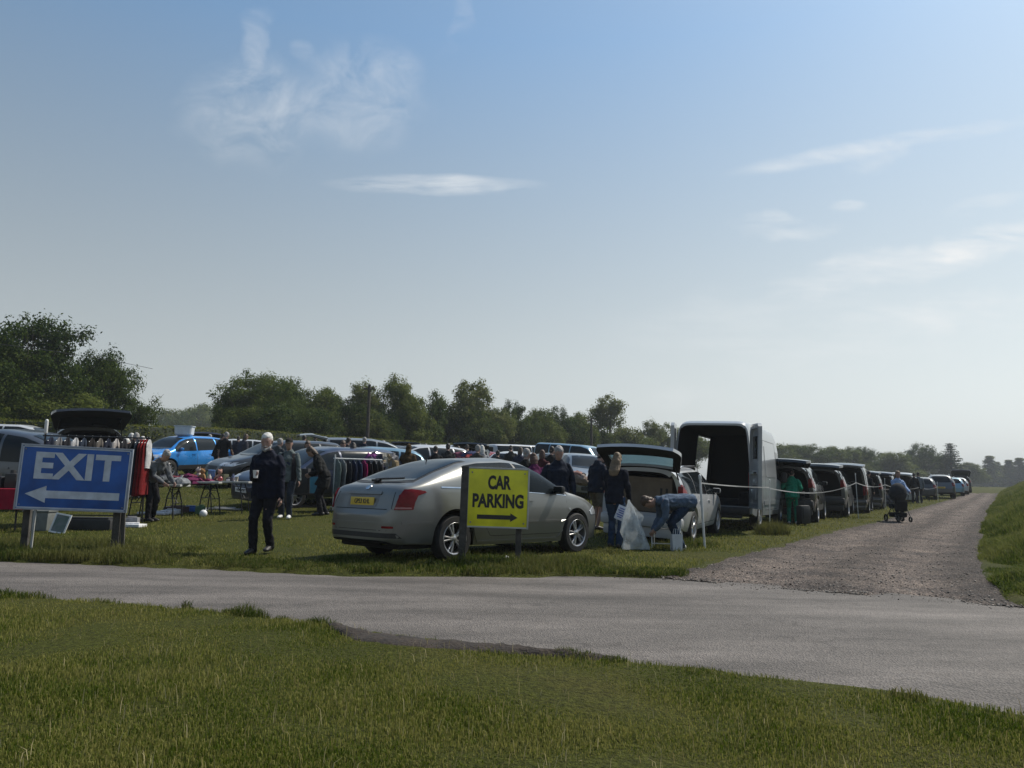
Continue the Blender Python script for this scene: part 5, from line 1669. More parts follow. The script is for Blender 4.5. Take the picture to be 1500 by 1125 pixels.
def car(name, label, loc, rotz, spec, pt, group=None, open_back=False, cut=None, zlow=None, gate_up=24, wheel=W7, plate_txt=None, plate_front=None, rails=False, windows=True, gate_mat=None, cat='car', depth=1.3, rot=None, gate_len=None, scale=1.0, seams=True, interior=None):
    S = dict(SPECS[spec])
    root = thing(name, label, cat, loc, rotz, group, rot)
    L, W = S['L'], S['W']
    if open_back and cut is None: cut = -L / 2 + .22
    top_ = S['top']
    if open_back:      # the roof runs on to the tailgate hinge
        top_ = [(-L / 2 - .1, S['H'] - .075), (cut + .1, S['H'] - .055)] + [q for q in S['top'] if q[0] > -1.35]
    b = Body(L, W, top_, S['belt'], S.get('sill', .22), S['xr'], S['xf'], S.get('wz', .31), S.get('arch', .365), S.get('n', 4.4), S.get('lean', .19), cut=cut if open_back else None)
    zl = zlow or (.60 if spec in ('hatch', 'estate', 'mpv', 'panel') else .70)
    me = b.build([pt, PLASTIC, LINER], zl, depth, S.get('dark_below'))
    link('body', me, root)
    if windows:
        xa, xb, sp = S['win']
        if open_back: xa = max(xa, cut + .14)
        for sd in (1, -1):
            for pl in b.window_polys(xa, xb, sp):
                m = b.patch(pl, b.side_ax(sd), .009, .06)
                obj('side_window', m, GLASS, root)
        z0, z1 = S['screen']
        m = b.patch([(-.66, z0 + .03), (-.3, z0), (.3, z0), (.66, z0 + .03), (.53, z1 - .03), (.3, z1), (-.3, z1), (-.53, z1 - .03)], b.AX_FRONT, .009, .06)
        obj('windscreen', m, GLASS, root)
        if not open_back:
            z0, z1 = S['back']
            m = b.patch([(-.62, z0 + .02), (-.3, z0), (.3, z0), (.62, z0 + .02), (.50, z1 - .03), (.3, z1), (-.3, z1), (-.50, z1 - .03)], b.AX_REAR, .009, .06)
            obj('rear_window', m, GLASS, root)
    zb = float(b.beltf(0))
    for sd in (1, -1):   # door shut lines
        if seams:
            m = MB()
            for x in (S['win'][2][-1], S['win'][1] - .08, S['win'][2][0] + .18):
                b.patch([(x - .005, .34), (x + .005, .34), (x + .005, zb + .02), (x - .005, zb + .02)], b.side_ax(sd), .0015, .12, mb=m)
            b.patch([(S['win'][2][0] + .2, .33), (S['win'][1] - .1, .33), (S['win'][1] - .1, .342), (S['win'][2][0] + .2, .342)], b.side_ax(sd), .0015, .2, mb=m)
            obj('door_seam', m, SEAM, root)
            for x in (S['win'][2][-1] + .10, S['win'][2][0] + .25):
                m = b.patch(rrect(x + .08, zb - .10, .17, .035, .014), b.side_ax(sd), .022, .06, skirt=.02)
                obj('door_handle', m, pt, root)
        mirror_part(root, S['win'][1] - .22, zb + .08, W / 2 - .08, sd, pt)
        # lamps
        m = b.patch([(sd * .42, .66 + (zb - .87)), (sd * .80, .64 + (zb - .87)), (sd * .84, .76 + (zb - .87)), (sd * .48, .75 + (zb - .87))], b.AX_FRONT, .006, .06)
        obj('headlight', m, CLEAR, root)
        xr0 = cut if open_back else -L / 2 + .02
        a = R(35)
        if open_back:
            m = MB()
            x0 = cut + .005
            b.patch([(x0, zb - .02), (x0 + .17, zb - .06), (x0 + .20, zb + .12), (x0 + .06, zb + .24), (x0, zb + .24)] if spec != 'panel' else [(x0, .75), (x0 + .10, .75), (x0 + .10, 1.15), (x0, 1.15)], b.side_ax(sd), .012, .06, mb=m, skirt=.02)
            m.box((cut - .012, sd * (b.halfw(cut) * .90), zb + (.09 if spec != 'panel' else -.15)), (.03, .10, .24 if spec != 'panel' else .38), bev=.012)
        else:
            d = Vector((math.cos(a), -sd * math.sin(a), 0)); u = Vector((math.sin(a), sd * math.cos(a), 0))
            o_ = Vector((-L / 2 + .1, sd * (W / 2 - .1), 0)) - d * 2
            m = b.patch(rrect(.02, zb - .03, .26, .24, .05), (o_, u, (0, 0, 1), d), .006, .05)
        obj('tail_light', m, REDLENS, root)
    # grille, lower bumper
    m = b.patch(rrect(0, .58 + (zb - .87) * .8, .74, .12, .03), b.AX_FRONT, .004, .07)
    b.patch(rrect(0, .34, 1.0, .13, .03), b.AX_FRONT, .004, .09, mb=m)
    obj('grille', m, PLASTIC, root)
    if open_back:
        m = MB()
        m.box((cut - .02, 0, zl - .16), (.26, W * .93, .22), bev=.07)
        m.box((cut + .08, 0, zl - .36), (.3, W * .88, .22), bev=.06)
        obj('rear_bumper', m, pt if spec != 'suv' else PLASTIC, root)
    if plate_front:
        plate(root, plate_front, (L / 2 + .012, 0, .42 + (zb - .87) * .6), math.pi / 2, PLATEW)
    if plate_txt and not open_back:
        plate(root, plate_txt, (-L / 2 - .012, 0, .62 + (zb - .87)), -math.pi / 2, PLATEY)
    put_wheels(root, S['xr'], S['xf'], W, S.get('wz', .31), wheel, S.get('wscale', 1.0))
    if rails:
        for sd in (1, -1):
            H0 = S['H']
            m = MB()
            xs = np.linspace(-1.6 if spec != 'hatch' else -1.2, .35, 9)
            pts = [(x, sd * .56, float(b.top(x)) - .03 + (.055 if 0 < i < 8 else -.03)) for i, x in enumerate(xs)]
            m.tube(pts, .017, 6)
            obj('roof_rail', m, CHROME, root)
    if open_back:
        zt = float(b.top(cut)) - .02
        Lg = gate_len or (zt - zl + .03)
        g = MB(); gl = MB()
        def gate_pt(u, v, o_):
            # u 0..1 hinge to free edge, v -1..1 across; o_ offset towards the outside
            ww = (W / 2) * (.80 + .13 * min(1, u * 1.7)) * (1 - .10 * max(0, u - .75) * 4)
            bend = .16 * max(0, u - .55) ** 1.2 / .45       # lower panel folds down past the window
            crown = .06 * (1 - v * v)
            p = Vector((-u * Lg, v * ww, crown - bend + o_ - .03))
            return p
        nu, nv = 10, 10
        for layer, flip in ((.035, False), (-.035, True)):
            for i in range(nu):
                for j in range(nv):
                    uu = [(i + .0) / nu, (i + 1) / nu]; vv = [-1 + 2 * j / nv, -1 + 2 * (j + 1) / nv]
                    inwin = .10 <= uu[0] and uu[1] <= .52 and -.81 <= vv[0] and vv[1] <= .81
                    P = [gate_pt(uu[0], vv[0], layer), gate_pt(uu[1], vv[0], layer), gate_pt(uu[1], vv[1], layer), gate_pt(uu[0], vv[1], layer)]
                    if inwin and spec != 'none':
                        if layer > 0: gl.add([p - Vector((0, 0, .02)) for p in P], [(0, 1, 2, 3)])
                        continue
                    g.add(P, [(0, 1, 2, 3) if not flip else (3, 2, 1, 0)], 0 if layer > 0 else 1)
        def rim(pts_):
            for a_, b_ in zip(pts_[:-1], pts_[1:]):
                g.add([gate_pt(*a_, .035), gate_pt(*b_, .035), gate_pt(*b_, -.035), gate_pt(*a_, -.035)], [(0, 1, 2, 3)], 0)
        q = [i / nu for i in range(nu + 1)]; qv = [-1 + 2 * j / nv for j in range(nv + 1)]
        rim([(u, -1) for u in q]); rim([(1, v) for v in qv]); rim([(u, 1) for u in q[::-1]]); rim([(0, v) for v in qv[::-1]])
        wu = [i / nu for i in range(1, 6)]; wv = [-1 + 2 * j / nv for j in range(1, 10)]
        rim([(u, -.8) for u in wu]); rim([(.5, v) for v in wv]); rim([(u, .8) for u in wu[::-1]]); rim([(.1, v) for v in wv[::-1]])
        t = obj('tailgate', g, [gate_mat or pt, LINER], root, (cut + .04, 0, zt), (0, R(gate_up), 0), fix=True)
        obj('tailgate_window', gl, mat('tinted_glass', (.05, .09, .08), .05, 0, .2, 2, spec=.8, trans=.85, coat=.5) if spec == 'estate' else mat('privacy_glass', (.012, .016, .016), .06, 0, .2, 2, spec=.3), t)
        m = MB()
        for sd in (1, -1):   # gas struts
            p0 = Vector((cut + .05, sd * (W * .39), zt - .22))
            p1 = Vector((cut + .04, sd * W * .36, zt)) + Matrix.Rotation(R(gate_up), 3, 'Y') @ Vector((-.42 * Lg, 0, -.05))
            m.tube([p0, p0.lerp(p1, .5), p0.lerp(p1, .5), p1], [.014, .014, .007, .007], 6)
        obj('gas_strut', m, PLASTIC, root)
    if scale != 1.0: root.scale = (scale,) * 3
    return root, b
# ------------------------------------------------------------------ the silver liftback in front
def hero():
    L, W = 4.62, 1.76
    silver = mat('paint_silver_beige', (.185, .188, .178), .34, .6, .06, 1.2, coat=.35)
    top = [(-2.31, .60), (-2.29, .67), (-2.245, .73), (-2.165, .97), (-2.10, 1.025), (-1.95, 1.055), (-1.5, 1.24), (-1.05, 1.385), (-.7, 1.44), (-.1, 1.475), (.3, 1.44), (.62, 1.345), (1.22, 1.0), (1.75, .90), (2.08, .76), (2.25, .62), (2.31, .48)]
    belt = [(-2.31, .60), (-2.245, .68), (-2.165, .905), (-2.05, .945), (-1.8, .965), (-.9, .955), (.9, .885), (1.4, .85), (2.0, .70), (2.31, .56)]
    pos = gp(662, 10.75)
    th = R(HERO_YAW)
    S = dict(xr=-1.30, xf=1.40)
    # rear right wheel contact sits at the photo pixel
    lx, ly = S['xr'], -(W / 2 - .11)
    loc = Vector((pos.x - (lx * math.cos(th) - ly * math.sin(th)), pos.y - (lx * math.sin(th) + ly * math.cos(th)), 0))
    root = thing('parked_car', 'silver grey liftback car parked behind the yellow parking sign, seen from behind', 'car', loc, th)
    b = Body(L, W, top, belt, .215, -1.30, 1.40, .315, .375, 4.2, .19, pr=6.5, pf=4.5, k=.035, tuck=.055,
             bot=[(-2.31, .30), (-2.2, .25), (-1.8, .24), (-.8, .20), (.9, .19), (1.8, .20), (2.31, .22)])
    link('body', b.build([silver, PLASTIC, LINER]), root)
    for sd in (1, -1):
        ax = b.side_ax(sd)
        xs = np.linspace(-1.55, 1.13, 70)
        lo = lambda x: float(b.beltf(x)) + .045
        hi = lambda x: min(float(b.top(x)) - .085, 1.385)
        def pan(a, c):
            q = [x for x in np.linspace(a, c, 26) if hi(x) - lo(x) > .015]
            return [(x, lo(x)) for x in q] + [(x, hi(x)) for x in q[::-1]]
        m = b.patch(pan(-1.02, 1.16), ax, .004, .045); obj('window_surround', m, PLASTIC, root)
        for a, c in ((-.97, .02), (.08, 1.08)):
            m = b.patch(pan(a, c), ax, .009, .045); obj('side_window', m, mat('dark_side_glass', (.008, .011, .013), .03, 0, .2, 1.2, spec=.08), root)
        m = b.patch([(x, lo(x) - .012) for x in xs] + [(x, lo(x) + .006) for x in xs[::-1]], ax, .006, .12); obj('window_trim', m, CHROME, root)
        # doors stand on their dark shut gap
        for nm, x0, x1 in (('front_door', .05, 1.12), ('rear_door', -.98, .04)):
            def ztop(x): return lo(x) - .014
            def outline(e):
                q = np.linspace(x0 + e, x1 - e, 12)
                bt = [(x, .325 + e + (max(0, (-.60 - x)) * 1.15 if nm == 'rear_door' else 0)) for x in q]
                return bt + [(x, ztop(x) - e * .3) for x in q[::-1]]
            g = b.patch(outline(0), ax, .0012, .12); obj('door_gap', g, SEAM, root)
            d = obj(nm, b.patch(outline(.0065), ax, .003, .08), silver, root)
            hx = x0 + .17
            hd = MB(); b.patch(rrect(hx, ztop(hx) - .10, .19, .04, .018), ax, .026, .05, mb=hd, skirt=.02)
            obj('handle', hd, silver, d)
            rb = MB(); b.patch([(x0 + .03, .505), (x1 - .03, .505), (x1 - .03, .535), (x0 + .03, .535)], ax, .012, .12, mb=rb, skirt=.012)
            obj('rub_strip', rb, silver, d)
        m = b.patch([(-1.0, .245), (1.05, .235), (1.05, .262), (-1.0, .272)], ax, .012, .14, skirt=.012); obj('sill_trim', m, silver, root)
        # filler strip of the bumpers
        m = b.patch([(-2.15, .515), (-1.72, .515), (-1.70, .55), (-2.15, .55)], ax, .010, .08, skirt=.012); obj('bumper_strip', m, silver, root)
        m = b.patch(rrect(.0 + 1.19, .70, .05, .03, .012), ax, .006, .05); obj('side_indicator', m, CLEAR, root)
        # tail light wraps round the corner
        a = R(42)
        d = Vector((math.cos(a), -sd * math.sin(a), 0)); u = Vector((math.sin(a), sd * math.cos(a), 0))
        o_ = Vector((-2.0, sd * .72, 0)) - d * 2
        P = [(-.18, .70), (-.05, .70), (.05, .705), (.07, .80), (.10, .885), (.20, .93), (.18, .95), (.02, .968), (-.06, .96), (-.12, .88)]
        m = b.patch(P, (o_, u, (0, 0, 1), d), .022, .025, skirt=.02)
        tl = obj('tail_light', m, REDLENS, root)
        m = b.patch([(-.17, .712), (.03, .712), (.035, .735), (-.165, .735)], (o_, u, (0, 0, 1), d), .026, .025)
        obj('reversing_lamp', m, mat('pink_lens', (.24, .04, .045), .15, 0, .15, 10, coat=1), tl)
        # headlight
        a = R(35)
        d = Vector((-math.cos(a), -sd * math.sin(a), 0)); u = Vector((math.sin(a), -sd * math.cos(a), 0))
        o_ = Vector((2.02, sd * .66, 0)) - d * 2
        m = b.patch([(-.22, .60), (.20, .60), (.30, .70), (.24, .76), (-.12, .72), (-.24, .66)], (o_, u, (0, 0, 1), d), .008, .05, skirt=.012)
        obj('headlight', m, CLEAR, root)
        mirror_part(root, .86, .98, W / 2 - .06, sd, PLASTIC)
    m = b.patch([(-.66, 1.05), (-.3, 1.03), (.3, 1.03), (.66, 1.05), (.54, 1.36), (.3, 1.395), (-.3, 1.395), (-.54, 1.36)], b.AX_FRONT, .005, .07)
    obj('windscreen', m, GLASS, root)
    P = [(-.60, 1.085), (-.3, 1.072), (.3, 1.072), (.60, 1.085), (.585, 1.16), (.545, 1.30), (.50, 1.385), (.3, 1.405), (-.3, 1.405), (-.50, 1.385), (-.545, 1.30), (-.585, 1.16)]
    m = b.patch([(u * 1.06, 1.065 + (v - 1.085) * 1.05) for u, v in P], b.AX_REAR, .005, .04); obj('window_seal', m, PLASTIC, root)
    m = b.patch(P, b.AX_REAR, .010, .04); rw = obj('rear_window', m, mat('heated_glass', (.010, .015, .019), .04, 0, .2, 2, spec=.12), root)
    wp = MB()
    wp.box((-1.965, .06, 1.085), (.08, .14, .035), bev=.012)
    wp.tube([(-1.975, .06, 1.10), (-1.93, -.10, 1.115), (-1.92, -.44, 1.118)], [.014, .011, .008], 6)
    wp.tube([(-1.95, .10, 1.102), (-1.91, -.48, 1.120)], [.013, .013], 6)
    obj('rear_wiper', wp, PLASTIC, rw)
    # boot lid: plate recess, plate, trim bar, badge-less handle, shut lines
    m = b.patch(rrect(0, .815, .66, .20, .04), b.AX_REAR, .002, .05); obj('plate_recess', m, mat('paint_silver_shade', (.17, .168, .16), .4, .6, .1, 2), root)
    x_pl = b.bvh.ray_cast(Vector((-4, 0, .80)), Vector((1, 0, 0)), 5)[0].x
    plate(root, 'GP53 KHL', (x_pl - .014, 0, .80), -math.pi / 2, PLATEY, .52, .115, R(-4), .085)
    m = b.patch([(-.36, .895), (.36, .895), (.35, .93), (-.35, .93)], b.AX_REAR, .014, .06, skirt=.02); obj('boot_handle', m, silver, root)
    m = MB()
    b.patch([(-.66, .700), (.66, .700), (.66, .709), (-.66, .709)], b.AX_REAR, .0015, .1, mb=m)
    b.patch([(-.60, .43), (.60, .43), (.60, .436), (-.60, .436)], b.AX_REAR, .0015, .1, mb=m)
    obj('bumper_seam', m, SEAM, root)
    for sd in (1, -1):
        m = b.patch([(sd * .645, .71), (sd * .653, .71), (sd * .625, .93), (sd * .617, .93)], b.AX_REAR, .003, .03); obj('boot_gap', m, SEAM, root)
        m = b.patch(rrect(sd * .60, .475, .16, .03, .012), b.AX_REAR, .006, .03); obj('reflector', m, REDLENS, root)
    m = b.patch(rrect(0, .985, .09, .05, .024), b.AX_REAR, .008, .03); obj('boot_emblem', m, CHROME, root)
    m = b.patch([(-.74, .335), (.74, .335), (.70, .40), (-.70, .40)], b.AX_REAR, .005, .06); obj('lower_valance', m, PLASTIC, root)
    m = b.patch([(-.78, .50), (.78, .50), (.78, .535), (-.78, .535)], b.AX_REAR, .010, .08, skirt=.015); obj('bumper_strip', m, silver, root)
    m = MB()
    for y in (-.35, .35): m.lathe([(0, 0), (.011, 0), (.012, .004)], 10, 'y', (0, 0, 0))
    m = MB()
    m.lathe([(.030, 0), (.034, .01), (.034, .22), (.028, .22), (.028, .02)], 14, 'y', (0, 0, 0))
    ex = obj('exhaust_pipe', m, CHROME, root, (-2.22, -.42, .27), (0, 0, -math.pi / 2), fix=True)
    m = MB(); m.tube([(-1.0, .12, 1.385), (-1.06, .12, 1.46)], [.012, .004], 6); obj('aerial', m, PLASTIC, root)
    m = b.patch(rrect(0, .55, .8, .13, .04), b.AX_FRONT, .004, .07); obj('grille', m, PLASTIC, root)
    m = MB(); m.box((-1.5, 0, .24), (1.2, 1.3, .12), bev=.04); m.box((0, 0, .22), (3.2, 1.2, .06), bev=.02); obj('underbody', m, LINER, root)
    put_wheels(root, -1.30, 1.40, W, .315, W5, 1.0)
    return root, b


HERO_YAW = 47
HERO, HERO_B = hero()


# ------------------------------------------------------------------ parked vehicles
def place(px, d, heading, spec=None, rear=True, scale=1.0, L=None):
    """heading: degrees to the right of the view direction. Puts the tail (rear=True), nose (False) or middle (None) at (px, d)"""
    h = R(heading); f = Vector((math.sin(h), math.cos(h), 0))
    p = gp(px, d)
    l = (L or SPECS[spec]['L']) * scale / 2
    if rear is True: p = p + f * l
    elif rear is False: p = p - f * l
    # pitch and roll with the field
    def hz(q): return tz(q.x, q.y)
    s = Vector((f.y, -f.x, 0))
    a = (hz(p + f * 1.3) - hz(p - f * 1.3)) / 2.6
    c = (hz(p + s * .8) - hz(p - s * .8)) / 1.6
    p.z = hz(p)
    X_ = Vector((f.x, f.y, a)).normalized(); Y_ = Vector((-s.x, -s.y, -c)).normalized(); Z_ = X_.cross(Y_).normalized(); Y_ = Z_.cross(X_)
    m = Matrix((X_, Y_, Z_)).transposed()
    return p, m.to_euler()


C_BLACK = paint('black', (.014, .015, .017), .2, .25)
C_GREY = paint('grey', (.085, .09, .096)); C_DGREY = paint('dark_grey', (.035, .039, .044)); C_SILVER = paint('silver', (.20, .215, .225), .6)
C_WHITE = paint('white', (.42, .43, .44), .05, .3); C_BLUE = paint('blue', (.035, .27, .72), .4, .25); C_NAVY = paint('navy', (.014, .022, .05), .35)
C_LBLUE = paint('light_blue', (.16, .28, .36), .5); C_RED = paint('red', (.22, .012, .018), .4)
RG = 'vehicles parked along the gravel track'


def vehicle(px, d, heading, spec, pt, label, rear=True, scale=1.0, group=None, **k):
    p, e = place(px, d, heading, spec, rear, scale)
    nm = {'hatch': 'hatchback', 'estate': 'estate_car', 'suv': 'sport_utility_car', 'mpv': 'people_carrier', 'panel': 'van'}[spec]
    r_, b = car(nm, label, p, 0, spec, pt, group, rot=e, scale=scale, cat='van' if spec == 'panel' else 'car', **k)
    return r_, b


GOLF, GOLF_B = vehicle(934, 15.0, 25, 'estate', C_WHITE, 'white estate car with raised tailgate and a big cardboard box in its boot', open_back=True, zlow=.56, gate_up=36, rails=True, wheel=W5, group=RG)
vehicle(1143, 23.4, 26, 'suv', C_BLACK, 'black car with raised tailgate right of the white van, beside the person in green', open_back=True, gate_up=16, rails=True, group=RG, scale=1.08)
vehicle(1196, 27.6, 27, 'suv', C_GREY, 'grey car with raised tailgate, second after the white van', scale=1.08, open_back=True, gate_up=14, group=RG)
vehicle(1234, 31.2, 27, 'panel', C_BLACK, 'black van with its tailgate up behind the white tape post', open_back=True, gate_up=6, group=RG, gate_len=1.2)
vehicle(1262, 35.2, 27, 'mpv', C_DGREY, 'dark people carrier with open boot just beyond the black van', open_back=True, gate_up=10, group=RG)
vehicle(1284, 39.5, 28, 'mpv', C_NAVY, 'dark navy people carrier with open boot left of the stroller', open_back=True, gate_up=10, group=RG)
vehicle(1318, 46.5, 28, 'mpv', C_WHITE, 'pale people carrier with open boot behind the person pushing the stroller', open_back=True, gate_up=8, group=RG)
vehicle(1351, 50.5, 28, 'hatch', C_DGREY, 'dark hatchback between the stroller and the grey car near the track', group=RG, seams=False)
vehicle(1379, 53.5, 27, 'suv', C_GREY, 'grey estate style car with closed tailgate nearest the edge of the track', group=RG, rails=True, plate_txt='LV14 KDO')
vehicle(1396, 62, 28, 'hatch', C_LBLUE, 'blue grey hatchback just beyond the closed grey car', group=RG, seams=False)
vehicle(1404, 68, 28, 'hatch', C_WHITE, 'small white hatchback near the far end of the row', group=RG, seams=False)
vehicle(1409, 76, 28, 'suv', C_NAVY, 'dark blue car with raised tailgate at the far end of the row', group=RG, open_back=True, gate_up=50, seams=False)

LG = 'vehicles parked across the market field'
vehicle(40, 19.4, 94, 'mpv', paint('slate', (.085, .092, .105), .6), 'slate grey people carrier behind the exit sign and clothes rail', rear=None, scale=1.13, group=LG)
vehicle(130, 22.3, -34, 'suv', C_BLACK, 'black car with its tailgate raised high behind the exit sign', scale=1.2, open_back=True, gate_up=36, group=LG)
vehicle(14, 32, 80, 'panel', C_WHITE, 'white van whose roof shows at the left edge below the big trees', rear=None, group=LG, seams=False)
BLUE, BLUE_B = vehicle(262, 30.5, 203, 'suv', C_BLUE, 'bright blue crossover car with a white tub on its roof', rear=None, scale=.96, group=LG)
vehicle(290, 36.5, -35, 'hatch', C_NAVY, 'dark blue car with raised tailgate behind the blue crossover', scale=1.05, open_back=True, gate_up=32, group=LG, seams=False)
vehicle(335, 42, 250, 'suv', C_WHITE, 'white car behind the two people in dark t-shirts', rear=None, group=LG, seams=False)
vehicle(408, 27, 228, 'estate', C_DGREY, 'dark grey car seen over the bonnet of the nearer dark car', rear=None, scale=1.04, group=LG)
vehicle(354, 19.6, 222, 'estate', C_NAVY, 'dark blue grey estate car facing the tables, behind the white haired man', rear=False, scale=1.04, group=LG, plate_front='N581 ACW')
vehicle(462, 30.5, 70, 'mpv', C_SILVER, 'silver people carrier with its tailgate up above the bending shopper', open_back=True, gate_up=10, group=LG)
vehicle(535, 25.5, 258, 'hatch', C_LBLUE, 'pale blue grey hatchback behind the second clothes rail', rear=None, group=LG)
vehicle(572, 33, 245, 'estate', C_GREY, 'grey car whose roof and windows show left of the brown hooded person', rear=None, group=LG, seams=False)
vehicle(612, 28.5, 236, 'suv', C_WHITE, 'white car directly behind the brown hooded person', rear=None, group=LG, scale=.95)
vehicle(640, 36, 240, 'mpv', paint('cream', (.58, .55, .50), .05), 'cream people carrier right of the brown hooded person', rear=None, group=LG, seams=False)
vehicle(591, 41, -8, 'hatch', C_BLACK, 'dark car with raised tailgate against the hedge, left of three', open_back=True, gate_up=34, group=LG, seams=False)
vehicle(650, 40, 4, 'hatch', C_DGREY, 'dark car with raised tailgate against the hedge, middle of three', open_back=True, gate_up=22, group=LG, seams=False)
vehicle(688, 36, 2, 'suv', C_GREY, 'car with raised tailgate against the hedge, right of three, above a heap of clothes', open_back=True, gate_up=20, group=LG, seams=False)
vehicle(734, 29.5, 20, 'hatch', C_WHITE, 'white hatchback seen over the roof of the silver liftback', group=LG, plate_txt='WN09 TCE')
vehicle(768, 44, 60, 'panel', C_WHITE, 'white van with only its roof showing beyond the couple', rear=None, group=LG, seams=False)
vehicle(846, 39, 128, 'panel', C_LBLUE, 'blue grey camper van with dark side windows behind the man in navy', rear=None, group=LG)
vehicle(851, 28, 172, 'hatch', C_SILVER, 'silver hatchback facing the camera right of the man in navy', rear=None, group=LG)


for a in [(300, 47, 75, 'suv', C_DGREY, 'dark car far back by the hedge left of the man in the black t-shirt', None), (382, 45, 240, 'hatch', C_WHITE, 'white car far back by the hedge above the white haired man', None), (448, 44, 250, 'estate', C_SILVER, 'silver car far back by the hedge, left of the raised dark tailgate', None),
          (525, 44, 70, 'mpv', C_NAVY, 'dark people carrier far back by the hedge above the pale hatchback', None), (700, 46, 240, 'hatch', C_LBLUE, 'light blue car far back by the hedge left of the white hatchback', None), (716, 39, 75, 'estate', C_RED, 'dark red car beyond the white hatchback', None),
          (805, 35, 250, 'hatch', C_DGREY, 'dark grey car behind the big man in navy', None), (903, 45, 235, 'estate', C_GREY, 'grey car far back seen beside the raised tailgate of the white estate', None)]:
    vehicle(a[0], a[1], a[2], a[3], a[4], a[5], rear=None, group=LG, seams=False)


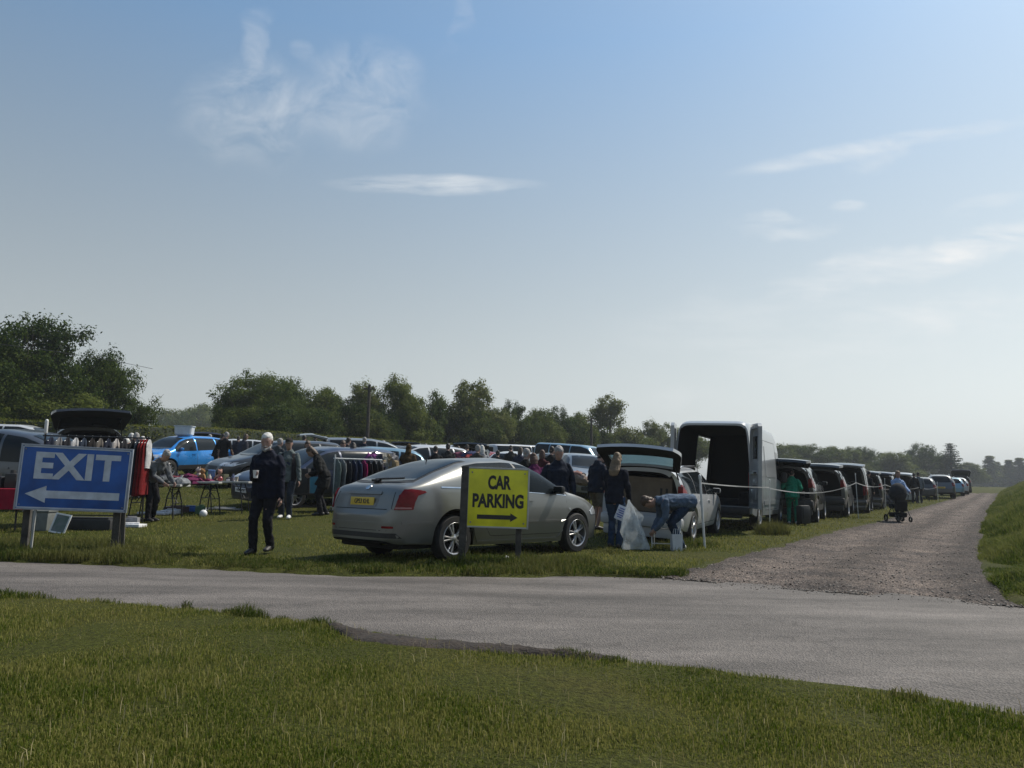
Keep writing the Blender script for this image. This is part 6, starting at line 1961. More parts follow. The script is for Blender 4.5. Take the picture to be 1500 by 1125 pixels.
# ------------------------------------------------------------------ white high roof van with both rear doors open
def big_van():
    L, W = 5.9, 1.99
    p, e = place(1041, 19.3, 27, None, True, 1.0, L)
    root = thing('high_roof_van', 'white high roofed van with both rear doors open and an empty dark load space', 'van', p, 0, RG, rot=e)
    white = paint('van_white', (.27, .285, .295), .1, .32)
    b = Body(L + .5, W, [(-2.95, 2.62), (-2.8, 2.70), (-1, 2.74), (1.2, 2.72), (1.6, 2.60), (1.85, 2.38), (2.42, 1.40), (2.72, 1.18), (2.9, .95), (2.95, .6)],
             [(-2.95, 1.25), (1.2, 1.25), (1.9, 1.22), (2.4, 1.12), (2.95, .85)], .33, -1.86, 1.80, .35, .42, 11, .12, pr=40, pf=9, tuck=.03, nlow=8, ngre=16, cut=-2.95,
             bot=[(-2.95, .42), (-2.5, .34), (2.4, .30), (2.95, .28)])
    hole = lambda x, y, z: -1.1 < x < .75 and y > .78 and 1.05 < z < 2.45
    link('body', b.build([white, PLASTIC, LINER], .60, 4.0, .40, hole, .952, .05), root)
    for sd in (1, -1):
        ax = b.side_ax(sd)
        m = b.patch([(1.12, 1.32), (1.9, 1.27), (2.02, 1.36), (1.62, 2.08), (1.12, 2.10)], ax, .004, .12); obj('side_window', m, GLASS, root)
        for x in (-2.55, -1.2 if sd > 0 else -1.0, 1.03, 2.02):
            m = MB(); b.patch([(x - .006, .5), (x + .006, .5), (x + .006, 2.3 if x < 1.5 else 1.3), (x - .006, 2.3 if x < 1.5 else 1.3)], ax, .002, .14, mb=m); obj('door_seam', m, SEAM, root)
        if sd < 0:
            for z in (2.32, .48): obj('door_seam', b.patch([(-1.0, z), (1.03, z), (1.03, z + .012), (-1.0, z + .012)], ax, .002, .15), SEAM, root)
        if sd < 0:
            for x0, x1 in ((-2.4, -1.15), (-.85, .9)):   # pressed panels in the sides
                m = b.patch(rrect((x0 + x1) / 2, 1.78, x1 - x0, .85, .08), ax, .008, .14, skirt=.01); obj('side_panel', m, white, root)
        m = b.patch([(-1.30, .62), (1.25, .62), (1.25, .74), (-1.30, .74)], ax, .018, .18, skirt=.02); obj('rub_strip', m, white, root)
        m = b.patch([(-2.9, .62), (-2.35, .62), (-2.35, .74), (-2.9, .74)], ax, .018, .18, skirt=.02); obj('rub_strip', m, white, root)
        m = MB(); m.box((1.75, sd * (W / 2 + .09), 1.38), (.12, .17, .30), bev=.05); obj('mirror', m, PLASTIC, root)
        m = MB(); m.box((-2.93, sd * (W / 2 - .06), 1.22), (.06, .11, .42), bev=.02); obj('tail_light', m, REDLENS, root)
        m = b.patch([(sd * .55, .80), (sd * .84, .85), (sd * .86, 1.05), (sd * .62, .98)], b.AX_FRONT, .006, .06); obj('headlight', m, CLEAR, root)
    m = b.patch([(-.80, 1.50), (0, 1.46), (.80, 1.50), (.72, 2.32), (0, 2.38), (-.72, 2.32)], b.AX_FRONT, .005, .12); obj('windscreen', m, GLASS, root)
    m = MB(); m.box((-3.0, 0, .50), (.16, 1.86, .17), bev=.04); m.box((-2.98, 0, .36), (.1, 1.5, .10), bev=.03); obj('rear_bumper', m, PLASTIC, root)
    for sd in (1, -1):
        m = MB(); m.box((-2.0, sd * .70, .78), (.85, .3, .34), bev=.05); obj('wheel_box', m, LINER, root)
    # the two doors
    for sd, ang in ((-1, 113), (1, 79)):
        hx, hy = -2.97, sd * (W / 2 - .01)
        # door built along +u from its hinge, inner face towards +v
        m = MB(); wd, z0, z1 = .90, .58, 2.58
        def dp(u, z, t):
            top_in = .12 * max(0, (z - 1.3) / 1.3) ** 2
            return (u, t * 1.0 + top_in * 0, z)
        outer = [(0, z0), (wd, z0), (wd, 2.50), (wd - .10, z1), (.16, z1), (.05, 2.42), (.0, 1.4)]
        inner = [(.09, z0 + .12), (wd - .09, z0 + .12), (wd - .09, 2.38), (wd - .14, 2.46), (.2, 2.46), (.12, 2.34), (.09, 1.4)]
        n = len(outer)
        vs = [(u, 0, z) for u, z in outer] + [(u, .085, z) for u, z in outer] + [(u, .085, z) for u, z in inner] + [(u, .035, z) for u, z in inner]
        fs = [tuple(range(n))]
        for k in range(n):
            k2 = (k + 1) % n
            fs += [(k, k2, n + k2, n + k), (n + k, n + k2, 2 * n + k2, 2 * n + k), (2 * n + k, 2 * n + k2, 3 * n + k2, 3 * n + k)]
        fs.append(tuple(range(3 * n, 4 * n)))
        m.add(vs, fs)
        m.box((wd / 2, .06, 1.42), (wd - .2, .05, .10), bev=.02)
        m.box((wd / 2 - .05, .06, .92), (.5, .06, .26), bev=.03)
        m.box((wd / 2 + .05, .055, 1.20), (.35, .05, .16), bev=.02)
        d = obj('rear_door', m, [white], root, fix=True)
        a = R(ang)
        if sd < 0:   # closed along +y, swings back and out
            ux = Vector((-math.sin(a), math.cos(a), 0)); vx = Vector((0, 0, 1)).cross(ux) * -1
            vx = Vector((math.cos(a), math.sin(a), 0))
        else:
            ux = Vector((-math.sin(a), -math.cos(a), 0)); vx = Vector((math.cos(a), -math.sin(a), 0))
        Mx = Matrix((ux, vx, Vector((0, 0, 1)))).transposed().to_4x4(); Mx.translation = Vector((hx, hy, 0))
        d.matrix_local = Mx
        g = MB(); g.box((wd / 2, .02, 2.02), (wd - .30, .036, .55), bev=.015); obj('door_window', g, GLASS, d)
        g = MB(); g.box((wd / 2 + .15, .10, 1.42), (.20, .03, .04), bev=.01); obj('handle', g, PLASTIC, d)
        g = MB()
        for z in (.85, 1.45, 2.2): g.box((.0, .03, z), (.07, .07, .10), bev=.015)
        obj('hinge', g, PLASTIC, d)
    put_wheels(root, -1.86, 1.80, W, .35, WV, 1.03)
    return root


VAN = big_van()
# ------------------------------------------------------------------ signs
WOODP = mat('weathered_post', (.055, .05, .042), .9, var=.35, scale=7, bump=.6, bscale=30)
STEEL = mat('grey_steel', (.22, .23, .24), .45, .6, .15, 8)
BLACKM = mat('black_metal', (.015, .015, .016), .45, .3, .2, 8)
WHITEM = mat('white_metal', (.62, .62, .60), .45, .1, .1, 8)


def fit_text(s, w, h, material, ext=.002, bold=0.0, space=1.0):
    me = text_mesh(s, 1.0, material, .0, bold, 1.0, True, space)
    c = np.array([v.co[:] for v in me.vertices]); lo, hi = c.min(0), c.max(0)
    for v in me.vertices:
        v.co.x = (v.co.x - (lo[0] + hi[0]) / 2) * w / (hi[0] - lo[0]); v.co.y = (v.co.y - (lo[1] + hi[1]) / 2) * h / (hi[1] - lo[1])
    bm = bmesh.new(); bm.from_mesh(me)
    g = bmesh.ops.extrude_face_region(bm, geom=bm.faces[:])
    bmesh.ops.translate(bm, verts=[e for e in g['geom'] if isinstance(e, bmesh.types.BMVert)], vec=(0, 0, ext))
    bmesh.ops.recalc_face_normals(bm, faces=bm.faces)
    bm.to_mesh(me); bm.free()
    return me


def arrow_mesh(x0, x1, th, hw, hl, left=False):
    P = [(x0, -th / 2), (x1 - hl, -th / 2), (x1 - hl, -hw / 2), (x1, 0), (x1 - hl, hw / 2), (x1 - hl, th / 2), (x0, th / 2)]
    if left: P = [(-x, y) for x, y in P][::-1]
    m = MB(); n = len(P)
    m.add([(x, y, 0) for x, y in P] + [(x, y, .003) for x, y in P], [tuple(range(n))[::-1], tuple(range(n, 2 * n))] + [(i, (i + 1) % n, n + (i + 1) % n, n + i) for i in range(n)])
    return m


def sign(name, label, px, py, d, w, h, yaw, roll, face_m, frame_m, thick=.03):
    x = Xat(px, d); zc = zat(px, py, d)
    root = thing(name, label, 'sign', (x, d, tz(x, d)), R(yaw))
    zc -= tz(x, d)
    m = MB(); m.box((0, 0, 0), (w, thick, h), bev=.004)
    bd = obj('board', m, face_m, root, (0, 0, zc), (0, R(roll), 0))
    f = MB(); t = .022
    for sx in (-1, 1): f.box((sx * (w / 2 + t / 2 - .002), .0, 0), (t, thick + .014, h + 2 * t), bev=.004)
    for sz in (-1, 1): f.box((0, 0, sz * (h / 2 + t / 2 - .002)), (w - .004, thick + .012, t), bev=.004)
    obj('frame', f, frame_m, bd)
    for sx in (-1, 1):
        for sz in (-1, 1):
            g = MB(); g.lathe([(0, -.006), (.009, -.006), (.011, 0), (.011, .004)], 10, 'y'); obj('bolt', g, STEEL, bd, (sx * (w / 2 - .045), -thick / 2 - .003, sz * (h / 2 - .05)))
    return root, bd, zc


SB = mat('sign_blue', (.009, .075, .29), .42, var=.30, scale=3.2, detail=9, bump=.06, bscale=5)
SW = mat('sign_white', (.46, .49, .53), .45, var=.18, scale=7, detail=9)
FR = mat('sign_frame', (.30, .32, .36), .4, .3, .12, 8)
EX, EB, ez = sign('exit_sign', 'blue EXIT sign with a white arrow pointing left, standing beside the road', 109.5, 701, 11.0, 1.40, .87, 15, 1.6, SB, FR, .035)
def on_board(name, me, bd, x, z, y=-.0185, rx=math.pi / 2):
    return link(name, me, bd, (x, y, z), (rx, 0, 0))
on_board('lettering', fit_text('EXIT', 1.09, .375, SW, .003, .034, 1.05), EB, .025, .165)
on_board('arrow', arrow_mesh(-.60, .60, .105, .235, .26, True).mesh('arrow', [SW], False), EB, 0, -.235)
f = MB(); t = .016
for sx in (-1, 1): f.box((sx * .686, 0, 0), (t, .004, .84))
for sz in (-1, 1): f.box((0, 0, sz * .422), (1.356, .004, t))
obj('border_line', f, SW, EB, (0, -.0185, 0), smooth=False)
for x, dz, wd in ((-.58, 0, .09), (.57, 0, .10)):
    m = MB(); m.box((x, .10, (ez + .38) / 2 - .1), (wd, .10, ez + .58), bev=.008); obj('post', m, WOODP, EX)
m = MB(); m.box((-.47, .0, .28), (.03, .03, .66), bev=.004); obj('stake', m, mat('pale_stake', (.30, .30, .28), .7, var=.25), EX, rot=(0, R(1), 0))
m = MB(); m.box((.665, .115, .28), (.05, .05, .75), bev=.004); obj('stake', m, WOODP, EX, rot=(0, R(-2), 0))

SY = mat('sign_yellow', (.66, .62, .014), .40, var=.20, scale=3.5, detail=9, bump=.06, bscale=5)
PK, PB, pz = sign('parking_sign', 'yellow CAR PARKING sign with a black arrow pointing right, before the silver car', 729.5, 729.3, 10.4, .797, .759, 3, 1.0, SY, mat('sign_frame_pale', (.36, .37, .36), .4, .3, .12, 8), .03)
q = 1 / (F_PX / 10.4)
on_board('lettering', fit_text('CAR', 33.6 * q, 20.5 * q, INK, .003, .042, 1.0), PB, 1.8 * q, 22 * q, -.016)
on_board('lettering', fit_text('PARKING', 74 * q, 20.5 * q, INK, .003, .042, 1.0), PB, .5 * q, -4.4 * q, -.016)
on_board('arrow', arrow_mesh(-29 * q, 29.6 * q, 6.2 * q, 12.4 * q, 10.5 * q).mesh('arrow', [INK], False), PB, -.2 * q, -27.6 * q, -.016)
m = MB(); m.box((-.462, .03, (pz + .41) / 2 - .10), (.10, .11, pz + .61), bev=.008); obj('post', m, WOODP, PK, rot=(0, R(.9), 0))
m = MB(); m.box((.285, .06, (pz + .2) / 2 - .12), (.075, .07, pz + .5), bev=.006); obj('post', m, WOODP, PK, rot=(0, R(.6), 0))
p = gp(744, 10.75, .05); m = MB(); m.ball((0, 0, 0), (.055, .04, .045), 12, 8)
for i, v in enumerate(m.v): m.v[i] = tuple(Vector(v) * (1 + .35 * noise.noise(Vector(v) * 18)))
tag(obj('plastic_scrap', m, mat('white_plastic', (.6, .62, .62), .35, var=.1), None, p), 'crumpled white plastic scrap in the long grass under the parking sign', 'litter')

# ------------------------------------------------------------------ clothes rails
def rail(label, px0, px1, d0, d1, hgt, mt, foot=.5):
    a, b = gp(px0, d0), gp(px1, d1)
    c = (a + b) / 2; v = (b - a); yaw = math.atan2(v.y, v.x); ln = Vector((v.x, v.y, 0)).length
    root = thing('clothes_rail', label, 'clothes rail', (c.x, c.y, tz(c.x, c.y)), yaw, 'clothes rails')
    m = MB(); m.tube([(-ln / 2 - .04, 0, hgt), (ln / 2 + .04, 0, hgt)], .016, 10); obj('bar', m, mt, root)
    for sx in (-1, 1):
        m = MB(); m.tube([(sx * ln / 2, 0, .02), (sx * ln / 2, 0, hgt + (.10 if sx < 0 else 0))], .017, 10); obj('upright', m, mt, root)
        m = MB(); m.tube([(sx * ln / 2, -foot / 2, .0), (sx * ln / 2, -foot * .35, .10), (sx * ln / 2, foot * .35, .10), (sx * ln / 2, foot / 2, .0)], .016, 8); obj('foot', m, mt, root)
    m = MB(); m.tube([(-ln / 2, 0, .16), (ln / 2, 0, .16)], .012, 8); obj('lower_bar', m, mt, root)
    return root, ln, hgt


def garment(root, x, hgt, ln, wd, col, label, kind, group, seed, flare=1.25, sleeves=True, thick=.05):
    """hangs from the rail: a thing of its own"""
    rz = root.rotation_euler.z
    M_ = Matrix.Rotation(rz, 4, 'Z'); M_.translation = root.location
    o = thing(kind, label, kind.replace('_', ' '), M_ @ Vector((x, 0, hgt)), rz, group)
    rnd = random.Random(seed)
    n = 16; rows = []
    L0 = ln
    for i in range(12):
        t = i / 11
        if t < .08: w_, th = .05 + t / .08 * (wd / 2 - .05), .02
        else: w_, th = wd / 2 * (1 + (flare - 1) * t), thick * (.6 + .7 * t)
        z = -.07 - t * L0 + (.0 if t > .1 else 0)
        drop = .07 * (1 - min(1, t / .08)) 
        row = []
        for k in range(n):
            a = 2 * math.pi * k / n
            fold = 1 + .35 * t * noise.noise((math.cos(a) * 1.7 + seed, math.sin(a) * 1.7, t * 1.3 + seed))
            row.append((math.sin(a) * th * fold + .012 * noise.noise((seed, t * 3, 1)), math.cos(a) * w_ * (.9 + .1 * fold), z + drop * .6 - .012 * noise.noise((k * .9, seed, 4)) * t))
        row.append(row[0]); rows.append(row)
    m = MB(); m.grid(rows)
    if sleeves:
        for sd in (1, -1):
            m.tube([(0, sd * wd * .42, -.12), (.01, sd * wd * .50, -.30), (.02 * rnd.uniform(-1, 1), sd * wd * .50, -.12 - min(.55, ln * .65))], [(.03, .05), (.03, .05), (.025, .04)], 8, side=(1, 0, 0))
    obj('fabric', m, cloth(*col), o, fix=True)
    m = MB(); m.tube([(0, 0, -.10), (0, 0, -.02), (0, .018, .0), (0, .012, .022), (0, -.012, .020)], .003, 5); m.tube([(0, wd * .40, -.11), (0, .02, -.055), (0, -.02, -.055), (0, -wd * .40, -.11)], .006, 5)
    obj('hanger', m, WHITEM, o)
    return o


R1, ln1, h1 = rail('black clothes rail of long garments behind the exit sign', 60, 212, 15.6, 15.9, 1.74, BLACKM)
m = MB(); m.tube([(-ln1 / 2, 0, h1 + .06), (-ln1 / 2, 0, h1 + .30)], .034, 10, round_=True); obj('end_cap', m, WHITEM, R1)
G1 = 'garments hanging on the first clothes rail'
cols1 = [('n1', (.010, .014, .03)), ('g1', (.12, .12, .125)), ('n2', (.012, .012, .016)), ('w1', (.35, .35, .36)), ('n3', (.02, .03, .05)), ('n4', (.014, .012, .012)), ('b1', (.10, .09, .08)), ('n5', (.012, .016, .03)), ('w2', (.30, .28, .27)), ('n6', (.018, .018, .022))]
for i, c in enumerate(cols1):
    garment(R1, -ln1 / 2 + .12 + i * .155, h1, .85 + .25 * ((i * 7) % 5) / 5, .42, c, 'garment on the first clothes rail, mostly hidden behind the exit sign', 'garment', G1, i * 3 + 1)
for x, c, ln, lb in [(.30, ('k1', (.010, .011, .014)), 1.10, 'long black dress next to the dark blue one at the right of the exit sign'), (.20, ('k2', (.012, .020, .035)), 1.08, 'long dark blue dress showing just right of the exit sign edge'),
                     (.13, ('r1', (.085, .007, .009)), 1.12, 'dark red long dress left of the brighter red one on the first rail'), (.075, ('r2', (.19, .010, .011)), 1.10, 'bright red long dress near the right end of the first rail'), (.02, ('r3', (.14, .009, .010)), 1.08, 'outermost red dress at the right end of the first rail')]:
    garment(R1, ln1 / 2 - x, h1, ln, .40, c, lb, 'dress', G1, int(x * 100), 1.3, False, .06)
garment(R1, ln1 / 2 + .03, h1, .55, .34, ('w3', (.42, .42, .42)), 'pale grey scarf like top hanging off the right end of the first rail', 'garment', G1, 77, 1.0, False, .035)

R2, ln2, h2 = rail('white clothes rail of coats behind the silver liftback', 489, 556, 19.3, 19.9, 1.30, WHITEM)
G2 = 'coats hanging on the second clothes rail'
for i, (c, ln, lb) in enumerate([(('c1', (.10, .13, .12)), .80, 'grey green coat at the left end of the second rail'), (('c2', (.16, .17, .17)), .70, 'pale grey coat second from the left on the second rail'), (('c3', (.012, .014, .02)), .85, 'black coat left of the navy coats on the second rail'), (('c4', (.015, .022, .05)), .80, 'navy coat in the middle of the second rail'),
                     (('c5', (.02, .03, .06)), .78, 'dark blue coat left of the magenta garment on the second rail'), (('c6', (.22, .010, .07)), .76, 'magenta garment on the second rail'), (('c7', (.010, .010, .012)), .84, 'black coat right of the magenta garment'), (('c8', (.012, .012, .014)), .80, 'second black coat right of the magenta garment'), (('c9', (.05, .045, .04)), .80, 'brownish coat near the right end of the second rail')]):
    garment(R2, -ln2 / 2 + .06 + i * (ln2 - .1) / 8, h2, ln, .46, c, lb, 'coat', G2, 100 + i)


def heap(name, label, cat, px, d, z, size, cols, n, seed, group=None, amp=.4):
    """a heap of folded and crumpled cloth: one pile, each cloth a mesh of its own"""
    p = gp(px, d, z)
    o = thing(name, label, cat, p, 0, group)
    rnd = random.Random(seed)
    for i in range(n):
        m = MB(); m.ball((0, 0, 0), (size[0] * rnd.uniform(.22, .36), size[1] * rnd.uniform(.25, .42), size[2] * rnd.uniform(.22, .45)), 22, 14)
        for k, v in enumerate(m.v):
            v = Vector(v); m.v[k] = tuple(v * (1 + amp * noise.noise(v * 7 + Vector((seed, i, 0))) + amp * 1.3 * (.35 - abs(noise.noise(v * 15 + Vector((i, seed, 3)))))))
        c = cols[i % len(cols)]
        t = rnd.uniform(-.5, .5)
        q = obj('cloth', m, cloth('heap_%s_%d' % (name, i % len(cols)) + str(seed), c), o, (t * size[0], rnd.uniform(-.4, .4) * size[1], size[2] * rnd.uniform(.25, .8) * (1 - abs(t))), (rnd.uniform(-.3, .3), rnd.uniform(-.3, .3), rnd.uniform(0, 3)))
    return o


heap('clothes_pile', 'heap of patterned and pale clothes at the right end of the second rail', 'clothes', 553, 20.2, 0.55, (.75, .55, .95), [(.22, .17, .10), (.16, .16, .17), (.12, .03, .12), (.012, .012, .015), (.28, .26, .22), (.03, .03, .05)], 20, 5)
heap('clothes_pile', 'heap of mixed red and dark clothes in front of the raised grey tailgate', 'clothes', 679, 27, .75, (1.7, .6, .55), [(.20, .03, .03), (.03, .03, .04), (.22, .15, .15), (.05, .06, .12), (.16, .05, .08)], 26, 6)

# ------------------------------------------------------------------ stall tables
TOPM = mat('plastic_table_top', (.38, .38, .36), .5, var=.1)


def folding_table(label, px, d, yaw, ln=1.8, wd=.74, h=.74, topm=TOPM):
    p = gp(px, d)
    root = thing('folding_table', label, 'table', p, R(yaw), 'folding stall tables')
    m = MB(); m.box((0, 0, h - .022), (ln, wd, .044), bev=.012); obj('tabletop', m, topm, root)
    for sx in (-1, 1):
        for sy in (-1, 1):
            m = MB(); x = sx * ln * .40
            m.tube([(x * .80, sy * wd * .22, h - .045), (x * .84, sy * wd * .36, h - .20), (x * .92, sy * wd * .40, h * .5), (x, sy * wd * .42, -.03)], .0145, 8); obj('leg', m, BLACKM, root)
        m = MB(); x = sx * ln * .40
        m.tube([(x * .93, -wd * .40, h * .46), (x * .93, wd * .40, h * .46)], .011, 8); m.tube([(x * .84, -wd * .36, h - .2), (x * .84, wd * .36, h - .2)], .010, 6); obj('brace', m, BLACKM, root)
        m = MB(); m.tube([(x * .93, 0, h * .46), (x * .45, 0, h - .05)], .009, 6); obj('strut', m, BLACKM, root)
    return root, p.z + h


T1, tz1 = folding_table('folding table with a paper cup and small boxes, rightmost of the three tables', 331, 18.6, 4, 1.25)
T2, tz2 = folding_table('middle folding table heaped with dark red clothes and toys', 285, 18.3, 3, 1.35)
T3, tz3 = folding_table('folding table beside the red dresses, heaped with grey clothes', 232, 16.9, 6, 1.15)


ttz0 = tz(Xat(846, 22.2), 22.2) + .72


def at_table(px, d, ztop):
    x = Xat(px, d); return Vector((x, d, ztop))


heap('clothes_pile', 'dark red and magenta clothes heaped on the middle table', 'clothes', 276, 18.2, tz2 - tz(Xat(276, 18.2), 18.2) - .03, (.75, .45, .20), [(.10, .012, .05), (.16, .02, .07), (.03, .02, .03), (.12, .03, .04)], 9, 11)
heap('clothes_pile', 'grey and dark clothes heaped on the table beside the red dresses', 'clothes', 235, 16.8, tz3 - tz(Xat(235, 16.8), 16.8) - .03, (.8, .5, .26), [(.10, .11, .12), (.20, .21, .22), (.03, .03, .04), (.16, .17, .10)], 9, 12)


def jumble(kind, label, p, mb, mt, rotz=0, cat=None, group='goods for sale on the tables'):
    o = obj(kind, mb, mt, None, p, (0, 0, rotz)); tag(o, label, cat or kind.replace('_', ' '), group); return o


def doll(c, s, body, label, px, d, zt):
    p = at_table(px, d, zt)
    o = thing('soft_toy', label, 'soft toy', p, random.uniform(-1, 1), 'goods for sale on the tables')
    mt = cloth('toy_' + label[:14].replace(' ', '_'), body, .2, 20)
    m = MB(); m.ball((0, 0, .10 * s), (.07 * s, .06 * s, .10 * s)); m.ball((0, -.01, .24 * s), (.065 * s, .06 * s, .06 * s))
    for sd in (1, -1):
        m.tube([(sd * .06 * s, -.01, .14 * s), (sd * .12 * s, -.05 * s, .07 * s)], [.025 * s, .022 * s], 8, round_=True)
        m.tube([(sd * .035 * s, -.02, .04 * s), (sd * .06 * s, -.13 * s, .03 * s)], [.030 * s, .028 * s], 8, round_=True)
        m.ball((sd * .045 * s, 0, .30 * s), (.022 * s, .014 * s, .022 * s), 8, 6)
    me = remesh(m, .012, 2, 0, 1, mt, 'body'); link('body', me, o)


doll(0, 1.0, (.30, .16, .07), 'orange brown soft toy on the middle table', 296, 18.2, tz2)
doll(0, 1.1, (.40, .34, .30), 'pale soft toy leaning by the orange brown one', 290, 18.35, tz2)
doll(0, .9, (.35, .20, .16), 'pink brown soft toy at the right end of the middle table', 321, 18.5, tz1)
m = MB(); m.box((0, 0, .13), (.16, .05, .26), bev=.012, rot=Matrix.Rotation(R(12), 3, 'X'))
jumble('picture_book', 'blue upright book between the soft toys on the tables', at_table(309, 18.45, tz1), m, mat('book_blue', (.06, .14, .32), .5, var=.3, scale=20), .2, 'book')
m = MB(); m.lathe([(0, 0), (.032, 0), (.042, .10), (.044, .105), (.04, .10), (.03, .01), (0, .01)], 16, 'z')
jumble('paper_cup', 'paper cup standing at the right end of the rightmost table', at_table(346, 18.3, tz1), m, mat('cup_buff', (.48, .42, .34), .7, var=.08), 0, 'cup')
for i, (px, sz, col, lb) in enumerate([(327, (.20, .14, .16), (.10, .10, .05), 'olive box behind the toys on the rightmost table'), (333, (.18, .12, .05), (.55, .55, .55), 'flat white box on the rightmost table'), (337, (.16, .12, .08), (.04, .035, .05), 'small dark box next to the paper cup on the rightmost table'), (302, (.22, .14, .05), (.5, .5, .5), 'white folded cloth box on the middle table edge'), (316, (.12, .10, .09), (.14, .03, .03), 'small dark red box beside the soft toys'), (249, (.24, .2, .07), (.28, .29, .14), 'yellowish box on the table beside the red dresses')]):
    m = MB(); m.box((0, 0, sz[2] / 2), sz, bev=.008); m.box((0, 0, sz[2] + .006), (sz[0] * .8, .03, .008))
    jumble('small_box', lb, at_table(px, 18.5 if px > 260 else 16.8, tz1 if px > 310 else tz2 if px > 260 else tz3), m, mat('box_%d' % i, col, .6, var=.25, scale=12), .3 * (i - 2), 'box')
heap('clothes_pile', 'crumpled white cloth on the rightmost table', 'clothes', 330, 18.75, tz1 - tz(Xat(330, 18.75), 18.75) - .02, (.35, .25, .13), [(.5, .5, .5), (.42, .42, .43)], 4, 14)

for i, (px, d, zt, hh, rr, col, lb) in enumerate([
    (302, 18.6, tz1, .24, .035, (.05, .12, .06), 'dark green bottle among the toys on the tables'), (306, 18.3, tz1, .16, .05, (.40, .38, .34), 'cream jar next to the dark green bottle'), (313, 18.7, tz1, .28, .03, (.12, .05, .02), 'brown bottle behind the upright blue book'),
    (322, 18.25, tz1, .12, .06, (.30, .05, .06), 'red pot at the front of the rightmost table'), (341, 18.7, tz1, .18, .045, (.10, .12, .20), 'blue vase near the paper cup end of the rightmost table'), (266, 18.1, tz2, .15, .06, (.45, .44, .40), 'white pot at the left end of the middle table'),
    (258, 18.3, tz2, .25, .04, (.02, .02, .03), 'black vase at the left end of the middle table'), (241, 16.6, tz3, .14, .07, (.16, .20, .10), 'green pot on the table beside the red dresses'), (836, 22.0, ttz0, .2, .05, (.4, .36, .3), 'cream vase on the table between the two men'), (855, 22.1, ttz0, .16, .06, (.05, .10, .20), 'blue pot on the table between the two men')]):
    m = MB(); m.lathe([(0, 0), (rr * .8, 0), (rr, hh * .25), (rr * .95, hh * .6), (rr * .5, hh * .8), (rr * .45, hh * .95), (rr * .6, hh), (rr * .35, hh), (rr * .3, hh * .8)], 16, 'z')
    jumble('bottle' if 'bottle' in lb else 'pot', lb, at_table(px, d, zt), m, mat('ware_%d' % i, col, .3, var=.2))

# things lying on the grass under and round the tables
GG = 'goods lying on the grass'
for i, (px, d, sz, col, lb) in enumerate([
    (233, 17.9, (.7, .45, .05), (.50, .51, .53), 'white sheet of goods on the grass under the tables by the red dresses'), (253, 18.0, (.35, .3, .10), (.55, .55, .56), 'white box on the grass between the two left tables'),
    (281, 18.6, (.36, .3, .12), (.03, .12, .42), 'blue box on the grass under the middle table'), (288, 18.9, (.5, .35, .05), (.45, .5, .55), 'pale blue mat on the grass under the middle table'),
    (296, 18.0, (.18, .16, .20), (.05, .12, .06), 'green box on the grass under the middle table'), (262, 18.4, (.55, .3, .14), (.06, .03, .025), 'dark reddish case on the grass under the middle table'),
    (330, 19.2, (.9, .3, .04), (.30, .31, .32), 'grey board lying on the grass under the rightmost table'), (196, 15.2, (.5, .35, .06), (.60, .60, .60), 'white papers on the grass right of the exit sign post'),
    (196, 15.6, (.3, .25, .14), (.22, .22, .23), 'grey bundle under the red dresses')]):
    m = MB(); m.box((0, 0, sz[2] / 2), sz, bev=.012)
    bm_ = MB()
    for k, v in enumerate(m.v):
        m.v[k] = tuple(Vector(v) + Vector((0, 0, .02 * noise.noise(Vector(v) * 5 + Vector((i, 0, 0))))))
    m.box((.02, .01, sz[2] + .012), (sz[0] * .55, sz[1] * .5, .03), bev=.008, rot=Matrix.Rotation(.4, 3, 'Z'))
    jumble('goods_box' if sz[2] > .08 else 'goods_sheet', lb, gp(px, d, .0), m, mat('goods_%d' % i, col, .6, var=.3, scale=10), .25 * ((i % 3) - 1), 'goods', GG)
m = MB(); m.ball((0, 0, .07), .085, 16, 10); jumble('ball', 'small white ball on the grass in front of the middle table', gp(301, 17.5), m, mat('ball_white', (.65, .65, .65), .4, var=.08), 0, 'ball', GG)

# red covered table at the left edge and the things below the exit sign
p = gp(-6, 14.6)
o = thing('covered_table', 'table covered with a red cloth at the left edge of the picture', 'table', p, R(5))
m = MB(); m.box((0, 0, .70), (1.3, .7, .04), bev=.01); obj('tabletop', m, TOPM, o)
rows = []
for z, e in ((.735, 0), (.73, .015), (.62, .02), (.50, .03), (.36, .035)):
    row = []
    for k in range(60):
        t = k / 59 * 4; s_ = int(min(3, t)); f = t - s_
        cx = [(-1, -1), (1, -1), (1, 1), (-1, 1), (-1, -1)]
        a, b = cx[s_], cx[s_ + 1]
        x, y = (a[0] + (b[0] - a[0]) * f) * (.66 + e), (a[1] + (b[1] - a[1]) * f) * (.36 + e)
        wv = .02 * math.sin(k * 1.9) * (.735 - z) / .3
        row.append((x * (1 + wv), y * (1 + wv * 2), z))
    rows.append(row)
m = MB(); m.grid(rows); n0 = len(m.v); m.add([q for q in rows[0]], [tuple(range(60))]); obj('tablecloth', m, cloth('red_cloth', (.25, .010, .028), .2, 5), o, fix=True)
for sx in (-1, 1):
    for sy in (-1, 1):
        m = MB(); m.tube([(sx * .56, sy * .28, .7), (sx * .58, sy * .29, -.03)], .018, 8); obj('leg', m, BLACKM, o)
rnd = random.Random(3)
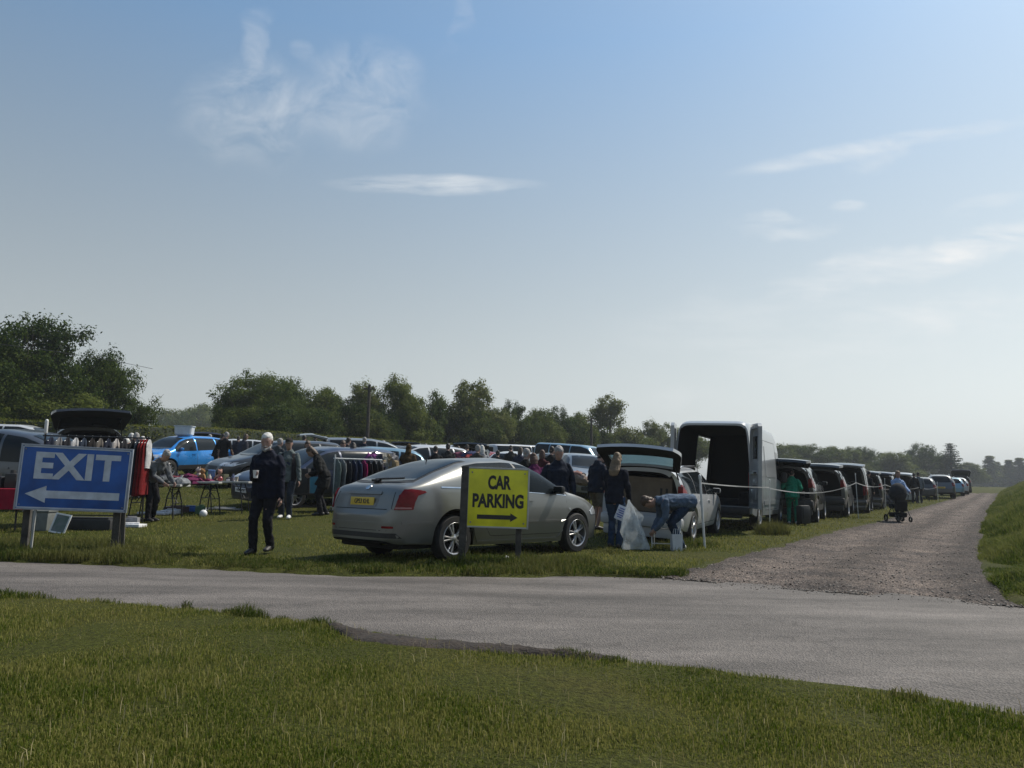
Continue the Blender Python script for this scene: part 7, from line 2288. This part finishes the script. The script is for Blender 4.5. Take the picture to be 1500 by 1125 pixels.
for i, (dx, sz, col) in enumerate([(.05, (.26, .2, .22), (.015, .015, .018)), (.32, (.2, .2, .28), (.02, .018, .018)), (.52, (.14, .16, .16), (.05, .045, .04)), (-.2, (.3, .22, .16), (.03, .03, .035))]):
    m = MB(); m.box((0, 0, sz[2] / 2), sz, bev=.03); m.lathe([(0, sz[2]), (.05, sz[2]), (.045, sz[2] + .06), (0, sz[2] + .06)], 12, 'z')
    jumble('dark_case', ['black case in the middle of the red covered table', 'taller dark case on the red covered table', 'small brownish case at the right end of the red covered table', 'low dark case at the left of the red covered table'][i], p + Vector((dx, -.02, .74)), m, mat('case_%d' % i, col, .5, var=.3), .2 * i, 'case')
m = MB(); m.box((0, 0, .17), (.42, .30, .34), bev=.03, taper=1.06); m.box((0, 0, .355), (.47, .34, .035), bev=.012); m.box((0, -.165, .20), (.10, .012, .05), bev=.005)
jumble('storage_box', 'grey lidded storage box on the grass under the exit sign', gp(64, 14.3), m, mat('box_greygreen', (.14, .15, .14), .6, var=.2), .05, 'storage box', GG)
o = thing('framed_picture', 'white framed picture leaning on the storage box under the exit sign', 'picture', gp(90, 14.0), R(-12), GG, rot=(R(-16), R(8), R(-10)))
m = MB()
for sx in (-1, 1): m.box((sx * .145, 0, .17), (.03, .02, .36), bev=.004)
for z in (.005, .335): m.box((0, 0, z), (.262, .02, .03), bev=.004)
obj('frame', m, WHITEM, o)
m = MB(); m.box((0, .004, .17), (.262, .008, .30)); obj('print', m, mat('print', (.30, .34, .36), .5, var=.6, scale=9, col2=(.05, .10, .07)), o)
m = MB(); m.box((0, 0, .10), (.9, .35, .2), bev=.03); m.box((0, 0, .215), (.8, .3, .04), bev=.01)
jumble('dark_crate', 'low dark crate on the grass behind the exit sign posts', gp(138, 14.6), m, mat('crate_dark', (.02, .02, .02), .7, var=.3), .02, 'crate', GG)

# dark wooden stand with boxes and the teal bag beside the bending shopper
p = gp(447, 19.2)
o = thing('wooden_bench', 'low dark wooden bench stacked with dark boxes left of the bending shopper', 'bench', p, R(3))
m = MB(); m.box((0, 0, .42), (.85, .36, .05), bev=.008); obj('top', m, mat('dark_wood', (.035, .024, .016), .7, var=.4, scale=9), o)
for sx in (-1, 1):
    for sy in (-1, 1):
        m = MB(); m.box((sx * .37, sy * .14, .19), (.06, .06, .44), bev=.006); obj('leg', m, mat('dark_wood', (0, 0, 0)), o)
m = MB(); m.box((0, 0, .12), (.74, .05, .06), bev=.006); obj('stretcher', m, mat('dark_wood', (0, 0, 0)), o)
for i, (dx, w_, h_, col, lb) in enumerate([(-.12, .46, .44, (.012, .011, .011), 'black box on the low wooden bench'), (-.10, .38, .16, (.02, .018, .018), 'smaller dark box on top of the black box on the bench')]):
    m = MB(); m.box((0, 0, h_ / 2), (w_, .3, h_), bev=.012); m.box((0, -.153, h_ * .6), (w_ * .4, .006, .05))
    jumble('dark_box', lb, p + Vector((dx, 0, .445 + (.44 if i else 0))), m, mat('dbox_%d' % i, col, .6, var=.3), .04, 'box')
m = MB()
rows = [[((sx * .13) * (1 + .04 * k), sy * .06 * (1.2 - .12 * k), k * .10) for sx, sy in ((-1, -1), (-.3, -1.15), (.4, -.9), (1, -1), (1, 1), (0, 1.1), (-1, 1), (-1, -1))] for k in range(5)]
m.grid(rows); m.add(rows[0][:7], [tuple(range(7))])
for sy in (-1, 1): m.tube([(-.07, sy * .04, .40), (-.06, sy * .03, .52), (.06, sy * .03, .52), (.07, sy * .04, .40)], .008, 6)
jumble('shopping_bag', 'teal shopping bag standing on the bench next to the bending shopper', p + Vector((.28, -.06, .447)), m, mat('teal_bag', (.03, .17, .24), .55, var=.2), .1, 'bag')

# tub on the roof of the blue car
bl = BLUE; zt = 1.66 * .96
m = MB()
rows = []
for k, (w_, z) in enumerate(((.26, 0), (.28, .02), (.335, .36), (.36, .365), (.36, .39), (.335, .39), (.31, .05))):
    rows.append([(sx * w_, sy * w_ * .72, z) for sx, sy in ((-1, -.8), (-.85, -1), (.85, -1), (1, -.8), (1, .8), (.85, 1), (-.85, 1), (-1, .8), (-1, -.8))])
m.grid(rows); m.add(rows[0][:8], [tuple(range(8))]); m.add(rows[-1][:8], [tuple(range(8))])
q_ = bl.matrix_basis @ Vector((-.05, .1, 1.648))
tub = obj('plastic_tub', m, mat('white_tub', (.55, .58, .60), .45, var=.08), None, q_, (0, 0, .1), fix=True); tag(tub, 'white plastic tub standing on the roof of the blue car', 'tub')

# crates by the silver hatchback
m = MB(); m.box((0, 0, .02), (.56, .38, .03), bev=.008)
for sy in (-1, 1):
    for z in (.08, .17, .25): m.box((0, sy * .185, z), (.56, .016, .06), bev=.004)
for sx in (-1, 1):
    for z in (.08, .17, .25): m.box((sx * .275, 0, z), (.016, .355, .06), bev=.004)
    for sy in (-1, 1): m.box((sx * .268, sy * .178, .15), (.03, .03, .28), bev=.004)
pt_ = gp(846, 20.5)
TT, ttz = folding_table('folding stall table of goods between the man in navy and the man in shorts', 846, 22.2, 8, 1.1, .6, .72, mat('brown_top', (.10, .07, .05), .6))
heap('clothes_pile', 'pinkish and dark goods heaped on the stall table between the two men', 'clothes', 846, 22.1, ttz - tz(Xat(846, 22.1), 22.1) - .03, (.62, .4, .34), [(.30, .17, .14), (.03, .025, .025), (.25, .20, .17), (.06, .05, .05)], 9, 21)
jumble('plastic_crate', 'bright blue plastic crate on the grass between the two men', gp(851, 18.6, .02), m, mat('blue_crate', (.01, .10, .50), .4, var=.1), .05, 'crate', GG)
m = MB(); m.box((0, 0, .15), (.46, .36, .30), bev=.02, taper=1.08); m.box((0, 0, .31), (.52, .41, .03), bev=.01)
jumble('plastic_box', 'white plastic box on the grass left of the blue crate', gp(835, 18.4, .0), m, mat('white_box', (.45, .48, .48), .45, var=.1), -.03, 'box', GG)

# cardboard box in the boot of the white estate
gl = GOLF
m = MB(); m.box((0, 0, .33), (.62, 1.14, .66), bev=.006)
m.box((-.3115, 0, .63), (.004, 1.10, .05)); m.box((-.3105, 0, .33), (.003, .05, .655))
cb = obj('cardboard_box', m, mat('cardboard', (.15, .115, .08), .85, var=.14, scale=5, bump=.2), None)
cb.matrix_world = gl.matrix_basis @ Matrix.Translation((-1.70, .02, .575))
tag(cb, 'big brown cardboard box filling the boot of the white estate car', 'box')
for k in (0, 1):
    a = MB(); a.box((-.3145, -.36 - k * .11, .40), (.004, .045, .13)); obj('printed_mark', a, INK, cb, smooth=False)

# ------------------------------------------------------------------ clear bag, card, stool
bagm = bpy.data.materials.new('clear_polythene'); bagm.use_nodes = True
_n, _l = bagm.node_tree.nodes, bagm.node_tree.links; _n.clear()
_out = _n.new('ShaderNodeOutputMaterial'); _t = _n.new('ShaderNodeBsdfTransparent'); _d = _n.new('ShaderNodeBsdfTranslucent'); _p = _n.new('ShaderNodeBsdfPrincipled')
_p.inputs['Base Color'].default_value = (.72, .76, .78, 1); _p.inputs['Roughness'].default_value = .22; _d.inputs['Color'].default_value = (.62, .66, .68, 1)
_m1 = _n.new('ShaderNodeMixShader'); _m2 = _n.new('ShaderNodeMixShader'); _m1.inputs[0].default_value = .55
_l.new(_d.outputs[0], _m1.inputs[1]); _l.new(_p.outputs[0], _m1.inputs[2])
_nz = _n.new('ShaderNodeTexNoise'); _nz.inputs['Scale'].default_value = 7; _nz.inputs['Detail'].default_value = 4
_tc = _n.new('ShaderNodeTexCoord'); _l.new(_tc.outputs['Object'], _nz.inputs['Vector'])
_mr = _n.new('ShaderNodeMapRange'); _mr.inputs['From Min'].default_value = .35; _mr.inputs['From Max'].default_value = .7; _mr.inputs['To Min'].default_value = .28; _mr.inputs['To Max'].default_value = .75
_l.new(_nz.outputs['Fac'], _mr.inputs['Value']); _l.new(_mr.outputs[0], _m2.inputs[0])
_l.new(_t.outputs[0], _m2.inputs[1]); _l.new(_m1.outputs[0], _m2.inputs[2]); _l.new(_m2.outputs[0], _out.inputs['Surface'])
d = 13.3
def wp(px, py, dd): return Vector((Xat(px, dd), dd, zat(px, py, dd)))
top_ = wp(921, 732, d)
prof = [(0, .015, .012), (.06, .03, .02), (.16, .075, .035), (.28, .115, .045), (.42, .15, .055), (.56, .18, .06), (.70, .205, .065), (.82, .215, .06), (.87, .20, .035)]
bh = top_.z - tz(top_.x, d)
rows = []
for t, a, b in prof:
    t_ = t / .87; row = []
    for k in range(29):
        q = 2 * math.pi * k / 28
        n_ = 1 + (.30 * noise.noise((math.cos(q) * 2, math.sin(q) * 2, t * 5)) + .9 * abs(noise.noise((math.cos(q) * 3.4, math.sin(q) * 3.4, t * 2.2 + 4))) - .25) * min(1, t * 4)
        row.append((.10 * t_ + math.cos(q) * a * n_, math.sin(q) * b * n_, -t_ * (bh - .01)))
    rows.append(row)
m = MB(); m.grid(rows); m.add(rows[-1][:28], [tuple(range(28))])
m.add([(.02, 0, -.03), (.19, -.02, -.22), (.26, .01, -.27), (.24, .0, -.34), (.14, -.03, -.52)], [(0, 1, 2, 3, 4)])
tag(obj('clear_bag', m, bagm, None, top_, fix=True), 'big clear plastic bag held by the fair haired woman', 'bag')
c = wp(911, 752, 13.45)
o = thing('printed_card', 'white card with blue print held by the fair haired woman', 'card', c, 0, rot=(R(-6), R(22), R(-8)))
m = MB(); m.box((0, 0, 0), (.20, .008, .25), bev=.002); obj('card', m, mat('white_card', (.55, .57, .62), .6, var=.06), o)
for k, (w_, z) in enumerate(((.13, .075), (.15, .035), (.10, .0), (.14, -.04), (.08, -.075))):
    m = MB(); m.box((-.005 * k, -.006, z), (w_, .004, .018)); obj('printed_line', m, mat('blue_print', (.06, .09, .30), .6), o, smooth=False)

p = gp(975, 13.75)
o = thing('folding_stool', 'white tubular folding chair frame on the grass in front of the bending person', 'chair', p, R(-12))
for sx in (-1, 1):
    m = MB(); m.tube([(sx * .24, -.20, -.02), (sx * .24, -.16, .36), (sx * .22, -.12, .41), (sx * .1, -.11, .43), (0, -.11, .43)] , .0095, 8); obj('leg', m, WHITEM, o)
    m = MB(); m.tube([(sx * .21, .20, -.02), (sx * .21, .10, .36), (sx * .20, .06, .40), (0, .05, .41)], .0095, 8); obj('leg', m, WHITEM, o)
m = MB(); m.tube([(-.24, -.185, .1), (.24, -.185, .1)], .009, 6); obj('stretcher', m, WHITEM, o)
m = MB(); m.grid([[(x, y, .40 - .05 * math.sin(math.pi * (x + .2) / .4)) for x in np.linspace(-.2, .2, 9)] for y in (-.12, .05)]); m.grid([[(x, y, .394 - .05 * math.sin(math.pi * (x + .2) / .4)) for x in np.linspace(-.2, .2, 9)] for y in (-.12, .05)])
obj('seat', m, cloth('seat_grey', (.10, .11, .12)), o)
m = MB(); rows = [[(sx * .085 * (1 + .03 * k), sy * .05, k * .07) for sx, sy in ((-1, -1), (0, -1.1), (1, -1), (1, 1), (-1, 1), (-1, -1))] for k in range(5)]
m.grid(rows); m.add(rows[0][:5], [tuple(range(5))])
for sy in (-1, 1): m.tube([(-.04, sy * .05, .28), (-.03, sy * .03, .37), (.03, sy * .03, .37), (.04, sy * .05, .28)], .006, 6)
jumble('carrier_bag', 'small white carrier bag on the grass beside the folding chair frame', gp(990, 13.3), m, mat('white_bag', (.52, .53, .55), .5, var=.1), .2, 'bag', GG)
m = MB(); m.box((0, 0, .30), (.38, .22, .52), bev=.05); m.tube([(-.13, .06, .54), (-.13, .06, .95), (.13, .06, .95), (.13, .06, .54)], .012, 8); m.box((0, -.115, .34), (.28, .02, .3), bev=.01)
for sx in (-1, 1): m.lathe([(0, -.02), (.04, -.02), (.04, .02), (0, .02)], 12, 'y', (sx * .14, .08, .04))
jumble('wheeled_suitcase', 'dark wheeled suitcase beside the person in green', gp(1176, 22.4), m, mat('suitcase', (.014, .016, .018), .5, var=.2), .5, 'suitcase', GG)

# ------------------------------------------------------------------ tape and its posts
TAPE = mat('white_tape', (.34, .34, .33), .5, var=.12, scale=3)
PG = 'white tape posts along the parked cars'
posts = []
for px, d, pt, lb, lean in [(1031, 14.2, 697, 'white tape post at the right of the bending person', -3.0), (1126, 18.4, 703, 'thin white tape post by the white van wheel', 1.5), (1256, 27.2, 694, 'white tape post in front of the black van', -1.5), (1297, 35.5, 701, 'white tape post just left of the stroller', 0), (1347, 44, 706, 'white tape post near the person in grey green', 0), (1374, 49, 706, 'white tape post in front of the closed grey car', 0), (1361, 47, 712, 'short dark tape post left of the closed grey car', 0)]:
    b = gp(px, d); h = zat(px, pt, d) - b.z
    o = thing('tape_post', lb, 'post', b, 0, PG, rot=(0, R(lean), 0))
    dark = 'dark' in lb
    m = MB(); m.tube([(0, 0, -.1), (0, 0, h - .04)], .013 if px > 1040 else .022, 8); obj('pole', m, BLACKM if dark else WHITEM, o)
    m = MB(); m.tube([(0, 0, h - .05), (0, 0, h)], .018 if px > 1040 else .028, 8, round_=True); obj('cap', m, BLACKM if dark else WHITEM, o)
    posts.append((o, h, b))


def tape(a, b, sag, label, w_=.024):
    v = b - a
    rows = []
    for k in range(25):
        t = k / 24
        p = a.lerp(b, t) - Vector((0, 0, sag * 4 * t * (1 - t)))
        tw = .5 * math.sin(t * 7)
        dn = Vector((0, math.sin(tw) * .5, math.cos(tw)))
        rows.append([p + dn * w_ / 2, p - dn * w_ / 2])
    m = MB(); m.grid(rows)
    m.grid([[q + Vector((0, .004, 0)) for q in r_] for r_ in rows], flip=True)
    tag(obj('barrier_tape', m, TAPE), label, 'tape', 'white tape between the posts')


def on(i, f=.82): return posts[i][0].matrix_basis @ Vector((0, -.02, posts[i][1] * f))


tape(on(0, .90), wp(1127, 714, 18.35), .02, 'white tape stretched across the back of the white van')
tape(wp(1127, 715, 18.35), on(2, .80), .22, 'white tape sagging past the person in green to the next post')
tape(on(2, .80), on(3, .80), .12, 'white tape sagging between the post by the black van and the stroller')
tape(on(3, .80), on(4, .75), .15, 'white tape running behind the stroller')
tape(on(4, .75), on(5, .75), .12, 'white tape near the closed grey car')

# ------------------------------------------------------------------ stroller
b = JP['root']
pos = gp(1315, 25.7)
o = thing('stroller', 'dark grey stroller with its hood up being pushed along the gravel track', 'stroller', pos, 0)
FAB = cloth('pram_fabric', (.030, .031, .034), .2, 12); FABD = cloth('pram_dark', (.012, .012, .013), .2, 12)
m = MB()
m.ball((0, -.02, .93), (.265, .30, .335), 22, 14)
for q_, v in enumerate(m.v):      # ribs of the canopy, open lower rear
    v = Vector(v); a = math.atan2(v.z - .93, -(v.y + .02))
    m.v[q_] = (v.x * (1 - .03 * abs(math.cos(a * 3))), v.y, max(v.z, .66))
obj('hood', m, FAB, o, fix=True)
m = MB(); m.tube([(-.262, -.14, .74), (-.20, -.30, .86), (0, -.345, .95), (.20, -.30, .86), (.262, -.14, .74)], .011, 8); obj('hood_trim', m, FABD, o)
m = MB()
m.box((0, .05, .50), (.42, .42, .16), bev=.06); m.box((0, -.18, .50), (.40, .12, .34), bev=.05, rot=Matrix.Rotation(R(12), 3, 'X')); obj('seat', m, FABD, o)
m = MB(); m.box((0, -.235, .60), (.30, .03, .20), bev=.012, rot=Matrix.Rotation(R(12), 3, 'X')); obj('apron', m, FAB, o)
m = MB(); m.box((0, .05, .22), (.40, .48, .16), bev=.05); obj('basket', m, FABD, o)
for sx in (-1, 1):
    m = MB(); m.tube([(sx * .24, -.34, .10), (sx * .235, -.05, .48), (sx * .235, .34, .98), (sx * .23, .44, 1.04)], .0135, 8); m.tube([(sx * .25, .32, .13), (sx * .235, -.02, .46)], .0135, 8); obj('frame_tube', m, BLACKM, o)
m = MB(); m.tube([(-.23, .44, 1.04), (.23, .44, 1.04)], .017, 10); obj('handlebar', m, PLASTIC, o)
for sx in (-1, 1):
    for y, r_ in ((-.36, .095), (.32, .125)):
        wl = MB(); wl.lathe([(r_ * .62, -.018), (r_ * .95, -.022), (r_, 0), (r_ * .95, .022), (r_ * .62, .018), (r_ * .62, -.018)], 20, 'y')
        q = obj('wheel', wl, RUBBER, o, (sx * .27 if y > 0 else sx * .20, y, r_ - .01), (0, 0, math.pi / 2))
        wl = MB(); wl.lathe([(0, -.010), (.02, -.012), (.02, .012), (0, .010)], 10, 'y')
        for k in range(5):
            a = 2 * math.pi * k / 5; wl.tube([(.0, 0, 0), (r_ * .65 * math.cos(a), 0, r_ * .65 * math.sin(a))], .006, 5)
        obj('hub', wl, ALLOY, q)
# one lead and a stray overhead wire by the big trees
a, c = gp(-60, 34), gp(330, 60)
rows = [Vector((Xat(px, d_), d_, zat(px, py, d_))) for px, py, d_ in [(-80, 496, 36), (-20, 504, 37.5), (40, 511, 39), (100, 520, 40.5), (150, 528, 42), (210, 540, 44)]]
m = MB(); m.tube(rows, .012, 5); tag(obj('overhead_wire', m, PLASTIC), 'thin overhead wire crossing in front of the tallest dark trees', 'wire')
